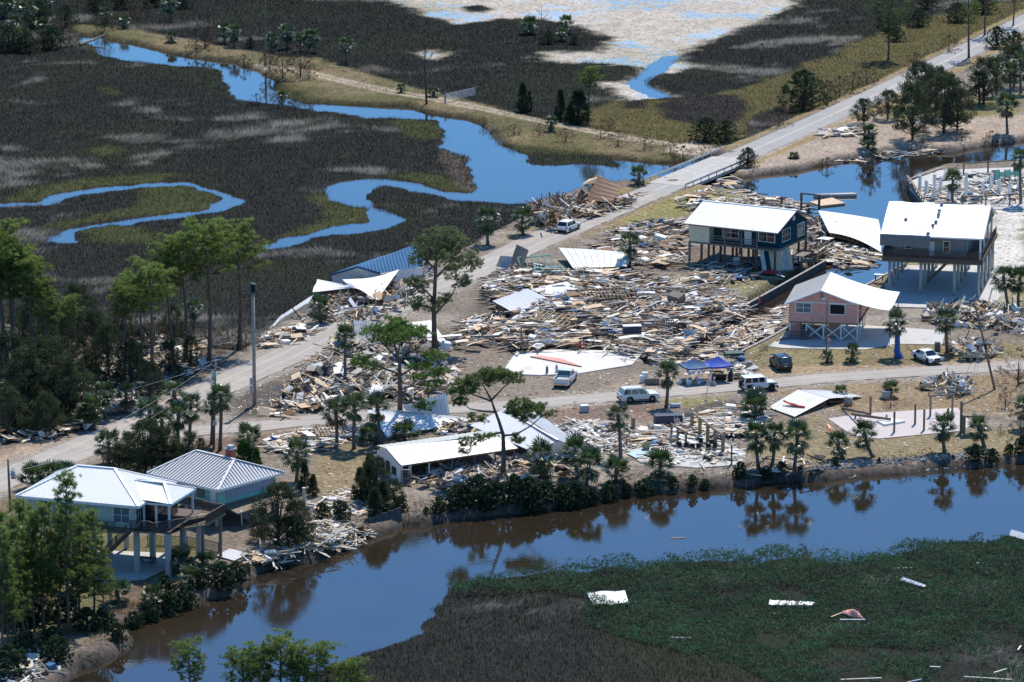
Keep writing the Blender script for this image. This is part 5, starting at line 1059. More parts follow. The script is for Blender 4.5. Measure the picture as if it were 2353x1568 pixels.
def pine_proto(seed, H=14.0, kind='umbrella'):
    r = random.Random(seed); mb = MB(); lean = r.uniform(-.4, .4)
    P = lambda t: Vector((lean * t * t * H * .08 + .25 * math.sin(t * 4 + seed), .2 * math.sin(t * 3 + seed * 2), H * t))
    ts = [0, .05, .2, .4, .6, .8, .95]; R0 = .25 if kind != 'young' else .15
    mb.tube([P(t) for t in ts], [R0 * (1.25 if t == 0 else 1) * (1 - .78 * t) for t in ts], 8)
    cl = []; crown0 = {'umbrella': .66, 'young': .24, 'big': .36, 'sparse': .42}[kind]; nb = {'umbrella': 26, 'young': 46, 'big': 56, 'sparse': 24}[kind]
    for i in range(nb):
        t = crown0 + (1 - crown0) * (i + r.random()) / nb * .97; k = (t - crown0) / (1 - crown0)
        if kind == 'umbrella': L = 3.3 * (1 - k * .55) * r.uniform(.55, 1.1) * (.55 + .45 * min(1, k * 4))
        elif kind == 'young': L = 2.3 * (1.05 - k) * r.uniform(.6, 1.1) + .35
        elif kind == 'big': L = 4.5 * math.sin(.35 + k * 2.4) * r.uniform(.6, 1.1) + .3
        else: L = 3.2 * (1.05 - k * .6) * r.uniform(.4, 1.1)
        az = i * 2.4 + r.uniform(-.5, .5); el = r.uniform(.05, .45) + k * .4; b = P(t); d = Vector((math.cos(az) * math.cos(el), math.sin(az) * math.cos(el), math.sin(el)))
        m = b + d * L * .55 + Vector((0, 0, -.05 * L)); e = b + d * L + Vector((0, 0, .18 * L))
        mb.tube([b, m, e], [.07 * (1.2 - k), .045, .015], 4, False)
        for s, w_ in (((.62, .55), (.85, .75), (1.02, .85)) if L > 1.6 else ((.7, .5), (1.0, .6))):   # puffs of needles at the limb ends
            if kind == 'sparse' and s < .8: continue
            q = (b.lerp(m, s / .55) if s < .55 else m.lerp(e, (s - .55) / .45)) + Vector((r.uniform(-.3, .3), r.uniform(-.3, .3), 0)); w_ *= r.uniform(.7, 1.15)
            e2 = q + Vector((r.uniform(-.4, .4), r.uniform(-.4, .4), .25)); mb.tube([q, e2], [.02, .008], 3, False)
            for _ in range(int((9 if kind != 'young' else 5) * w_ + 3)): cl.append(q + Vector((r.gauss(0, .5) * w_, r.gauss(0, .5) * w_, r.uniform(-.08, .5) * w_)))
    for _ in range(10 if kind != 'young' else 5): cl.append(P(.98) + Vector((r.uniform(-.6, .6), r.uniform(-.6, .6), r.uniform(-.6, .35))))
    for _ in range(6):
        t = r.uniform(.25, crown0); az = r.uniform(0, 6.3); b = P(t); e = b + Vector((math.cos(az), math.sin(az), .1)) * r.uniform(.6, 1.8); mb.tube([b, (b + e) / 2 - Vector((0, 0, .08)), e], [.04, .03, .01], 4, False)
    C0 = np.array([tuple(c) for c in cl]); n = len(C0)
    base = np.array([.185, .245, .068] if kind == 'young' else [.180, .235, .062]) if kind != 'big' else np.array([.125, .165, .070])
    cols = base * rv.uniform(.6, 1.35, n)[:, None] * (.75 + .45 * (C0[:, 2:3] - H * crown0) / (H * (1 - crown0)))  # sunlit crown top put into the colour: needles lighten with height
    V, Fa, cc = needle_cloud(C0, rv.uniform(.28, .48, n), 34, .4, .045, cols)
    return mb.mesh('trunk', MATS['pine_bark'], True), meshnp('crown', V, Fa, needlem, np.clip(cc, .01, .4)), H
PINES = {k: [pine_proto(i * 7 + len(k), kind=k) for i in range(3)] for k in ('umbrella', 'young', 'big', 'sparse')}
def tree(name, label, cat, protos, px, py, ptop, group=None, wide=1.0, lean=0.0, i=None, rz=None):
    b = GG(px, py); b.z = gz(b.x, b.y) - .1; h = GY(px, ptop, b.y).z - b.z
    tm, cm, H = protos[rt.randrange(len(protos)) if i is None else i]; s = h / H
    T = thing(name, label, cat, b, 0, group, (0, lean, rt.uniform(0, 6.28) if rz is None else rz)); 
    if lean: T.rotation_euler = (Matrix.Rotation(lean, 3, 'Y') @ Matrix.Rotation(rt.uniform(0, 6.28) if rz is None else rz, 3, 'Z')).to_euler()
    link('trunk', tm, T, None, None, (s * (.5 + .5 * wide),) * 2 + (s,)); link('crown', cm, T, None, None, (s * wide, s * wide, s)); return T
def leaf_cloud(cent, rad, per, size, cols, flat=.8):
    n = len(cent); N = n * per; c = np.repeat(cent, per, 0); rr = np.repeat(rad, per)
    d = rv.normal(size=(N, 3)); d /= np.linalg.norm(d, axis=1)[:, None]; p = c + d * (rr * rv.uniform(.5, 1.0, N))[:, None] * np.array([1, 1, flat])
    a = rv.normal(size=(N, 3)); a /= np.linalg.norm(a, axis=1)[:, None]; b = np.cross(a, rv.normal(size=(N, 3))); b /= np.linalg.norm(b, axis=1)[:, None] + 1e-9
    s = rv.uniform(.6, 1.3, N)[:, None] * size
    V = np.stack([p - a * s * .5, p + b * s * .45, p + a * s * .7], 1).reshape(-1, 3)
    cc = np.repeat(cols, per, 0) * rv.uniform(.7, 1.3, N)[:, None]
    return V, np.arange(3 * N).reshape(N, 3), np.repeat(cc, 3, 0)
def bushy_proto(seed, H, shape, col, per=60, n=110, size=.2, rk=1.0):
    r = random.Random(seed); mb = MB(); C0 = []; Rr = []
    def wid(t):
        if shape == 'cone': return .30 * H * (1.02 - t) ** .8 * (.35 + .65 * min(1, t * 5))
        if shape == 'oak': return .42 * H * math.sin(min(1, .12 + t * .95) * 3.0) ** .6 if t > .18 else .12 * H
        return .62 * H * math.sqrt(max(0, 1 - (t * 1.02) ** 2)) + .05
    for k in range(n):
        t = r.random() ** (.8 if shape != 'oak' else .75); t = max(t, .22 if shape == 'oak' else .04); w = wid(t) * r.uniform(.55 if rk == 1.0 else .3, 1.12); az = r.uniform(0, 6.283)
        C0.append((math.cos(az) * w, math.sin(az) * w, t * H * .97)); Rr.append(H * r.uniform(.055, .105) * rk)
        if k % 4 == 0:
            e = Vector(C0[-1]); mb.tube([(0, 0, e.z * .35), e * .55 + Vector((0, 0, e.z * .12)), e], [.02 * H * .5, .01 * H * .5, .004 * H], 4, False)
    mb.tube([(0, 0, -.1), (.05, 0, H * .3), (0, .05, H * .75)], [.028 * H, .02 * H, .006 * H], 7)
    C0 = np.array(C0); cols = np.array(col) * rv.uniform(.6, 1.4, len(C0))[:, None]
    V, Fa, cc = leaf_cloud(C0, np.array(Rr), per, size, cols)
    return mb.mesh('trunk', MATS['dark_twig'], True), meshnp('crown', V, Fa, leafm, np.clip(cc, .004, .4)), H
CEDAR = [bushy_proto(s, 6.0, 'cone', (.050, .080, .038), 100, 150, .16) for s in (1, 2)]; OAK = [bushy_proto(s, 7.0, 'oak', (.062, .082, .042), 85, 150, .17) for s in (3, 4, 5)]
BUSH = [bushy_proto(s, 2.4, 'dome', (.055, .088, .045), 85, 190, .12, .8) for s in (6, 7, 8)]; ROUND = [bushy_proto(s, 6.0, 'dome', (.048, .078, .040), 55, 330, .17, .62) for s in (16, 17)]; BRIGHT = [bushy_proto(9, 5.0, 'cone', (.07, .16, .035), 100, 130, .18)]; BROWN = [bushy_proto(s, 3.2, 'dome', (.105, .075, .052), 26, 60, .13) for s in (10, 11)]; RUST = [bushy_proto(14, 4.0, 'dome', (.20, .085, .05), 22, 70, .14)]
def dead_proto(seed, H, spread=.45, n=16, sub=3):
    r = random.Random(seed); mb = MB(); P = lambda t: Vector((.02 * H * math.sin(3 * t + seed), .02 * H * math.sin(4 * t), H * t))
    mb.tube([P(t) for t in (0, .3, .6, 1)], [.018 * H, .014 * H, .009 * H, .003 * H], 6)
    for i in range(n):
        t = .22 + .74 * i / n; az = i * 2.4 + r.random(); L = H * spread * (1.1 - t) * r.uniform(.5, 1.1) + .2; b = P(t); d = Vector((math.cos(az), math.sin(az), r.uniform(.15, .8))).normalized()
        m = b + d * L * .5 + Vector((0, 0, r.uniform(-.05, .1) * L)); e = b + d * L + Vector((0, 0, .12 * L)); mb.tube([b, m, e], [.007 * H * (1.15 - t), .005 * H * (1.15 - t), .002 * H], 4, False)
        for _ in range(sub):
            q = m.lerp(e, r.random()); g = (d + Vector((r.uniform(-.8, .8), r.uniform(-.8, .8), r.uniform(-.2, .7)))).normalized(); mb.tube([q, q + g * L * r.uniform(.2, .45)], [.003 * H, .001 * H], 3, False)
    return mb
def dead_tree(name, label, px, py, ptop, seed, spread=.45, n=16, sub=3, m='dead_wood', group=None, lean=0):
    b = GG(px, py); b.z = gz(b.x, b.y) - .1; h = GY(px, ptop, b.y).z - b.z; T = thing(name, label, 'dead tree', b, 0, group, (0, lean, 0))
    mb = dead_proto(seed, h, spread, n, sub); k = 6 * 4; t = MB(); t.v = mb.v[:k]; t.f = [f for f in mb.f if max(f) < k]; c = MB(); c.v = mb.v[k:]; c.f = [tuple(i - k for i in f) for f in mb.f if min(f) >= k]
    t.build('trunk', m, T, True)
    if c.f: c.build('crown', m, T)
    return T
def sized(label, rows, q):
    if len(rows) < 6: return label
    hs = sorted(r_[1] - r_[2] for r_ in rows); k = hs.index(q[1] - q[2]) / len(rows); a = 'small' if k < .34 else ('mid-sized' if k < .67 else 'large')
    return a + ' ' + label
# ---- palms (foot x, foot y, crown y [, crown x, radius])
def palms(label, group, rows, **kw):
    for q in rows: palm(label, q[0], q[1], q[2], q[3] if len(q) > 3 else None, q[4] if len(q) > 4 else 1.75, group, **kw)
palms('tall shaggy palm in the row behind the fallen white roof', 'palms behind the fallen white roof', [(773, 1025, 945), (814, 1032, 932, 813, 1.95), (874, 1022, 932, 868, 1.7)], shaggy=.8)
palms('low trunkless palm at the foot of the fallen white roof', 'low palms by the fallen roof', [(930, 1018, 1002, None, 2.3), (850, 1016, 1000, None, 1.7)])
palms('palm with full crown between the mint house and the yard', 'yard palm', [(683, 1107, 1040, None, 2.0)]); palms('palm leaning out of a green cedar beside the lane', 'palm by cedar', [(572, 1062, 1005, None, 1.9)])
palms('tall palm beside the utility pole near the red hydrant', 'palm by hydrant', [(507, 1035, 912)], shaggy=.7); palms('palm in the thick clump between road and mint house', 'palm clump by the road', [(410, 1062, 952), (437, 1022, 932), (345, 1040, 945, None, 1.9), (372, 1050, 968), (488, 1020, 925, None, 1.4), (400, 940, 900, None, 1.6)])
palms('stocky palm at the road behind the pale house', 'palm behind pale house', [(250, 1067, 1017, None, 1.9)]); palms('low palm between the road and the pale house roof', 'low palms behind pale house', [(75, 1125, 1100, None, 2.0), (110, 1118, 1092, None, 2.0), (148, 1110, 1090, None, 1.7)])
palms('palm under the pines across the road', 'palms under the pines', [(212, 985, 935), (240, 960, 905), (200, 985, 958), (30, 960, 900), (60, 900, 850), (140, 960, 930), (445, 760, 708, None, 1.4), (320, 850, 810), (290, 950, 905, None, 1.5)])
palms('palm standing in rubble beside the dusty road', 'palms in rubble', [(1120, 562, 503, None, 2.0), (1201, 540, 500, None, 1.9), (735, 742, 704, None, 1.8)], shaggy=.6); palms('slim palm in the splintered heap by the road fork', 'palm in heap', [(795, 885, 772, 792, 1.7)])
palms('lone palm in the debris beside the cream roof', 'lone debris palm', [(1446, 614, 557, 1448, 1.75)], shaggy=.6); palms('small palm at the bridge end by the creek', 'bridge palm', [(1468, 424, 400, None, 1.6)], shaggy=.9)
palms('palm on the white foundation platform', 'platform palms', [(2189, 472, 410, None, 1.75), (2345, 470, 362, None, 1.8)]); palms('palm in front of the grey house columns', 'palms by grey house', [(2322, 716, 637, 2305, 1.9), (2340, 716, 640, 2342, 1.9)])
palms('palm with blue cloth snagged on it, on the sandy lot', 'sandy lot palm', [(1994, 347, 330, None, 1.7), (1996, 345, 305, None, 1.7)]); palms('tall shaggy palm on the far canal bank', 'far bank palm', [(2314, 307, 238, None, 2.3)], shaggy=.9); palms('tiny palm beside the paved road lot', 'tiny palm', [(1824, 379, 364, None, 1.0)])
palms('palm in the dark grove beyond the far canal', 'far grove palms', [(2322, 230, 165, None, 2.0), (2290, 220, 150, None, 1.9), (2345, 215, 140, None, 1.9), (2250, 240, 180, None, 1.7), (2130, 230, 165, None, 1.6)])
palms('tall thick palm at the lane near the blue canopies', 'lane palm', [(1532, 936, 857, 1534, 1.75)], shaggy=.7); palms('slim tall palm behind the patio slab', 'slim palm', [(1426, 1052, 955, 1422, 1.6)])
palms('palm on the bank below the collapsed long house', 'bank palms by long house', [(1247, 1098, 1048, 1243, 2.1), (1326, 1100, 1035, 1323, 1.9), (1348, 1118, 1062, 1353, 2.0), (1416, 1110, 1080, None, 1.9)], shaggy=.5); palms('broad palm on the canal bank below the patio', 'patio bank palm', [(1517, 1114, 1066, None, 2.0)])
palms('palm on the canal bank beside two others near the patio slab', 'three bank palms', [(1742, 1099, 1000, 1738, 1.95), (1772, 1094, 997, 1782, 1.8), (1826, 1084, 1000, 1832, 2.0)], shaggy=.6); palms('bushy low palm between lane and patio', 'bushy palms', [(1735, 965, 935, None, 2.2), (1728, 955, 918, 1738, 1.6)])
palms('short palm on the rocky bank beside an orange kayak', 'kayak palm', [(1937, 1054, 1017, 1925, 1.6)]); palms('palm leaning over the rocky canal bank', 'leaning palm', [(2007, 1051, 995, 1985, 1.75)]); palms('palm on the rocky bank in front of the pinkish slab', 'rocky bank palms', [(2170, 1039, 977, 2167, 1.75), (2262, 1027, 980, 2250, 1.6)])
palms('palm with its trunk wrapped in a blue tarp', 'tarp palm', [(2060, 820, 740, None, 1.8)]); palms('palm beside the heap behind the white sedan', 'sedan palm', [(2175, 812, 735, None, 1.8)], shaggy=.7); palms('small young palm on the lawn by the parked dark SUV', 'young lawn palms', [(1901, 834, 820, None, 1.0), (1959, 832, 808, None, 1.2)]); palms('palm at the end of the rocky bank by the dead shrub', 'end palm', [(2356, 985, 935, None, 1.7)])
palms('low palm on the muddy bank below the pale house', 'muddy bank palms', [(412, 1318, 1290, None, 1.9), (440, 1345, 1330, None, 1.6), (475, 1312, 1297, None, 1.6), (350, 1385, 1370, None, 1.5), (270, 1385, 1358, None, 1.7)]); palms('sago palm with stiff fronds in a lawn planter', 'sago palms', [(2045, 912, 896, None, 1.4), (1931, 915, 902, None, 1.1)], cat='palm', name='sago_palm')
palms('palm on the levee beyond the creek', 'levee palms', [(537, 109, 72, None, 1.6), (515, 100, 66, None, 1.6), (395, 98, 85, None, 1.4), (390, 48, 8, None, 1.9), (285, 66, 46, None, 1.4), (242, 55, 32, None, 1.5), (625, 118, 90, None, 1.5), (660, 112, 72, None, 1.8), (713, 120, 85, None, 1.8), (690, 118, 92, None, 1.4), (795, 147, 103, None, 1.6)])
palms('tiny palm on the levee near the white gate', 'tiny levee palms', [(922, 213, 203, None, 1.0), (995, 222, 212, None, 1.3), (1266, 302, 281, None, 1.2), (648, 240, 222, None, 1.1)]); palms('palm on the dark hummock in the far marsh', 'hummock palms', [(1216, 78, 56, None, 1.8), (1301, 78, 52, None, 1.7), (1290, 95, 78, None, 1.4)])
palms('palm in the thicket at the far end of the creek', 'far thicket palms', [(30, 100, 50), (60, 90, 22, None, 2.0), (15, 60, 10), (100, 95, 62), (50, 110, 80), (105, 30, 0)])
# ---- pines
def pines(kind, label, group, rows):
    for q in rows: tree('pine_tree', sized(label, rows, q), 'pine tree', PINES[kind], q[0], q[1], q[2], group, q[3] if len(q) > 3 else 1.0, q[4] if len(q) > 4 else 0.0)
def hero_pine(label, base, trunk, limbs, puffs, r0, col):
    """a pine whose limbs follow the photograph; depth comes from the foot on the ground and a spread in and out"""
    b = GG(*base); b.z = gz(b.x, b.y) - .1; T = thing('pine_tree', label, 'pine tree', b); r = random.Random(len(label)); mb = MB()
    L_ = lambda x, y, d=0.0: GY(x, y, b.y + d) - b
    P = [Vector()] + [L_(*q) for q in trunk]; n = len(P); mb.tube(P, [r0 * (1.15 if i == 0 else 1 - .72 * i / (n - 1)) for i in range(n)], 10)
    for lb in limbs:
        P = [L_(*q) for q in lb]; mb.tube(P, [r0 * (.42 - .30 * i / (len(P) - 1)) for i in range(len(P))], 6, False)
    cl = []; tw = mb
    for x, y, d, rx, rz_, k in puffs:
        c = L_(x, y, d); nodes = []
        for _ in range(int(k * 1.5)):
            a = r.uniform(0, 6.283); q = r.random() ** .5; t = r.uniform(-.6, 1.0); w = math.sqrt(max(.05, 1 - t * t * .8)); nodes.append(c + Vector((math.cos(a) * rx * q * w, math.sin(a) * min(rx, 3.2) * q * w, t * rz_)))
        for q in nodes:
            tw.tube([c + (q - c) * .25 - Vector((0, 0, rz_ * .5)), (c + q) / 2 - Vector((0, 0, .15)), q], [.035, .025, .01], 3, False)
            for _ in range(7): cl.append(tuple(q + Vector((r.gauss(0, .3), r.gauss(0, .3), r.uniform(-.1, .35)))))
    C0 = np.array(cl); cols = np.array(col) * rv.uniform(.6, 1.35, len(C0))[:, None]; V, Fa, cc = needle_cloud(C0, rv.uniform(.26, .46, len(C0)), 40, .4, .045, cols)
    link('crown', meshnp('crown', V, Fa, needlem, np.clip(cc, .01, .4)), T); mb.build('trunk', 'pine_bark', T, True); return T
hero_pine('big round-crowned grey-green pine on the verge of the dusty road', (1000, 803), [(998, 770), (997, 717), (1000, 642), (1003, 590), (1010, 545)], [[(1000, 722), (1020, 700), (1040, 676), (1058, 637)], [(999, 690), (980, 670), (960, 655)], [(1000, 640), (1030, 610), (1060, 590)], [(1001, 620), (970, 590), (950, 575)], [(1000, 720), (985, 705), (965, 700)], [(1003, 600), (1040, 560, -2)], [(1003, 600), (975, 555, 2)]],
          [(1020, 548, 0, 3.4, 1.2, 26), (985, 570, 1, 2.6, 1.3, 20), (1055, 572, -1, 3.2, 1.4, 26), (1020, 590, -2, 3.4, 1.3, 22), (1075, 605, 1, 2.0, 1.1, 14), (965, 600, -1, 1.8, 1.0, 12), (1045, 620, 2, 2.4, 1.0, 14), (958, 660, 0, 1.6, 1.2, 13), (1060, 650, 0, 1.9, 1.0, 13), (985, 705, -1.5, 1.8, .9, 12), (955, 700, 1, 1.2, .8, 7), (1020, 690, 1, 1.3, .7, 7)], .42, (.175, .215, .105))
hero_pine('spreading pine with forked limbs beside the splintered heap', (919, 974), [(919, 930), (919, 885), (918, 835), (910, 803), (900, 772)], [[(919, 895), (945, 888), (975, 892)], [(918, 865), (945, 848), (975, 830), (998, 826)], [(918, 860), (890, 850), (860, 838), (828, 832)], [(917, 835), (940, 800), (958, 775)], [(915, 825), (885, 795), (862, 775)], [(919, 925), (950, 925), (980, 935)], [(918, 845), (915, 810, -2), (920, 780, -3)]],
          [(868, 768, 0, 2.2, .9, 20), (905, 755, 1, 2.6, 1.0, 26), (945, 766, -1, 2.4, .9, 22), (920, 775, -2.5, 2.2, .7, 16), (890, 785, 1.5, 1.8, .6, 10), (835, 832, 0, 1.7, .7, 13), (998, 826, 0, 1.5, .6, 10), (985, 880, .5, 2.2, .9, 15), (960, 845, -1, 1.5, .6, 9), (978, 936, 0, 1.5, .5, 8), (860, 848, 1, 1.3, .5, 7), (1010, 860, 1, 1.2, .6, 7)], .36, (.145, .235, .062))
hero_pine('crooked pine with open crown leaning over the long collapsed house', (1156, 1100), [(1157, 1060), (1157, 1033), (1156, 999), (1146, 967), (1134, 935), (1129, 918)], [[(1129, 920), (1141, 908), (1158, 889), (1175, 876)], [(1131, 923), (1105, 913), (1073, 903), (1048, 894)], [(1139, 947), (1110, 945), (1080, 940), (1061, 925)], [(1154, 994), (1122, 999), (1092, 1018), (1068, 1042)], [(1158, 1001), (1185, 999), (1220, 979), (1256, 947)], [(1129, 920), (1118, 900, -1), (1108, 880, -1)]],
          [(1135, 868, 0, 2.2, .8, 22), (1170, 872, .5, 1.6, .8, 16), (1100, 878, -.5, 2.0, .8, 18), (1068, 895, 0, 1.7, .8, 15), (1046, 908, .5, 1.0, .6, 8), (1060, 925, 0, .9, .5, 6), (1185, 942, 0, 1.8, .7, 15), (1215, 938, .5, 2.0, .8, 18), (1245, 948, -.5, 1.4, .7, 11), (1205, 962, -1, 1.3, .5, 8), (1092, 965, 0, 1.0, .5, 6), (1070, 1020, 0, .8, .5, 5), (1100, 1010, 0, .6, .35, 3), (1130, 1005, 0, .7, .35, 3), (1185, 1012, .5, 1.0, .5, 6), (1060, 1042, 0, .6, .4, 3)], .34, (.150, .205, .072))
pines('umbrella', 'tall umbrella pine in the grove across the road', 'pine grove across the road', [(15, 885, 530, 1.2), (28, 878, 560, 1.1), (33, 890, 590, 1.0), (75, 885, 590, 1.2), (105, 880, 660, 1.2), (5, 870, 600, 1.0), (325, 870, 640, 1.1), (347, 905, 615, 1.3), (425, 830, 558, 1.25), (395, 840, 575, 1.0), (482, 835, 527, 1.1), (552, 805, 525, 1.25), (160, 870, 690, .9), (290, 880, 650, .9)])
pines('big', 'broad pine at the upper road with bare lower limbs', 'upper road pine', [(2040, 137, -8, 1.05)]); pines('sparse', 'thin pine beside the far road bend', 'far road pines', [(2225, 133, -40, .9), (2265, 82, -70, .9), (2330, 60, -60, 1.0)]); pines('umbrella', 'small bright pine among cedars by the levee', 'small levee pine', [(1353, 284, 160, 1.2)])
pines('young', 'slim young pine in the grove beside the pale house', 'pine grove by the pale house', [(10, 1510, 1215, .9), (20, 1500, 1260, .8), (35, 1482, 1190, .9), (52, 1462, 1150, .9), (61, 1448, 1225, .8), (81, 1452, 1180, .85), (101, 1447, 1160, .95), (141, 1442, 1180, 1.2), (160, 1454, 1090, 1.0), (176, 1424, 1210, .9), (185, 1430, 1180, 1.0), (215, 1425, 1175, 1.1), (120, 1400, 1230, .9), (70, 1400, 1160, .8), (5, 1420, 1180, .9), (240, 1420, 1260, .8), (-15, 1480, 1230, .9)])
pines('umbrella', 'pine top rising in front of the near canal bend', 'near pine tops', [(445, 1740, 1487, .9), (560, 1730, 1500, 1.0), (600, 1745, 1505, .9), (645, 1735, 1472, 1.1), (722, 1740, 1492, 1.2), (800, 1750, 1528, 1.1), (690, 1740, 1510, .9)])
# ---- cedars, oaks, bushes
def grow(protos, name, label, cat, group, rows):
    for q in rows: tree(name, sized(label, rows, q), cat, protos, q[0], q[1], q[2], group, q[3] if len(q) > 3 else 1.0)
grow(OAK, 'oak_tree', 'dark leafy tree on the far canal bank', 'tree', 'far bank trees', [(2169, 307, 165, 1.0), (2097, 320, 190, .8), (2150, 270, 150, .9), (2200, 300, 200, .9), (2040, 275, 205, 1.1), (1985, 285, 225, 1.2), (2260, 240, 130, 1.0), (2330, 200, 100, 1.0), (2110, 250, 140, .9)])
grow(CEDAR, 'cedar_tree', 'dark green cedar on the levee beyond the creek', 'cedar', 'levee cedars', [(1201, 258, 190, .9), (1216, 255, 210, .8), (1288, 280, 205, .8), (1328, 287, 205, 1.4), (1310, 285, 240, 1.2)]); grow(ROUND, 'cedar_bush', 'rounded dark cedar bush beside the upper paved road', 'bush', 'roadside cedars', [(1847, 252, 160, 1.0), (1621, 324, 268, 1.15), (1668, 326, 275, 1.0), (1718, 397, 338, .85)])
grow(OAK, 'oak_tree', 'dark scrubby tree in the wood across the road', 'tree', 'scrub trees across the road', [(60, 960, 800), (110, 940, 770), (150, 965, 820), (20, 930, 760), (175, 955, 830), (250, 870, 740, .8), (300, 890, 780, .8), (390, 865, 780, .8), (345, 930, 830, .8), (120, 850, 700, .8), (180, 800, 650, .8), (220, 840, 710, .8), (90, 820, 670, .8), (440, 845, 770, .7), (20, 1000, 890), (110, 1000, 900, .9), (280, 800, 700, .8), (400, 790, 700, .8)])
grow(OAK, 'oak_tree', 'dark leafy tree in the clump between road and mint house', 'tree', 'roadside clump', [(335, 1085, 960, 1.0), (300, 1075, 990, 1.1), (380, 1085, 980, 1.0), (440, 1085, 990, .9), (350, 1090, 1010, 1.3), (410, 1090, 1020, 1.1), (275, 1080, 1020, .9)]); grow(BRIGHT, 'cedar_tree', 'bright green cedar behind the mint house', 'cedar', 'bright cedar', [(560, 1072, 1008, 1.2), (590, 1075, 1028, 1.0)])
grow(CEDAR, 'cedar_tree', 'cedar in front of the collapsed long house gable', 'cedar', 'gable cedars', [(850, 1150, 1042, .9), (828, 1150, 1075, 1.0), (880, 1180, 1105, 1.2), (862, 1190, 1120, 1.2), (700, 1130, 1060, .9), (720, 1140, 1090, 1.0)]); grow(OAK, 'oak_tree', 'scraggly tree hiding the corner of the long collapsed house', 'tree', 'long house trees', [(862, 1158, 1046, .8), (905, 1165, 1100, .9)]); grow(OAK, 'oak_tree', 'dense dark tree on the bank beside the mint house', 'tree', 'mint house trees', [(640, 1255, 1105, .95), (685, 1255, 1150, .9), (600, 1240, 1170, .9), (660, 1265, 1190, 1.1)])
grow(BUSH, 'bush', 'dense bush on the canal bank below the long house', 'bush', 'bank bushes', [(1010, 1195, 1140, .8), (1060, 1185, 1110, .9), (1100, 1180, 1090, .9), (1140, 1180, 1105, .9), (1180, 1175, 1090, .8), (1215, 1172, 1095, .9), (1255, 1168, 1105, .9), (1290, 1165, 1110, .8), (1320, 1162, 1105, .9), (1360, 1158, 1120, .8), (1400, 1150, 1105, .8), (1440, 1142, 1110, .7), (980, 1200, 1165, .8), (1040, 1192, 1150, .8), (920, 1195, 1140, .8), (780, 1195, 1150, .9), (740, 1190, 1155, .8), (1120, 1185, 1140, .9), (1230, 1175, 1130, .9), (1310, 1168, 1135, .8)])
grow(BUSH, 'bush', 'bush on the rocky canal bank', 'bush', 'rocky bank bushes', [(1480, 1138, 1100, .7), (1545, 1132, 1095, .9), (1590, 1128, 1090, .8), (1620, 1125, 1100, .8), (1700, 1112, 1060, .7), (1760, 1110, 1070, .8), (1795, 1105, 1060, .8), (1840, 1100, 1068, .8), (1880, 1100, 1075, .7), (1920, 1092, 1050, .7), (2020, 1082, 1050, .5), (2190, 1070, 1045, .6), (2240, 1070, 1020, .9), (2280, 1068, 1030, .9), (2320, 1060, 1020, .8), (2350, 1058, 1000, .8)])
grow(BUSH, 'bush', 'bush on the muddy bank by the pale house', 'bush', 'muddy bank bushes', [(270, 1472, 1430, .8), (310, 1440, 1405, .8), (345, 1425, 1380, .8), (390, 1410, 1360, .8), (425, 1395, 1340, .9), (460, 1370, 1310, .9), (510, 1350, 1290, .9), (545, 1340, 1290, .9), (570, 1330, 1300, .8), (120, 1485, 1440, 1.0), (60, 1500, 1450, 1.0), (380, 1370, 1320, .8)])
grow(BROWN, 'dead_shrub', 'brown leafless shrub beside the creek levee', 'shrub', 'brown levee shrubs', [(470, 112, 30, .6), (450, 115, 65, .8), (690, 178, 105, .9), (620, 172, 110, .8), (650, 180, 120, .9), (710, 182, 140, .8), (560, 155, 125, .8), (590, 240, 215, 1.2), (640, 248, 225, 1.2), (680, 250, 232, 1.2), (1380, 318, 290, 1.2), (1110, 290, 268, 1.2), (1180, 310, 285, 1.4), (1240, 312, 285, 1.4), (1300, 325, 295, 1.4), (1420, 335, 300, 1.4), (1480, 345, 315, 1.4), (1540, 365, 325, 1.3), (1570, 372, 335, 1.0), (1400, 300, 270, 1.0), (420, 55, 20, 1.0), (340, 45, 5, 1.0), (300, 40, 0, 1.2), (240, 80, 20, .8), (140, 90, 30, .9), (160, 100, 60, 1.0), (100, 110, 70, 1.0), (180, 40, -5, 1.2), (380, 60, 35, 1.0)])
grow(BROWN, 'dead_shrub', 'brown dead shrub beside the upper paved road', 'shrub', 'roadside dead shrubs', [(1900, 238, 185, .9), (1930, 222, 175, 1.0), (1960, 212, 165, 1.0), (1990, 195, 150, 1.0), (1750, 150, 100, 1.0), (2105, 160, 120, 1.0), (1790, 290, 245, 1.0), (2180, 120, 80, 1.0), (2000, 400, 350, .7), (2120, 345, 300, 1.0), (2210, 340, 295, 1.0), (2280, 335, 300, 1.0), (1900, 385, 362, 1.0)])
grow(ROUND, 'bush', 'dark bush in the thicket at the far end of the creek', 'bush', 'far thicket bushes', [(20, 118, 60, 1.0), (60, 120, 70, 1.0), (120, 112, 60, 1.0), (150, 60, 10, 1.0), (220, 30, -20, 1.0), (280, 20, -30, 1.0), (350, 15, -30, 1.0), (420, 20, -20, 1.0), (90, 60, 0, 1.0), (10, 40, -10, 1.0), (575, 110, 85, .8), (2060, 95, 60, 1.0), (2110, 60, 20, 1.2), (2200, 50, 5, 1.2), (2260, 30, -15, 1.2), (2130, 20, -20, 1.0), (2330, 120, 70, 1.0), (2290, 110, 60, 1.0), (1260, 100, 70, 1.2), (1320, 102, 80, 1.2)])
grow(RUST, 'dead_shrub', 'rust-leaved dying tree at the end of the lane', 'shrub', 'rust tree', [(2340, 885, 800, 1.0)]); grow(RUST, 'dead_shrub', 'rusty brown dead shrub below a sago palm', 'shrub', 'rusty shrubs', [(2046, 938, 908, .9), (1945, 942, 912, .9)])
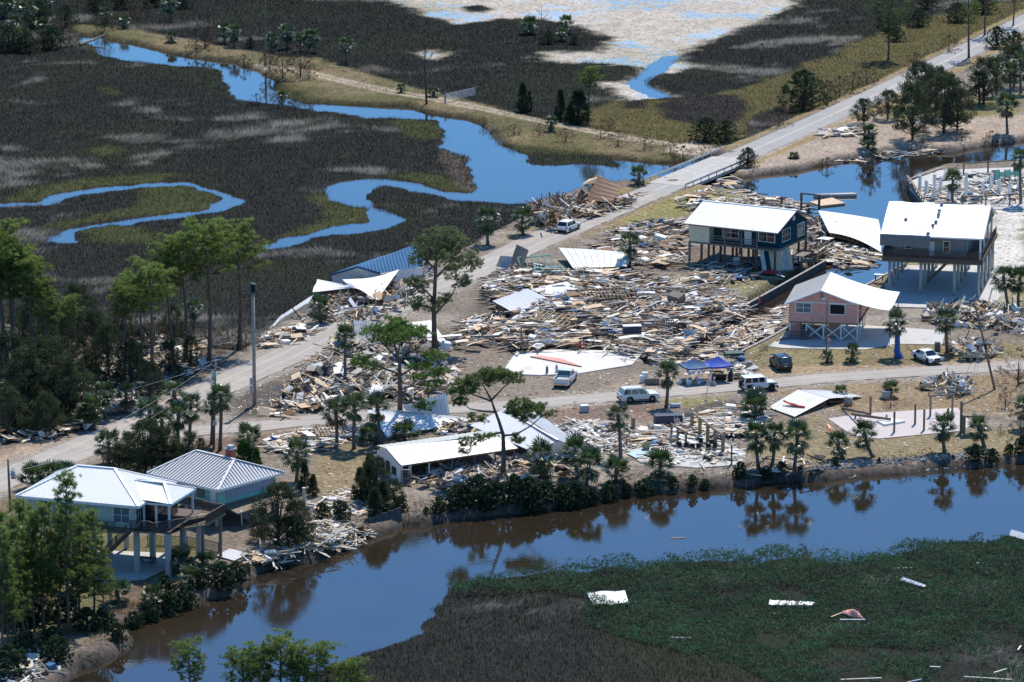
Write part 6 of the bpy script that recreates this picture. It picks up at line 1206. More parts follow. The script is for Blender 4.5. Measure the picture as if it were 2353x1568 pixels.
grow(BROWN, 'dead_shrub', 'grey twiggy bush on the lawn by the leaning pole', 'shrub', 'lawn twigs', [(2310, 940, 890, .6), (2345, 1010, 930, .7), (1440, 1025, 985, .9), (2300, 1000, 975, .7)])
grow(ROUND, 'bush', 'leafy undergrowth bush beneath the pines across the road', 'bush', 'undergrowth across the road', [(40, 985, 915, 1.1), (85, 990, 920, 1.1), (130, 985, 925, 1.0), (230, 905, 850, 1.0), (270, 900, 855, 1.0), (310, 850, 800, .9), (360, 900, 855, 1.0), (410, 880, 840, .9), (150, 900, 840, 1.0), (60, 900, 830, 1.1), (200, 870, 815, 1.0), (15, 960, 890, 1.0), (330, 800, 750, 1.0), (250, 780, 730, 1.0), (140, 780, 720, 1.0), (60, 770, 700, 1.0)])
grow(BUSH, 'bush', 'undergrowth bush in the pine grove beside the pale house', 'bush', 'undergrowth by the pale house', [(30, 1440, 1370, 1.0), (90, 1430, 1365, 1.0), (150, 1420, 1360, 1.0), (200, 1450, 1395, .9), (240, 1445, 1395, .9), (10, 1390, 1310, 1.0), (60, 1350, 1290, .9), (20, 1560, 1480, 1.0), (130, 1520, 1460, .9)])
grow(BROWN, 'dead_shrub', 'brown brush at the marsh edge behind the pine grove', 'shrub', 'marsh edge brush', [(x, 742 + i % 3 * 14 + x * .08, 700 + i % 2 * 12 + x * .08, 1.2) for i, x in enumerate(range(20, 600, 42))])
# ---- dead trees and snags
dead_tree('dead_tree', 'tall bare dead tree on the levee beside the white gate', 980, 240, 72, 3, .42, 20, 4, 'dark_twig'); dead_tree('dead_tree', 'branchless grey trunk on the levee beyond the creek', 613, 152, -5, 5, .06, 3, 0, 'dead_wood', None, -.03)
dead_tree('dead_tree', 'bare grey dead tree on the dark hummock in the far marsh', 1243, 78, 8, 6, .6, 14, 4, 'dead_wood'); dead_tree('dead_tree', 'bare dead pine among the scrub across the road', 190, 760, 640, 7, .4, 18, 4, 'dead_wood'); dead_tree('dead_tree', 'thin bare snag near the far thicket', 145, 100, 10, 9, .5, 14, 4, 'dark_twig'); dead_tree('dead_tree', 'twisted bare shrub-like tree on the sandy lot', 2060, 395, 350, 12, .7, 12, 3, 'dark_twig')
T = thing('fallen_log', 'pale fallen log lying across the far end of the creek', 'log', GG(210, 96)); mb = MB(); mb.tube([G(183, 102, -.5) - T.location, G(215, 92, -.3) - T.location, G(242, 80, .3) - T.location], [.25, .22, .12], 7); mb.build('trunk', 'dead_wood', T)
# ---- mangrove thicket in the near marsh: nobody could count its shoots
MANG = np.array([(1024, 1348), (1100, 1330), (1500, 1295), (1800, 1275), (1950, 1296), (2100, 1262), (2420, 1205), (2420, 1600), (1820, 1600), (1700, 1530), (1490, 1485), (1350, 1440), (1345, 1375), (1250, 1360), (1050, 1372)], float)
x, y = scatter(260000, 400, 525, 4); px, py = topix(x, y, MZ); k = inside(MANG, px, py) & (gridval(sdw, x, y) < .2)
hum = .6 * fbm(x / 5, y / 5, 71, 3) + .4 * fbm(x / 1.6, y / 1.6, 74, 2); bare = ss(.58, .70, fbm(x / 7, y / 7, 72, 4) + .10 * ss(1430, 1560, py) * ss(1500, 1900, px) - .12 * ss(1420, 1330, py))
k &= rng.random(len(x)) > bare * .93
x, y, hum, py, px = x[k], y[k], hum[k], py[k], px[k]; bank = ss(1400, 1300, py + (px - 1700) * .06)
top = gridval(Z, x, y) + .12 + (.5 + .8 * bank) * ss(.3, .68, hum) * 1.35; z = gridval(Z, x, y); n = len(x)
C0 = np.stack([x, y, z + (top - z) * rng.uniform(.35, 1.0, n)], -1)
cols = np.array([.068, .135, .070]) * (rng.uniform(.6, 1.4, n) * (.55 + .9 * fbm(x / 3, y / 3, 78, 3)))[:, None]; cols[rng.random(n) < .12] = (.085, .10, .06)
V, Fa, cc = leaf_cloud(C0, rng.uniform(.1, .32, n), 6, .19, cols)
tag(link('mangrove_thicket', meshnp('mangrove_thicket', V, Fa, leafm, np.clip(cc, .005, .3))), 'low green mangrove thicket covering the near marsh', 'shrubs', None, 'stuff')
print('mangrove', n)
# ---- low scrub and weeds on the canal banks
x, y = scatter(260000, 430, 640, 2); s_ = gridval(sdw, x, y); k = (s_ > -4.0) & (s_ < -.25) & (gridval(hi, x, y) > .4) & (gridval(sea, x, y) < -3.5); nn_ = fbm(x / 3.5, y / 3.5, 95, 3); k &= nn_ > .47
x, y, nn_ = x[k], y[k], nn_[k]; z = gridval(Z, x, y); n = len(x); hgt_ = ss(.46, .7, nn_) * 1.1
C0 = np.stack([x, y, z + hgt_ * rng.uniform(.1, 1, n)], -1); cols = np.array([.048, .066, .034]) * rng.uniform(.5, 1.5, n)[:, None]; cols[rng.random(n) < .25] = (.10, .075, .05)
V, Fa, cc = leaf_cloud(C0, rng.uniform(.1, .3, n), 6, .15, cols); print('scrub', n)
tag(link('bank_scrub', meshnp('bank_scrub', V, Fa, leafm, np.clip(cc, .005, .3))), 'low tangled scrub and weeds along the canal banks', 'scrub', None, 'stuff')
# ---- tufts on lawns and banks
x, y = scatter(70000, 420, 800, 2); hh = gridval(hi, x, y); nn_ = fbm(x / 6, y / 6, 91, 3); dd = np.minimum(gridval(droad, x, y), gridval(dlane, x, y)); k = (hh > .8) & (dd > 3.6) & (nn_ > .5) & (gridval(sdw, x, y) < -1)
x, y = x[k], y[k]; z = gridval(Z, x, y); n = len(x); c = gridval(C, x, y) * rng.uniform(.5, 1.2, n)[:, None] * np.array([.9, 1.0, .6])
V, Fa, cc = blades(x, y, z, rng.uniform(.1, .3, n), rng.uniform(0, .7, n), rng.uniform(0, 6.28, n), rng.uniform(.04, .1, n), c)
tag(link('lawn_grass', meshnp('lawn_grass', V, Fa, grassm, cc)), 'short dry grass tufts on the lawns and verges', 'grass', None, 'stuff')
# ================================================================ VEHICLES
mat('car_white', (.80, .80, .79), .22, 0, spec=.6); mat('car_black', (.012, .015, .02), .18, 0, spec=.7); mat('car_silver', (.70, .70, .67), .25, .1, spec=.6); mat('car_glass', (.010, .013, .017), .04, 0, spec=.9)
mat('tyre', (.014, .014, .014), .85); mat('rim', (.45, .45, .46), .3, .8); mat('rim_dark', (.03, .03, .03), .4, .5); mat('lamp_red', (.30, .012, .012), .25); mat('lamp_clear', (.62, .64, .66), .12); mat('trim_black', (.015, .015, .016), .55); mat('plate', (.65, .66, .64), .5); mat('chrome', (.6, .6, .6), .15, .9)
def text_mesh(s, size, m, name='lettering'):
    cu = bpy.data.curves.new('t', 'FONT'); cu.body = s; cu.size = size; cu.extrude = .004; cu.align_x = 'CENTER'; cu.align_y = 'CENTER'
    o = bpy.data.objects.new('t', cu); COL.objects.link(o); dg = bpy.context.evaluated_depsgraph_get(); me = bpy.data.meshes.new_from_object(o.evaluated_get(dg)); bpy.data.objects.remove(o)
    me.name = name; me.materials.clear(); me.materials.append(MATS[m]); return me
def wheel(par, x, y, r, w, rimm):
    s = 1 if y > 0 else -1; mb = MB()
    ring = [(0, .62), (.0, .92), (.12, 1.0), (.88, 1.0), (1.0, .92), (1.0, .62)]; n = 20; vs = []; fs = []
    for k in range(n):
        a = 2 * math.pi * k / n
        for q, rr in ring: vs.append((x + math.cos(a) * r * rr, y + (q - .5) * w, r + math.sin(a) * r * rr))
    for k in range(n):
        for j in range(5): a = k * 6 + j; b = ((k + 1) % n) * 6 + j; fs.append((a, a + 1, b + 1, b))
    mb.add(vs, fs); t = mb.build('wheel', 'tyre', par, True)
    mb = MB(); mb.tube([(x, y - w * .32, r), (x, y + w * .32, r)], r * .63, 14); mb.build('rim', rimm, t); mb = MB()
    for k in range(5): a = 2 * math.pi * k / 5; mb.beam((x, y + s * w * .36, r), (x + math.cos(a) * r * .58, y + s * w * .36, r + math.sin(a) * r * .58), .07, .05)
    mb.build('spokes', rimm if rimm != 'rim' else 'dull_metal', t)
def bevel(o, w=.05, seg=2):
    b = o.modifiers.new('bevel', 'BEVEL'); b.width = w; b.segments = seg; b.limit_method = 'ANGLE'; o.data.polygons.foreach_set('use_smooth', [True] * len(o.data.polygons)); return o
def vehicle(name, label, cat, px, py, rz, L, W, prof, cab, paint, wr, wx, rimm='rim', sides=3, boxy=.12, bed=None, pts=()):
    """prof: side outline of the lower body; cab: (rear base, front base, rear top, front top, belt z, roof z)"""
    T = thing(name, label, cat, G(px, py, 0) + Vector((0, 0, .045)), rz)
    n = len(prof); w = W / 2; mb = MB(); secs = [(-w, .0), (-w * .86, 0), (w * .86, 0), (w, 0)]
    vs = []
    for y, inset in ((-w, 1), (-w * .9, 0), (w * .9, 0), (w, 1)):
        for x, z in prof: k = .965 if inset else 1; vs.append((x * k, y, z if not inset else z - .05 * (z > .7)))
    fs = [tuple(range(n))[::-1], tuple(range(3 * n, 4 * n))]
    for s in range(3):
        for i in range(n): a = s * n + i; b = s * n + (i + 1) % n; fs.append((a, b, b + n, a + n))
    mb.add(vs, fs); bevel(mb.build('body', paint, T), .05)
    rb, fb, rt_, ft, bz, tz = cab; wt = w * (1 - boxy); wb = w * .93
    lo = [Vector((rb, -wb, bz)), Vector((fb, -wb, bz)), Vector((fb, wb, bz)), Vector((rb, wb, bz))]; hi_ = [Vector((rt_, -wt, tz)), Vector((ft, -wt, tz)), Vector((ft, wt, tz)), Vector((rt_, wt, tz))]
    mb = MB(); mb.add(lo + hi_, [(0, 1, 5, 4), (1, 2, 6, 5), (2, 3, 7, 6), (3, 0, 4, 7), (4, 5, 6, 7)]); bevel(mb.build('cabin', paint, T), .09, 3)
    def pane(nm, a, b, c, d, u0, u1, v0=.08, v1=.86, off=.025):
        P = lambda u, v: a.lerp(b, u).lerp(d.lerp(c, u), v); nn = (b - a).cross(d - a).normalized()
        q = [P(u0, v0), P(u1, v0), P(u1 - .01, v1), P(u0 + .01, v1)]
        if nn.dot((a + b + c + d) / 4 - Vector(((rb + fb) / 2, 0, bz))) < 0: nn = -nn
        m_ = MB(); m_.add([p + nn * off for p in q] + [p - nn * .02 for p in q], [(0, 1, 2, 3), (7, 6, 5, 4), (0, 4, 5, 1), (1, 5, 6, 2), (2, 6, 7, 3), (3, 7, 4, 0)]); m_.build(nm, 'car_glass', T)
    pane('windshield', lo[1], lo[2], hi_[2], hi_[1], .07, .93, .04, .92); pane('rear_window', lo[3], lo[0], hi_[0], hi_[3], .08, .92, .15, .88)
    for s in (0, 1):
        A = (lo[0], lo[1], hi_[1], hi_[0]) if s == 0 else (lo[3], lo[2], hi_[2], hi_[3])
        for i in range(sides): pane('side_window', *A, .05 + .9 * i / sides, .05 + .9 * (i + 1) / sides - .035)
    for x in wx:
        for y in (-w + .1, w - .1): wheel(T, x, y, wr, .24, rimm)
        for s in (-1, 1):
            m_ = MB(); m_.tube([(x, s * (w - .12), wr + .02), (x, s * (w + .005), wr + .02)], wr * 1.16, 18); m_.build('wheel_arch', 'trim_black', T)
    for s in (-1, 1):
        zt = prof_z(prof, L / 2 - .1); m_ = MB(); m_.b2((L / 2 - .2, s * w * .84 - .18, .62 if L < 4.9 else .72), (L / 2 - .02, s * w * .84 + .18, .74 if L < 4.9 else .88)); m_.build('headlight', 'lamp_clear', T)
        m_ = MB(); m_.b2((-L / 2 - .012, s * w * .84 - .13, .8), (-L / 2 + .2, s * w * .84 + .13, 1.02)); m_.build('tail_light', 'lamp_red', T)
        m_ = MB(); m_.box((fb - .35, s * (w + .1), bz + .12), (.16, .22, .16)); m_.build('mirror', 'trim_black' if paint == 'car_black' else paint, T)
        m_ = MB(); m_.b2((-L * .3, s * (w + .004) - .012, .30), (L * .3, s * (w + .004) + .012, .42)); m_.build('sill', 'trim_black', T)
    m_ = MB(); m_.b2((-L / 2 - .03, -w * .9, .32), (-L / 2 + .15, w * .9, .55)); m_.build('rear_bumper', 'trim_black', T); m_ = MB(); m_.b2((L / 2 - .16, -w * .85, .3), (L / 2 + .02, w * .85, .5)); m_.build('front_bumper', 'trim_black', T)
    m_ = MB(); m_.b2((-L / 2 - .05, -.17, .62), (-L / 2 - .012, .17, .76)); m_.build('number_plate', 'plate', T)
    m_ = MB(); m_.b2((L / 2 - .1, -w * .5, .55), (L / 2 + .012, w * .5, .82)); m_.build('grille', 'trim_black', T)
    return T
def prof_z(p, x): return max(z for _, z in p)
suv = lambda L, belt, hood: [(-L / 2, .35), (-L / 2 + .05, belt - .02), (-L / 2 + .5, belt), (L / 2 - 1.25, belt), (L / 2 - .35, hood), (L / 2 - .05, hood - .18), (L / 2, .32), (L / 2 - .3, .24), (-L / 2 + .3, .24)]
dm = (mainw[17] - mainw[16]); hd = math.atan2(dm[1], dm[0])
V1 = vehicle('car', 'white crossover SUV driving up the dusty road past the creek heap', 'car', 1306, 531, hd, 4.9, 1.92, suv(4.9, 1.02, .95), (-2.3, 1.15, -1.75, .35, .98, 1.68), 'car_white', .37, (1.45, -1.4), 'rim', 3, .2)
V2 = vehicle('pickup_truck', 'silver white pickup truck with open bed parked by the bare slab', 'pickup truck', 1299, 882, R(78), 5.8, 2.02, [(-2.9, .5), (-2.9, .72), (-.75, .72), (-.75, 1.12), (1.6, 1.12), (2.7, 1.06), (2.88, .85), (2.9, .4), (2.6, .32), (-2.6, .35)], (-.8, 1.7, -.65, .75, 1.1, 1.85), 'car_silver', .41, (1.85, -1.85), 'rim', 2, .14)
for nm, lo, hi_ in (('bed_side', (-2.88, -1.0, .73), (-.77, -.9, 1.2)), ('bed_side', (-2.88, .9, .73), (-.77, 1.0, 1.2)), ('tailgate', (-2.93, -.98, .73), (-2.85, .98, 1.2))): mb = MB(); mb.b2(lo, hi_); mb.build(nm, 'car_silver', V2)
mb = MB(); mb.b2((-2.83, -.88, .73), (-.8, .88, .77)); mb.build('bed_floor', 'trim_black', V2); mb = MB(); mb.b2((-2.99, -.9, .42), (-2.92, .9, .6)); mb.build('chrome_bumper', 'chrome', V2); mb = MB(); mb.b2((-2.2, -.7, .78), (-1.0, .7, 1.05)); mb.build('bed_liner', 'dull_metal', V2)
V3 = vehicle('car', 'white family SUV with roof rails parked at the lane edge', 'car', 1467, 922, R(15), 5.04, 2.0, suv(5.04, 1.10, 1.05), (-2.38, 1.25, -2.05, .45, 1.06, 1.77), 'car_white', .39, (1.5, -1.36), 'rim', 3, .16)
for s in (-1, 1): mb = MB(); mb.beam((-1.9, s * .72, 1.83), (.4, s * .72, 1.83), .05, .05); mb.build('roof_rail', 'chrome', V3)
V4 = vehicle('car', 'boxy white four door off-road car with spare wheel on the lane', 'car', 1743, 897, R(16), 4.7, 1.88, [(-2.25, .5), (-2.25, 1.12), (-2.1, 1.14), (.75, 1.14), (1.95, 1.12), (2.05, .95), (2.1, .55), (1.9, .45), (-2.0, .45)], (-2.2, .9, -2.12, .62, 1.12, 1.86), 'car_white', .42, (1.42, -1.5), 'rim_dark', 3, .07)
mb = MB(); mb.tube([(-2.52, 0, 1.02), (-2.27, 0, 1.02)], .4, 18); mb.build('spare_wheel', 'tyre', V4)
for x in (1.42, -1.5):
    for s in (-1, 1): mb = MB(); mb.b2((x - .55, s * .93 - .1, .9), (x + .55, s * .93 + .1, .98)); mb.build('fender', 'trim_black', V4)
mb = MB(); mb.b2((2.1, -.8, .5), (2.35, .8, .68)); mb.build('winch_bumper', 'trim_black', V4)
V5 = vehicle('car', 'black upright SUV with roof rack parked on the lawn beside the lane', 'car', 1794, 846, R(103), 4.4, 1.9, suv(4.4, 1.12, 1.08), (-2.12, 1.0, -1.98, .5, 1.1, 1.80), 'car_black', .38, (1.35, -1.3), 'rim_dark', 3, .1)
for s in (-1, 1): mb = MB(); mb.beam((-1.8, s * .7, 1.86), (.4, s * .7, 1.86), .05, .06); mb.build('roof_rail', 'dull_metal', V5)
me = text_mesh('BRONCO', .17, 'chrome'); link('lettering', me, V5, (-2.24, 0, 1.0), (math.pi / 2, 0, -math.pi / 2))
V6 = vehicle('car', 'white sedan parked at the lane in front of a debris heap', 'car', 2130, 830, R(-62), 4.9, 1.85, [(-2.45, .38), (-2.42, .95), (-1.9, 1.0), (.95, .92), (2.05, .80), (2.4, .62), (2.45, .35), (2.2, .2), (-2.2, .22)], (-1.75, 1.15, -.95, .35, .93, 1.44), 'car_white', .34, (1.42, -1.4), 'rim_dark', 2, .2)
# ================================================================ PEOPLE
mat('skin', (.45, .26, .18), .6); mat('cloth_red', (.55, .03, .06), .8); mat('cloth_dark', (.02, .02, .025), .85); mat('cloth_pale', (.45, .52, .62), .8); mat('cloth_tan', (.28, .25, .20), .85); mat('hair_dark', (.03, .02, .015), .7)
def skin_body(name, joints, edges, m, par):
    me = bpy.data.meshes.new(name); me.from_pydata([j[0] for j in joints], edges, []); o = link(name, me, par)
    md = o.modifiers.new('skin', 'SKIN'); md.use_smooth_shade = True
    for v, j in zip(me.skin_vertices[0].data, joints): v.radius = (j[1], j[1])
    me.skin_vertices[0].data[0].use_root = True; sb = o.modifiers.new('sub', 'SUBSURF'); sb.levels = 1; sb.render_levels = 2; me.materials.append(MATS[m]); return o
def person(label, px, py, z, H, rz, shirt, pants, bend=0.0, stride=.06, arm=(.1, -.1), hair='hair_dark'):
    T = thing('person', label, 'person', G(px, py, z), rz); k = H / 1.7; cb, sb_ = math.cos(bend), math.sin(bend)
    up = lambda h: Vector((sb_ * (h - .92), 0, .92 + cb * (h - .92))) * k
    hip = up(.92); J = [(hip, .13 * k), (up(1.15), .115 * k), (up(1.36), .13 * k), (up(1.46), .055 * k), (up(1.54), .085 * k), (up(1.64), .09 * k), (up(1.70), .05 * k)]; E = [(0, 1), (1, 2), (2, 3), (3, 4), (4, 5), (5, 6)]
    for s in (-1, 1):
        b = len(J); sh = up(1.38) + Vector((0, s * .17 * k, 0)); sw = arm[0] if s > 0 else arm[1]; dn = Vector((math.sin(sw) + .1 * sb_, s * .12, -math.cos(sw))); el = sh + dn * .29 * k; wr = el + Vector((math.sin(sw + .5), s * .02, -math.cos(sw + .5))) * .26 * k
        J += [(sh, .06 * k), (el, .042 * k), (wr, .03 * k), (wr + (wr - el).normalized() * .09 * k, .036 * k)]; E += [(2, b), (b, b + 1), (b + 1, b + 2), (b + 2, b + 3)]
        hand = wr + (wr - el).normalized() * .07 * k
        for f in range(5):
            q = len(J); J.append((hand + Vector(((f - 2) * .018, s * .01, -.05 - .01 * (f != 0 and f != 4))) * k, .009 * k)); E.append((b + 3, q))
        b = len(J); hp = hip + Vector((0, s * .09 * k, -.06 * k)); kn = Vector((hp.x * .5 + s * stride * .5 + .03, s * .1 * k, .48 * k)); an = Vector((s * stride, s * .1 * k, .09 * k)); to = an + Vector((.16 * k, s * .02, -.05 * k))
        J += [(hp, .09 * k), (kn, .062 * k), (an, .042 * k), (to, .035 * k)]; E += [(0, b), (b, b + 1), (b + 1, b + 2), (b + 2, b + 3)]
    skin_body('body', J, E, 'skin', T)
    mb = MB(); mb.tube([up(.86), up(1.0), up(1.2), up(1.36), up(1.44)], [.165 * k, .155 * k, .15 * k, .17 * k, .085 * k], 12); mb.build('shirt', shirt, T, True)
    m2 = MB(); 
    for i, s in ((11, -1), (20, 1)): pass
    for s in (-1, 1):
        hp = hip + Vector((0, s * .085 * k, 0)); kn = Vector((hp.x * .5 + s * stride * .5 + .03, s * .1 * k, .5 * k)); m2.tube([hp + Vector((0, 0, .02)), (hp + kn) / 2, kn] if shirt == 'cloth_red' else [hp + Vector((0, 0, .02)), kn, Vector((s * stride, s * .1 * k, .12 * k))], [.115 * k, .1 * k, .09 * k], 10)
    m2.build('shorts' if shirt == 'cloth_red' else 'trousers', pants, T, True)
    hd_ = up(1.62); mb = MB(); n = 10; vs = []; fs = []
    for i in range(5):
        for j in range(n): a = 2 * math.pi * j / n; t = i / 4 * 1.75; vs.append(hd_ + Vector((math.cos(a) * math.sin(t) * .105 - .02, math.sin(a) * math.sin(t) * .105, math.cos(t) * .12 + .02)) * k)
    for i in range(4):
        for j in range(n): fs.append((i * n + j, i * n + (j + 1) % n, (i + 1) * n + (j + 1) % n, (i + 1) * n + j))
    mb.add(vs, fs); mb.build('hair', hair, T, True)
    for s in (-1, 1): mb = MB(); mb.box(up(1.61) + Vector((.085, s * .035, 0)) * k, (.02, .03, .015)); mb.build('eye', 'cloth_dark', T)
    return T
person('person in a red top and dark shorts standing on the bare slab', 1333, 809, .13, 1.72, R(-80), 'cloth_red', 'cloth_dark', 0, .12, (-2.2, .2)); person('person in dark clothes walking through the debris behind the slab', 1407, 795, .3, 1.78, R(-30), 'cloth_dark', 'cloth_tan', .12, .3); person('person in tan clothes standing by a post at the slab edge', 1202, 807, .13, 1.8, R(170), 'cloth_tan', 'cloth_tan', .05, .05); person('person in a pale blue shirt bending over the rubble', 1261, 790, .2, 1.72, R(190), 'cloth_pale', 'cloth_tan', 1.15, .1, (-.5, -.4))
# ================================================================ CANOPIES AND CAMP
mat('canopy_navy', (.03, .105, .25), .75, var=.12, scale=1.5); mat('canopy_royal', (.008, .055, .40), .75, var=.1, scale=1.5); mat('flag_red', (.45, .02, .03), .8); mat('flag_white', (.75, .74, .72), .8); mat('flag_blue', (.015, .02, .11), .8); mat('bright_blue', (.03, .10, .34), .6, var=.15); mat('yellow_lid', (.75, .36, .02), .5)
def canopy(label, px, py, m, rz):
    c = G(px, py, 2.15); T = thing('canopy_tent', label, 'canopy', (c.x, c.y, 0), rz); a = 1.52; z = 2.15; zp = 3.15
    cs = [Vector((-a, -a, z)), Vector((a, -a, z)), Vector((a, a, z)), Vector((-a, a, z))]; pk = Vector((0, 0, zp)); mb = MB()
    for i in range(4):
        p, q = cs[i], cs[(i + 1) % 4]; N = 6
        g_ = lambda u, v: p.lerp(q, u).lerp(pk, v) - Vector((0, 0, .22 * math.sin(v * math.pi) * (1 - .3 * abs(2 * u - 1)) + .05 * math.sin(u * math.pi) * (1 - v)))
        vs = [g_(u / N, v / N) for v in range(N + 1) for u in range(N + 1)]; fs = [(r * (N + 1) + k, r * (N + 1) + k + 1, (r + 1) * (N + 1) + k + 1, (r + 1) * (N + 1) + k) for r in range(N) for k in range(N)]
        mb.add(vs, fs); mb.add([g_(u / N, 0) for u in range(N + 1)] + [g_(u / N, 0) - Vector((0, 0, .2)) for u in range(N + 1)], [(k, k + 1, k + N + 2, k + N + 1) for k in range(N)])
    mb.build('roof_cloth', m, T, True)
    for p in cs: mb = MB(); mb.box((p.x * .98, p.y * .98, z / 2), (.06, .06, z - .02)); mb.build('leg', 'white_trim', T)
    mb = MB()
    for i in range(4): p, q = cs[i] * .975, cs[(i + 1) % 4] * .975; mb.beam(p + Vector((0, 0, -.1)), p.lerp(q, .5) + Vector((0, 0, .12)), .03); mb.beam(p.lerp(q, .5) + Vector((0, 0, .12)), q + Vector((0, 0, -.1)), .03)
    mb.build('truss', 'white_trim', T); return T
canopy('faded navy canopy tent beside the lane, the duller of the two', 1596, 840, 'canopy_navy', R(23)); canopy('bright royal blue canopy tent beside the lane', 1650, 836, 'canopy_royal', R(20))
def flag(label, px, py, z0, z1, rz, lean=0.0, w=1.1, h=.65, kind='us'):
    b = G(px, py, z0); T = thing('flag', label, 'flag', b, 0, None, (0, lean, rz)); mb = MB(); mb.tube([(0, 0, 0), (0, 0, z1 - z0)], .02, 6); mb.build('pole', 'white_trim', T); zt = z1 - z0 - .03
    f = lambda u, v: Vector((u * w * .55, .12 * math.sin(u * 7) * u, zt - v * h - u * .45 * w)); n = 6
    def strip(nm, u0, u1, v0, v1, m, off=0):
        mb = MB(); mb.add([f(u0 + (u1 - u0) * i / n, v) + Vector((0, off, 0)) for v in (v0, v1) for i in range(n + 1)], [(i, i + 1, i + n + 2, i + n + 1) for i in range(n)]); mb.build(nm, m, T)
    if kind == 'us':
        for k in range(13): strip('stripe', .0 if k > 6 else .4, 1, k / 13, (k + 1) / 13, 'flag_red' if k % 2 == 0 else 'flag_white')
        strip('canton', 0, .4, 0, 7 / 13, 'flag_blue')
    else:
        for k in range(5): strip('cloth', k / 5, (k + 1) / 5, 0, 1, 'flag_red' if k != 2 else 'flag_blue')
    return T
flag('striped flag on the leg of the navy canopy', 1578, 884, 0, 2.4, R(60), 0, 1.5, .8); flag('striped flag on a leaning stick beside the speed sign', 1630, 886, 0, 1.4, R(-30), .25, 1.5, .85); flag('striped flag on the timber frame by the navy cabinet', 1549, 1012, 0, 3.2, R(20), 0, 1.3, .75); flag('red flag standing at the canal seawall beyond the pink house', 1744, 698, .25, 1.9, R(-70), .05, 1.2, .9, 'red'); flag('small faded striped flag under the pink house', 1902, 800, 0, 1.7, R(40), .0, 1.0, .6)
def boxthing(name, label, cat, px, py, z, d, m, rz=0, lid=None, group=None):
    T = thing(name, label, cat, G(px, py, z), rz, group); mb = MB(); mb.b2((-d[0] / 2, -d[1] / 2, 0), (d[0] / 2, d[1] / 2, d[2])); bevel(mb.build('body', m, T), .02); 
    mb = MB(); mb.b2((-d[0] / 2 - .015, -d[1] / 2 - .015, d[2] + .002), (d[0] / 2 + .015, d[1] / 2 + .015, d[2] + .05)); mb.build('lid', lid or m, T); return T
def table(label, px, py, rz, L=1.8, W=.75, h=.74):
    T = thing('folding_table', label, 'table', G(px, py, 0), rz); mb = MB(); mb.b2((-L / 2, -W / 2, h - .05), (L / 2, W / 2, h)); mb.build('table_top', 'white_trim', T)
    for x in (-L / 2 + .12, L / 2 - .12):
        for y in (-W / 2 + .08, W / 2 - .08): mb = MB(); mb.beam((x, y, 0), (x, y, h - .05), .035); mb.build('leg', 'dull_metal', T)
    return T
table('white folding table under the navy canopy', 1590, 872, R(8)); table('white folding table reaching under the bright blue canopy', 1614, 870, R(8))
cam_boxes = [(1562, 882, .5, 'white_enamel'), (1570, 880, .55, 'card'), (1583, 884, .6, 'white_enamel'), (1596, 884, .4, 'card'), (1605, 883, .45, 'white_enamel'), (1612, 880, .5, 'cloth_pale'), (1585, 875, .4, 'trim_black'), (1600, 874, .4, 'white_enamel')]
nmz = {'white_enamel': 'white', 'card': 'brown cardboard', 'cloth_pale': 'pale blue', 'trim_black': 'black'}
for i, (x, y, s_, m) in enumerate(cam_boxes): boxthing('supply_box', nmz[m] + ' supply box stacked under the canopies', 'box', x, y, 0, (s_, s_ * .8, s_ * .85), m, R(10 + 7 * i), None, nmz[m] + ' boxes under the canopies')
for i, (x, y) in enumerate(((1586, 872), (1594, 871), (1606, 870), (1616, 869))): boxthing('table_box', 'small carton standing on a folding table under the canopies', 'box', x, y - 13, 0 if False else .745, (.4, .3, .3), ('white_enamel', 'cloth_pale', 'white_enamel', 'card')[i], R(12 * i), None, 'cartons on the tables')
boxthing('storage_bin', 'black storage bin with yellow-orange lid under the blue canopy', 'bin', 1656, 871, 0, (1.3, .8, .65), 'trim_black', R(5), 'yellow_lid'); boxthing('white_cabinet', 'white cabinet among goods beside the lane palm', 'cabinet', 1482, 878, 0, (.7, .6, 1.2), 'white_enamel', R(10)); boxthing('white_cabinet', 'low white drawer unit beside the taller white cabinet', 'cabinet', 1475, 880, 0, (.5, .5, .9), 'white_enamel', R(10)); boxthing('wood_panel_box', 'dark wooden crate standing beside the lane palm', 'crate', 1499, 884, 0, (1.8, .3, .75), 'timber_grey', R(4))
T = thing('rubbish_bag', 'tall black rubbish bag beside the white off-road car', 'bag', G(1679, 874, 0)); mb = MB(); mb.tube([(0, 0, 0), (0, 0, .35), (0, .05, .9), (.05, 0, 1.2), (.05, 0, 1.35)], [.34, .38, .32, .08, .12], 10); mb.build('bag', 'trim_black', T, True); mb = MB(); mb.tube([(.05, 0, 1.18), (.05, 0, 1.24)], .1, 8); mb.build('knot', 'black_plastic', T)
boxthing('trash_bin', 'dark wheeled rubbish bin beside the palm near the white sedan', 'bin', 2154, 806, 0, (.7, .75, 1.05), 'timber_grey', R(0), 'trim_black'); boxthing('fuel_can', 'small red can on the lawn behind the white sedan', 'can', 2128, 808, 0, (.3, .25, .4), 'cloth_red', 0)
T = thing('water_heater', 'white cylindrical water tank lying at the foot of the lane palm', 'tank', G(1551, 937, 0), R(10)); mb = MB(); mb.tube([(-.65, 0, .28), (-.6, 0, .28), (.6, 0, .28), (.65, 0, .28)], [.24, .28, .28, .24], 14); mb.build('body', 'cloth_pale', T, True); mb = MB(); mb.tube([(.64, 0, .28), (.72, 0, .28)], .06, 8); mb.build('valve', 'dull_metal', T)
T = thing('bar_stool', 'tall wooden stool standing on the verge', 'stool', G(1321, 938, 0)); mb = MB(); mb.tube([(0, 0, .8), (0, 0, .86)], .2, 12); mb.build('seat', 'new_timber', T)
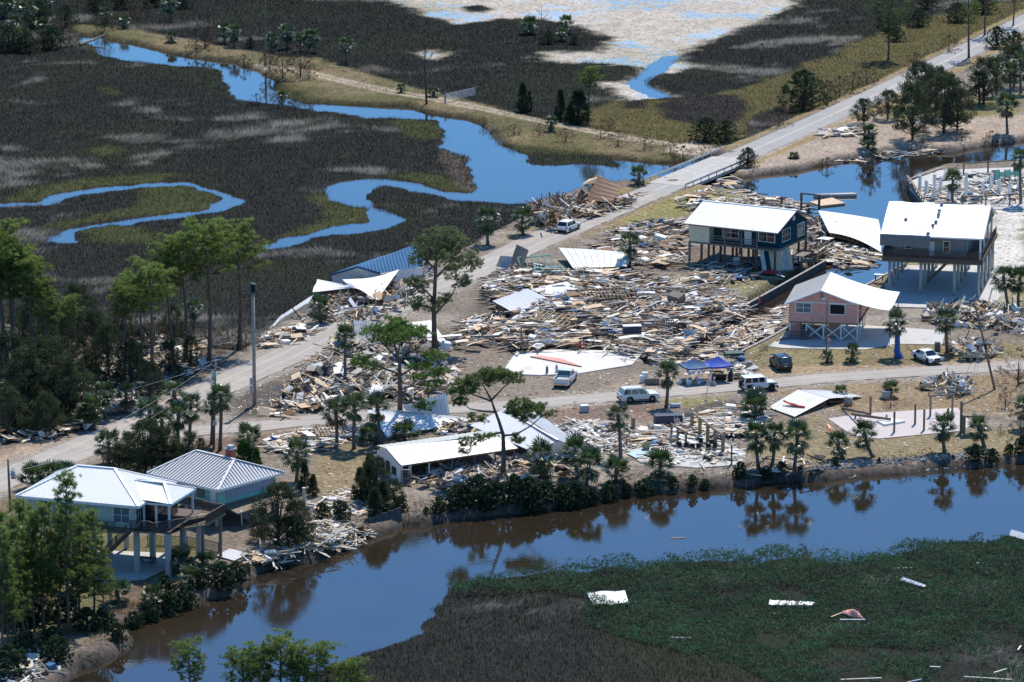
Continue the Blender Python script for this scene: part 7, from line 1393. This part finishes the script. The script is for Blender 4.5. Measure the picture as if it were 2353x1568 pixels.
for i in range(4): a = R(45 + 90 * i); mb = MB(); mb.beam((math.cos(a) * .14, math.sin(a) * .14, .8), (math.cos(a) * .24, math.sin(a) * .24, 0), .045); mb.build('leg', 'new_timber', T)
T = thing('red_tarp', 'crumpled red tarp heap in front of the teal house', 'tarp', G(1767, 630, .1)); 
warp(T, lambda u, v: ((u - .5) * 2.4, (v - .5) * 1.6, .25 + .3 * math.sin(u * 3.1) * math.sin(v * 3.1) + .06 * math.sin(u * 13 + v * 9)), 2, 10, MATS['red_cloth'], 'fold', 1, 0)
T = thing('wooden_board', 'long dark red wooden board lying across the bare slab', 'board', G(1280, 832, .16)); O = T.location; LC = lambda x, y, z: G(x, y, z) - O
mb = MB(); mb.slab([LC(1219, 819, .25), LC(1337, 842, .2), LC(1290, 824, .45), LC(1240, 817, .35)], .1); mb.build('face', 'pink_wall', T); mb = MB(); mb.beam(LC(1219, 820, .2), LC(1336, 843, .2), .16, .14); mb.build('edge', 'plywood_dark', T)
for x, y, nm in ((1257, 858, 'dark'), (1279, 855, 'pale')): T = thing('gas_bottle', f'{nm} gas bottle standing at the slab edge behind the pickup', 'bottle', G(x, y, .13)); mb = MB(); mb.tube([(0, 0, 0), (0, 0, .1), (0, 0, .75), (0, 0, .9)], [.14, .17, .17, .06], 10); mb.build('body', 'timber_grey' if nm == 'dark' else 'dull_metal', T, True); mb = MB(); mb.tube([(0, 0, .9), (0, 0, 1.0)], .07, 8); mb.build('valve', 'dull_metal', T)
# kayaks
def kayak(label, px, py, z, L, rz, tilt, m):
    T = thing('kayak', label, 'kayak', G(px, py, z), 0, None, (tilt[0], tilt[1], rz)); n = 12; k = 8; vs = []; fs = []
    for i in range(n + 1):
        t = i / n; w = .36 * math.sin(math.pi * (.03 + .94 * t)) ** .7; r_ = .12 * abs(2 * t - 1) ** 2
        for j in range(k): a = 2 * math.pi * j / k; vs.append(((t - .5) * L, math.cos(a) * w, .16 + r_ + math.sin(a) * (.15 if math.sin(a) < 0 else .1)))
    for i in range(n):
        for j in range(k): a = i * k + j; b = i * k + (j + 1) % k; fs.append((a, b, b + k, a + k))
    mb = MB(); mb.add(vs, fs + [tuple(range(k)), tuple(range(n * k, n * k + k))]); mb.build('hull', m, T, True); mb = MB(); mb.tube([(-.45, 0, .262), (.35, 0, .262)], [.2, .2], 10) if False else mb.prism([(.55 * math.cos(a / 12 * 6.283), .22 * math.sin(a / 12 * 6.283)) for a in range(12)], .22, .275); mb.build('cockpit', 'trim_black', T)
mat('kayak_red', (.62, .05, .03), .4); mat('kayak_orange', (.78, .16, .05), .4)
kayak('bright red kayak lying on the fallen white roof', 1824, 933, .62, 3.2, R(-38), (-.2, .1), 'kayak_red'); kayak('orange kayak with pointed bow leaning on the bank lawn', 1912, 992, .3, 3.0, R(112), (0, -.25), 'kayak_orange')
# ================================================================ POLES, SIGNS, FENCES
def pole_w(par, h, r0, r1, m='timber_grey'):
    mb = MB(); mb.tube([(0, 0, -.2), (0, 0, h)], [r0, r1], 10); return mb.build('pole', m, par, True)
def transformer(par, x, z):
    mb = MB(); mb.tube([(x, 0, z), (x, 0, z + .95)], .27, 14); t = mb.build('transformer', 'dull_metal', par, True); mb = MB()
    for s in (-.1, .12): mb.tube([(x + s, 0, z + .95), (x + s, 0, z + 1.25)], .05, 6)
    mb.build('bushing', 'dull_metal', t); mb = MB(); mb.beam((0, 0, z + .5), (x, 0, z + .5), .08); mb.build('bracket', 'dull_metal', par)
def upole(label, px, py, ptop, lean=(0, 0), name='utility_pole', r=.15):
    b = G(px, py, 0); h = hgt(px, py, ptop); return thing(name, label, 'utility pole', b, 0, None, (lean[1], lean[0], 0)), h
P1, h1 = upole('tall steel warning-siren pole with dark louvred head at the road fork', 585, 932, 672, name='siren_pole'); mb = MB(); mb.tube([(0, 0, -.2), (0, 0, h1)], [.24, .17], 12); mb.build('pole', mat('pole_pale', (.34, .30, .25), .8, var=.15, scale=2), P1, True)
for k in range(6): mb = MB(); mb.tube([(0, 0, h1 + k * .2), (0, 0, h1 + k * .2 + .06), (0, 0, h1 + k * .2 + .15)], [.36, .42, .3], 14); mb.build('louvre', 'black_plastic', P1)
for z in (1.7, 2.7): mb = MB(); mb.b2((-.55, -.35, z), (-.02, -.2, z + .85)); mb.build('control_box', 'dull_metal', P1)
P2, h2 = upole('utility pole with grey transformer beside the tall palm and hydrant', 491, 1032, 828, (.035, 0)); pole_w(P2, h2, .16, .11); transformer(P2, -.12 + .0, h2 - 2.4); mb = MB(); mb.b2((-.16, -.3, 2.9), (.3, -.2, 3.5)); mb.build('notice', 'plate', P2)
P3, h3 = upole('utility pole with transformer at the edge of the pine grove', 24, 1176, 1055, (-.02, 0)); pole_w(P3, h3, .16, .12); transformer(P3, .5, h3 - 2.3)
b = G(2286, 896, 0); tp = GY(2241, 702, b.y - 1.5); P4 = thing('utility_pole', 'long leaning utility pole beside the lane end, its wires hanging', 'utility pole', b); mb = MB(); d = tp - b; mb.tube([(0, 0, 0), d * .5, d], [.17, .14, .11], 10); mb.build('pole', 'timber_grey', P4, True); mb = MB(); mb.box(d * .52 + Vector((.1, -.2, 0)), (.3, .2, .7)); mb.build('fuse_box', 'trim_black', P4); mb = MB(); mb.tube([d * .56 + Vector((-.5, -.1, 0)), d * .56 + Vector((.5, -.1, 0))], .03, 6); mb.build('step_bolt', 'dull_metal', P4)
for i, (x, l) in enumerate(((-1.2, 5.5), (-.7, 5.0), (-2.4, 6.0))): mb = MB(); p = d * .62; mb.tube([p, p + Vector((x * .6, -.3, -l * .5)), p + Vector((x, -.5, -l))], .02, 4); mb.build('hanging_wire', 'dull_metal', P4)
P5, h5 = upole('thin service pole in front of the pink house', 1899, 806, 682); pole_w(P5, h5, .1, .08, 'timber'); mb = MB(); mb.b2((-.75, -.08, h5 - .5), (-.3, .06, h5 - .25)); mb.build('lamp_head', 'dull_metal', P5); mb = MB(); mb.beam((-.4, 0, h5 - .35), (0, 0, h5 - .1), .04); mb.build('lamp_arm', 'dull_metal', P5)
def cable(label, a, b, sag, grp='overhead cables'):
    T = thing('cable', label, 'cable', a, 0, grp); n = 14; mb = MB(); mb.tube([(b - a) * (i / n) - Vector((0, 0, sag * 4 * (i / n) * (1 - i / n))) for i in range(n + 1)], .022, 4, False); mb.build('wire', 'dull_metal', T)
top = lambda P, h: P.location + Vector((0, 0, h - .3))
cable('overhead cable between the grove pole and the hydrant pole', top(P3, h3), top(P2, h2), 1.5); cable('lower service cable between the grove pole and the hydrant pole', top(P3, h3 - 1.2), top(P2, h2 - 1.6), 1.8); cable('overhead cable running into the wood across the road', top(P2, h2 - .2), GY(-30, 950, 560), 1.0); cable('overhead cable from the hydrant pole along the dusty road', top(P2, h2 - .3), top(P1, 6), .8); cable('long cable across the lane to the leaning pole', top(P5, h5), P4.location + d * .9, 1.6); cable('service cable low over the pickup', top(P5, h5 - 1.5), GY(1100, 905, 560), 2.0)
T = thing('speed_sign', 'leaning speed limit sign reading 15 beside the lane', 'sign', G(1622, 917, 0), 0, None, (0, .14, R(5))); mb = MB(); mb.beam((0, 0, -.2), (0, 0, 2.2), .06); mb.build('pole', 'timber_grey', T); mb = MB(); mb.b2((-.26, -.06, 1.65), (.26, -.035, 2.35)); mb.build('plate', 'plate', T)
link('lettering', text_mesh('15', .36, 'trim_black'), T, (0, -.066, 1.9), (math.pi / 2, 0, 0)); link('lettering', text_mesh('SPEED', .11, 'trim_black'), T, (0, -.066, 2.24), (math.pi / 2, 0, 0)); link('lettering', text_mesh('LIMIT', .11, 'trim_black'), T, (0, -.066, 2.12), (math.pi / 2, 0, 0))
T = thing('fire_hydrant', 'red fire hydrant beside the hydrant pole and palm', 'hydrant', G(467, 1031, 0)); mb = MB(); mb.tube([(0, 0, 0), (0, 0, .06), (0, 0, .08), (0, 0, .62), (0, 0, .66), (0, 0, .78), (0, 0, .88)], [.2, .2, .13, .13, .18, .14, .04], 12); mb.build('body', 'cloth_red', T, True)
for s in (-1, 1): mb = MB(); mb.tube([(0, 0, .48), (s * .24, 0, .48)], .075, 8); mb.build('outlet', 'cloth_red', T)
T = thing('farm_gate', 'white tubular farm gate across the levee track', 'gate', GG(1023, 237)); a = Vector((0, 0, 0)); b = GG(1094, 228) - T.location; b.z = 0
for p in (a, b): mb = MB(); mb.tube([p + Vector((0, 0, -.2)), p + Vector((0, 0, 1.75))], .12, 8); mb.build('post', 'dead_wood', T)
e = (b - a).normalized()
for i in range(7): z = .35 + i * .2; mb = MB(); mb.tube([a + e * .2 + Vector((0, 0, z)), b - e * .2 + Vector((0, 0, z))], .028, 6); mb.build('bar', 'white_trim', T)
for t in (.04, .35, .65, .96): mb = MB(); p = a.lerp(b, t); mb.tube([p + Vector((0, 0, .33)), p + Vector((0, 0, 1.57))], .025, 6); mb.build('upright', 'white_trim', T)
def posts(label, cat, rows, beams, m='timber', w=.28, name='post_frame', wm=None):
    T = thing(name, label, cat, G(rows[0][0], rows[0][1], .1)); O = T.location; P = []
    for x, y0, y1 in rows: p = G(x, y0, .1) - O; h = hgt(x, y0, y1, .1); P.append((p, h)); mb = MB(); mb.box(p + Vector((0, 0, h / 2)), (w, w, h)); mb.build('post', wm or m, T)
    for i, j in beams:
        (p, h), (q, g_) = P[i], P[j]; d_ = (q - p).normalized() * .2; mb = MB(); mb.beam(p - d_ + Vector((0, 0, h + .1)), q + d_ + Vector((0, 0, g_ + .1)), .12, .2); mb.build('beam', m, T)
    return T
mat('post_wood', (.26, .20, .13), .8, var=.3, scale=4)
posts('row of five thick timber posts under one long beam on the patio slab', 'post frame', [(1590, 985, 950), (1608, 1005, 963), (1626, 1019, 977), (1643, 1031, 990), (1661, 1044, 1002)], [(0, 1), (1, 2), (2, 3), (3, 4)], 'post_wood', .42); posts('shorter row of three timber posts with a beam on the patio slab', 'post frame', [(1543, 1011, 977), (1557, 1022, 985), (1576, 1024, 997)], [(0, 1), (1, 2)], 'post_wood', .28)
posts('timber portal of two posts and a lintel on the pinkish slab', 'post frame', [(2137.5, 957, 912), (2188, 951, 909)], [(0, 1)], 'post_wood', .24)
for x, y0, y1 in ((2054.5, 994, 947), (2102.5, 975, 929), (2123, 989, 942), (2178, 976, 939)):
    T = thing('standing_post', 'lone bare timber post standing on the pinkish slab', 'post', G(x, y0, .1), 0, 'lone posts on the pinkish slab'); h = hgt(x, y0, y1, .1); mb = MB(); mb.box((0, 0, h / 2), (.24, .24, h)); mb.build('shaft', 'timber', T); mb = MB(); mb.box((0, 0, h + .02), (.27, .27, .04)); mb.build('cap', 'timber_grey', T)
T = posts('lone thick timber post on the rubble yard behind the slim palm', 'post', [(1455, 985, 959)], [], 'post_wood', .5, 'standing_post'); posts('timber post with a leaning beam at the end of the pinkish slab', 'post frame', [(2000, 952, 911)], [], 'timber', .26); T = thing('fallen_beam', 'heavy beam leaning against the slab-end post', 'beam', G(1935, 940, 0)); mb = MB(); mb.beam((0, 0, .1), G(2000, 952, 2.4) - T.location, .16, .3); mb.build('timber', 'timber', T); T = thing('fallen_beam', 'long beam propped low across the pinkish slab', 'beam', G(1956, 962, .1)); mb = MB(); mb.beam((0, 0, .55), G(2047, 964, .6) - T.location, .16, .3); mb.build('timber', 'timber', T)
for q in ((.5), (4.3)): mb = MB(); mb.box((q, .1, .2), (.2, .3, .5)); mb.build('block', 'timber_grey', T)
posts('tall post beside the wooden platform on the pinkish slab', 'post', [(2208, 992, 922)], [], 'post_wood', .3, 'standing_post')
T = thing('wooden_platform', 'square wooden table-like platform on four legs by the canal lawn', 'platform', G(2233, 998, 0), R(4)); mb = MB(); mb.b2((-1.2, -.9, 2.3), (1.2, .9, 2.5)); mb.build('top', 'timber', T)
for x in (-1.05, 1.05):
    for y in (-.75, .75): mb = MB(); mb.box((x, y, 1.15), (.25, .25, 2.3)); mb.build('leg', 'timber', T)
posts('leaning stub post at the patio slab corner', 'post', [(1681, 1066, 1022)], [], 'deck_brown', .18, 'standing_post')
flat('fallen_door', 'flat white door panel lying on the pinkish slab', 'door', [(2015, 966), (2047, 960), (2080, 967), (2032, 975)], .35, .25, 'white_trim')
T = thing('concrete_post', 'short square concrete post on the yard by the mint house', 'post', G(699, 1160, 0)); mb = MB(); mb.box((0, 0, .95), (.38, .38, 1.95)); mb.build('shaft', 'concrete_column', T); mb = MB(); mb.box((0, 0, 1.95), (.42, .42, .08)); mb.build('cap', 'concrete', T)
T = posts('dark timber post standing beside the person at the slab edge', 'post', [(1198, 800, 750)], [], 'timber', .22, 'standing_post')
# white columns of the vanished house
for x, y0, y1 in ((2113.5, 441, 405), (2128, 449, 416), (2147, 440, 402), (2146, 461, 431), (2161, 448, 418), (2180, 461, 432), (2197, 446, 416), (2219, 454, 398), (2258, 452, 421), (2278, 438, 404), (2296, 447, 414), (2320, 450, 418), (2340, 440, 410)):
    T = thing('white_column', 'bare white square column on the foundation platform', 'column', G(x, y0, .12), R(-25), 'columns of the vanished house'); h = hgt(x, y0, y1, .12); mb = MB(); mb.box((0, 0, h / 2), (.42, .42, h)); mb.build('shaft', 'white_enamel', T); mb = MB(); mb.box((0, 0, h + .03), (.36, .36, .06)); mb.build('stub', 'dull_metal', T)
T = thing('plank_barrier', 'wooden barrier along the edge of the foundation platform', 'barrier', G(2084, 417, .1)); O = T.location; b = G(2122, 470, .1) - O
for z in (.9, .15): mb = MB(); mb.beam(Vector((0, 0, z)), b + Vector((0, 0, z)), .35 if z > .5 else .12, .14); mb.build('rail', 'timber', T)
for i in range(9): p = b * (i / 8); mb = MB(); mb.box(p + Vector((0, 0, .4)), (.16, .16, 1.0)); mb.build('post', 'timber', T)
posts('brown plank fence with braces behind the grey house roof', 'fence', [(2212, 473, 455), (2265, 473, 452), (2320, 472, 449), (2370, 471, 447)], [(0, 1), (1, 2), (2, 3)], 'timber', .2, 'plank_fence'); posts('tall dark post frame at the far side of the foundation platform', 'post frame', [(2214, 402, 378), (2270, 400, 374), (2330, 398, 370)], [(0, 1), (1, 2)], 'timber', .25)
T = thing('wall_remnant', 'sea green wall remnant on the foundation platform', 'wall', G(2284, 424, .12)); O = T.location
for i in range(5): a, b = G(2284 + i * 12, 424 - i, .12) - O, G(2295.6 + i * 12, 424 - i - .97, .12) - O; mb = MB(); mb.beam(a + Vector((0, 0, 1.5)), b + Vector((0, 0, 1.5)), .12, (1.5, .7, 1.2, .6, 1.0)[i]); mb.build('panel', 'mint_wall', T); mb = MB(); mb.beam(a, a + Vector((0, 0, 2.2)), .14); mb.build('stud', 'timber', T)
# boat lift timbers, floating pipe and board in the far canal
posts('dark timber boat lift frame in the canal behind the teal house', 'post frame', [(1841, 488, 446), (1882, 484, 451)], [(0, 1)], 'deck_brown', .35); posts('single dark piling in the canal behind the teal house', 'piling', [(1796, 480, 452)], [], 'deck_brown', .3, 'piling'); posts('short dark piling at the canal edge behind the roof ridge', 'piling', [(1756, 474, 455)], [], 'deck_brown', .26, 'piling')
T = thing('floating_pipe', 'pale tank-like pipe floating in the far canal', 'pipe', G(1918, 452, WZ), R(6)); mb = MB(); mb.tube([(-3.3, 0, .1), (-3.1, 0, .15), (3.0, 0, .15), (3.3, 0, .1)], [.1, .32, .4, .3], 12); mb.build('barrel', mat('pipe_tan', (.62, .53, .44), .6, var=.15), T, True); mb = MB(); mb.tube([(3.3, 0, .1), (3.34, 0, .1)], .42, 12); mb.build('end_cap', 'plywood', T)
flat('floating_board', 'large tan plywood raft floating in the far canal', 'board', [(1860, 464), (1912, 454), (1942, 467), (1886, 473)], -.75, .3, 'plywood'); flat('floating_board', 'thin plank drifting in the near canal', 'board', [(1540, 1236), (1574, 1234), (1575, 1236), (1541, 1238)], -.95, .1, 'timber'); flat('floating_board', 'short grey plank drifting beside the palm reflections', 'board', [(1697, 1207), (1700, 1207), (1703, 1213), (1700, 1213)], -.95, .1, 'timber_grey')
# sheets in the near marsh
sheet('crumpled white roof sheet resting on the mangroves', [(1362, 1390, -.35), (1446, 1386, -.3), (1436, 1357, .0), (1347, 1362, -.1)], 7, 'white_metal', bend=wob(.15, .2), under=False); sheet('long curved white strip of siding lying in the mangroves', [(1766, 1390, -.35), (1868, 1391, -.35), (1872, 1384, -.15), (1768, 1379, -.15)], 3, 'white_metal', under=False); sheet('narrow grey-white ribbed sheet half sunk in the mangroves', [(2068, 1333, -.3), (2124, 1349, -.35), (2128, 1345, -.2), (2075, 1326, 0)], 3, 'white_metal', under=False); sheet('bent salmon red sheet in the mangroves', [(1932, 1410, -.35), (1985, 1422, -.35), (1972, 1404, .1), (1945, 1402, -.1)], 4, 'pink_wall', under=False, bend=wob(.3, .3)); sheet('white boat-like panel at the edge of the near marsh', [(2318, 1230, -.4), (2380, 1248, -.4), (2384, 1234, .1), (2324, 1217, .1)], 3, 'white_trim', under=False)
for i, (x0, y0, x1, y1, m) in enumerate(((1541, 1465, 1588, 1466, 'white_trim'), (1930, 1424, 1988, 1424, 'white_trim'), (2052, 1306, 2096, 1305, 'white_trim'), (2242, 1294, 2262, 1294, 'white_trim'), (1778, 1410, 1790, 1410, 'white_trim'), (1932, 1562, 2025, 1558, 'wood_pale'), (2215, 1555, 2325, 1562, 'wood_pale'), (2284, 1546, 2313, 1537, 'wood_pale'), (2137, 1532, 2160, 1533, 'white_trim'), (2339, 1494, 2346, 1484, 'white_trim'), (2085, 1568, 2118, 1561, 'cloth_pale'), (1910, 1418, 1950, 1402, 'wood_tan'))):
    a, b = G(x0, y0, -.45), G(x1, y1, -.4); T = thing('stray_board', 'stray pale board lying in the mangrove marsh', 'board', a, 0, 'stray boards in the mangroves'); mb = MB(); mb.beam((0, 0, 0), b - a, .15, .07); mb.build('timber', m, T)
# fences by the pale house, picnic table, mail of small yard things
def picket(label, pts, h=1.2, m='iron', sp=.14):
    T = thing('iron_fence', label, 'fence', G(*pts[0], 0)); railing(T, [G(x, y, 0) - T.location for x, y in pts], h, MATS[m], sp, 'pickets', 2.2); mb = MB()
    for x, y in pts: p = G(x, y, 0) - T.location; mb.box(p + Vector((0, 0, h / 2)), (.09, .09, h + .1))
    mb.build('fence_post', m, T)
picket('black iron picket fence between pale house and muddy yard', [(340, 1255), (430, 1258), (468, 1264), (502, 1272)]); picket('short black iron fence panel on the slumped bank', [(230, 1428), (262, 1432)], 1.4); 
T = thing('chain_link_fence', 'sagging wire fence beside the white debris heap', 'fence', G(2080, 925, 0)); O = T.location
for x0, y0, x1, y1 in ((2080, 925, 2150, 918), (2218, 914, 2230, 908)):
    a, b = G(x0, y0, 0) - O, G(x1, y1, 0) - O; mb = MB(); mb.beam(a, a + Vector((0, 0, 1.1)), .06); mb.beam(b, b + Vector((0, 0, 1.1)), .06); mb.beam(a + Vector((0, 0, 1.08)), b + Vector((0, 0, 1.05)), .035); mb.build('wire_panel', 'dull_metal', T)
T = thing('picnic_table', 'dark picnic table on the slab under the pale house', 'table', G(338, 1297, .1), R(-15)); mb = MB(); mb.b2((-.95, -.38, .72), (.95, .38, .77)); mb.build('table_top', 'deck_brown', T)
for s in (-1, 1): mb = MB(); mb.b2((-.95, s * .72 - .13, .42), (.95, s * .72 + .13, .47)); mb.build('bench', 'deck_brown', T)
for x in (-.7, .7): mb = MB(); mb.beam((x, -.7, 0), (x, .3, .72), .08); mb.beam((x + .09, .7, 0), (x + .09, -.3, .72), .08); mb.build('legs', 'deck_brown', T)
chm = None
for i, (x, y, rz) in enumerate(((1562, 1036, 10), (1576, 1038, -10), (1592, 1040, 5), (1605, 1040, 0), (1612, 1028, 15), (1626, 1040, -15), (1636, 1027, 170), (1645, 1033, 160))):
    T = thing('patio_chair', 'dark patio chair in the group on the pale patio slab', 'chair', G(x, y, .1), R(rz), 'patio chairs on the slab'); mb = MB(); mb.b2((-.27, -.26, .4), (.27, .26, .44)); mb.build('seat', 'cloth_dark' if i != 1 else 'cloth_tan', T); mb = MB(); mb.slab([(-.27, .27, .45), (.27, .27, .45), (.27, .42, 1.0), (-.27, .42, 1.0)], .04); mb.build('backrest', 'cloth_dark', T)
    for sx in (-.25, .25):
        for sy in (-.24, .26): mb = MB(); mb.beam((sx, sy, 0), (sx, sy, .62 if sy < 0 else .4), .035); mb.build('leg', 'trim_black', T)
        mb = MB(); mb.beam((sx, -.26, .63), (sx, .36, .63), .04); mb.build('armrest', 'trim_black', T)
T = thing('wicker_chair', 'tan wicker armchair facing away on the blue mat', 'chair', G(1484, 1032, .13), R(190)); mb = MB(); mb.b2((-.4, -.35, .1), (.4, .35, .42)); mb.build('seat', 'new_timber', T); mb = MB(); mb.b2((-.42, .3, .42), (.42, .42, .95)); mb.build('backrest', 'new_timber', T)
for s in (-1, 1): mb = MB(); mb.b2((s * .36 - .06, -.35, .42), (s * .36 + .06, .3, .68)); mb.build('armrest', 'new_timber', T)
T = thing('board_stack', 'stack of white boards on the ground behind the pale house', 'boards', G(215, 1092, 0), R(-6))
for k in range(5): mb = MB(); mb.b2((-2.5 + .1 * k, -.5, .02 + k * .16), (2.45 - .05 * k, .4 - .1 * k, .15 + k * .16)); mb.build('board', 'white_trim', T)
# blue tarp on palm trunk, cloth on another
for lab, x, y, z0, z1, r0 in (('blue tarp wound round a palm trunk on the lawn', 2061, 822, 0, 3.4, .52), ('scrap of blue cloth caught on the sandy lot palm', 2003, 330, .6, 1.6, .3)):
    T = thing('blue_tarp', lab, 'tarp', G(x, y, 0)); n = 16; vs = []; fs = []
    for i in range(9):
        for j in range(n): a = 2 * math.pi * j / n; r_ = (.3 + (r0 - .3) * max(0, 1 - i / 3)) * (1 + .22 * math.sin(a * 5 + i * .4)); vs.append((math.cos(a) * r_ + .35 * max(0, 1 - i / 2) * (r0 > .5), math.sin(a) * r_, z0 + (z1 - z0) * i / 8))
    for i in range(8):
        for j in range(n): fs.append((i * n + j, i * n + (j + 1) % n, (i + 1) * n + (j + 1) % n, (i + 1) * n + j))
    mb = MB(); mb.add(vs, fs); mb.build('wrap', 'bright_blue', T, True); mb = MB(); mb.tube([(0, 0, z1 * .6), (0, 0, z1 * .6 + .1)], .4, 10); mb.build('tie', 'bright_blue', T)
# fish-cleaning table and planters
T = thing('dock_table', 'white fish-cleaning table on the canal seawall', 'table', G(2020, 646, .25), R(-20)); mb = MB(); mb.b2((-.7, -.4, .85), (.7, .4, .95)); mb.build('table_top', 'white_trim', T)
for x in (-.5, .5): mb = MB(); mb.box((x, 0, .42), (.14, .14, .86)); mb.build('leg', 'timber_grey', T)
for i, (x, y) in enumerate(((2036, 916), (1949, 930))): T = thing('planter', 'round concrete planter of a sago palm on the lawn', 'planter', G(x, y, 0), 0, 'sago planters'); mb = MB(); mb.tube([(0, 0, 0), (0, 0, .85)], [.5, .55], 14); mb.build('pot', 'concrete_column', T, True); mb = MB(); mb.tube([(0, 0, .85), (0, 0, .95)], .6, 14); mb.build('rim', 'concrete_column', T, True)
# rocks on the canal bank
rmat = mat('riprap', (.30, .285, .265), .9, var=.3, scale=4, bump=.3); RM = []
for s_ in range(5):
    r = random.Random(s_); t = (1 + 5 ** .5) / 2; vs = [Vector(v).normalized() * r.uniform(.75, 1.2) for v in ((-1, t, 0), (1, t, 0), (-1, -t, 0), (1, -t, 0), (0, -1, t), (0, 1, t), (0, -1, -t), (0, 1, -t), (t, 0, -1), (t, 0, 1), (-t, 0, -1), (-t, 0, 1))]
    fs = [(0, 11, 5), (0, 5, 1), (0, 1, 7), (0, 7, 10), (0, 10, 11), (1, 5, 9), (5, 11, 4), (11, 10, 2), (10, 7, 6), (7, 1, 8), (3, 9, 4), (3, 4, 2), (3, 2, 6), (3, 6, 8), (3, 8, 9), (4, 9, 5), (2, 4, 11), (6, 2, 10), (8, 6, 7), (9, 8, 1)]
    mb = MB(); mb.add(vs, fs); RM.append(mb.mesh('rock', rmat))
RP = [(1860, 1078), (1900, 1064), (1990, 1058), (2060, 1056), (2150, 1046), (2230, 1040), (2300, 1040), (2290, 1068), (2200, 1078), (2100, 1086), (2000, 1093), (1920, 1104), (1870, 1104)]
RS = MB()
for i, (x, y) in enumerate(rand_in(RP, 900)):
    p = GG(x, y); s_ = rd.uniform(.16, .36)
    if i < 290: tag(link('rock', RM[i % 5], None, p + Vector((0, 0, s_ * .25)), (rd.uniform(0, 6), rd.uniform(0, 6), rd.uniform(0, 6)), (s_ * rd.uniform(.8, 1.4), s_, s_ * .7)), 'grey riprap rock on the canal bank below the pinkish slab', 'rock', 'riprap rocks')
    else:
        M = Matrix.Rotation(rd.uniform(0, 6), 3, 'Z') @ Matrix.Rotation(rd.uniform(0, 6), 3, 'X'); RS.add([p + M @ (Vector(v.co) * s_ * .8) for v in RM[i % 5].vertices], [tuple(q.vertices) for q in RM[i % 5].polygons])
tag(RS.build('small_rocks', rmat), 'smaller stones between the riprap rocks', 'stones', None, 'stuff')
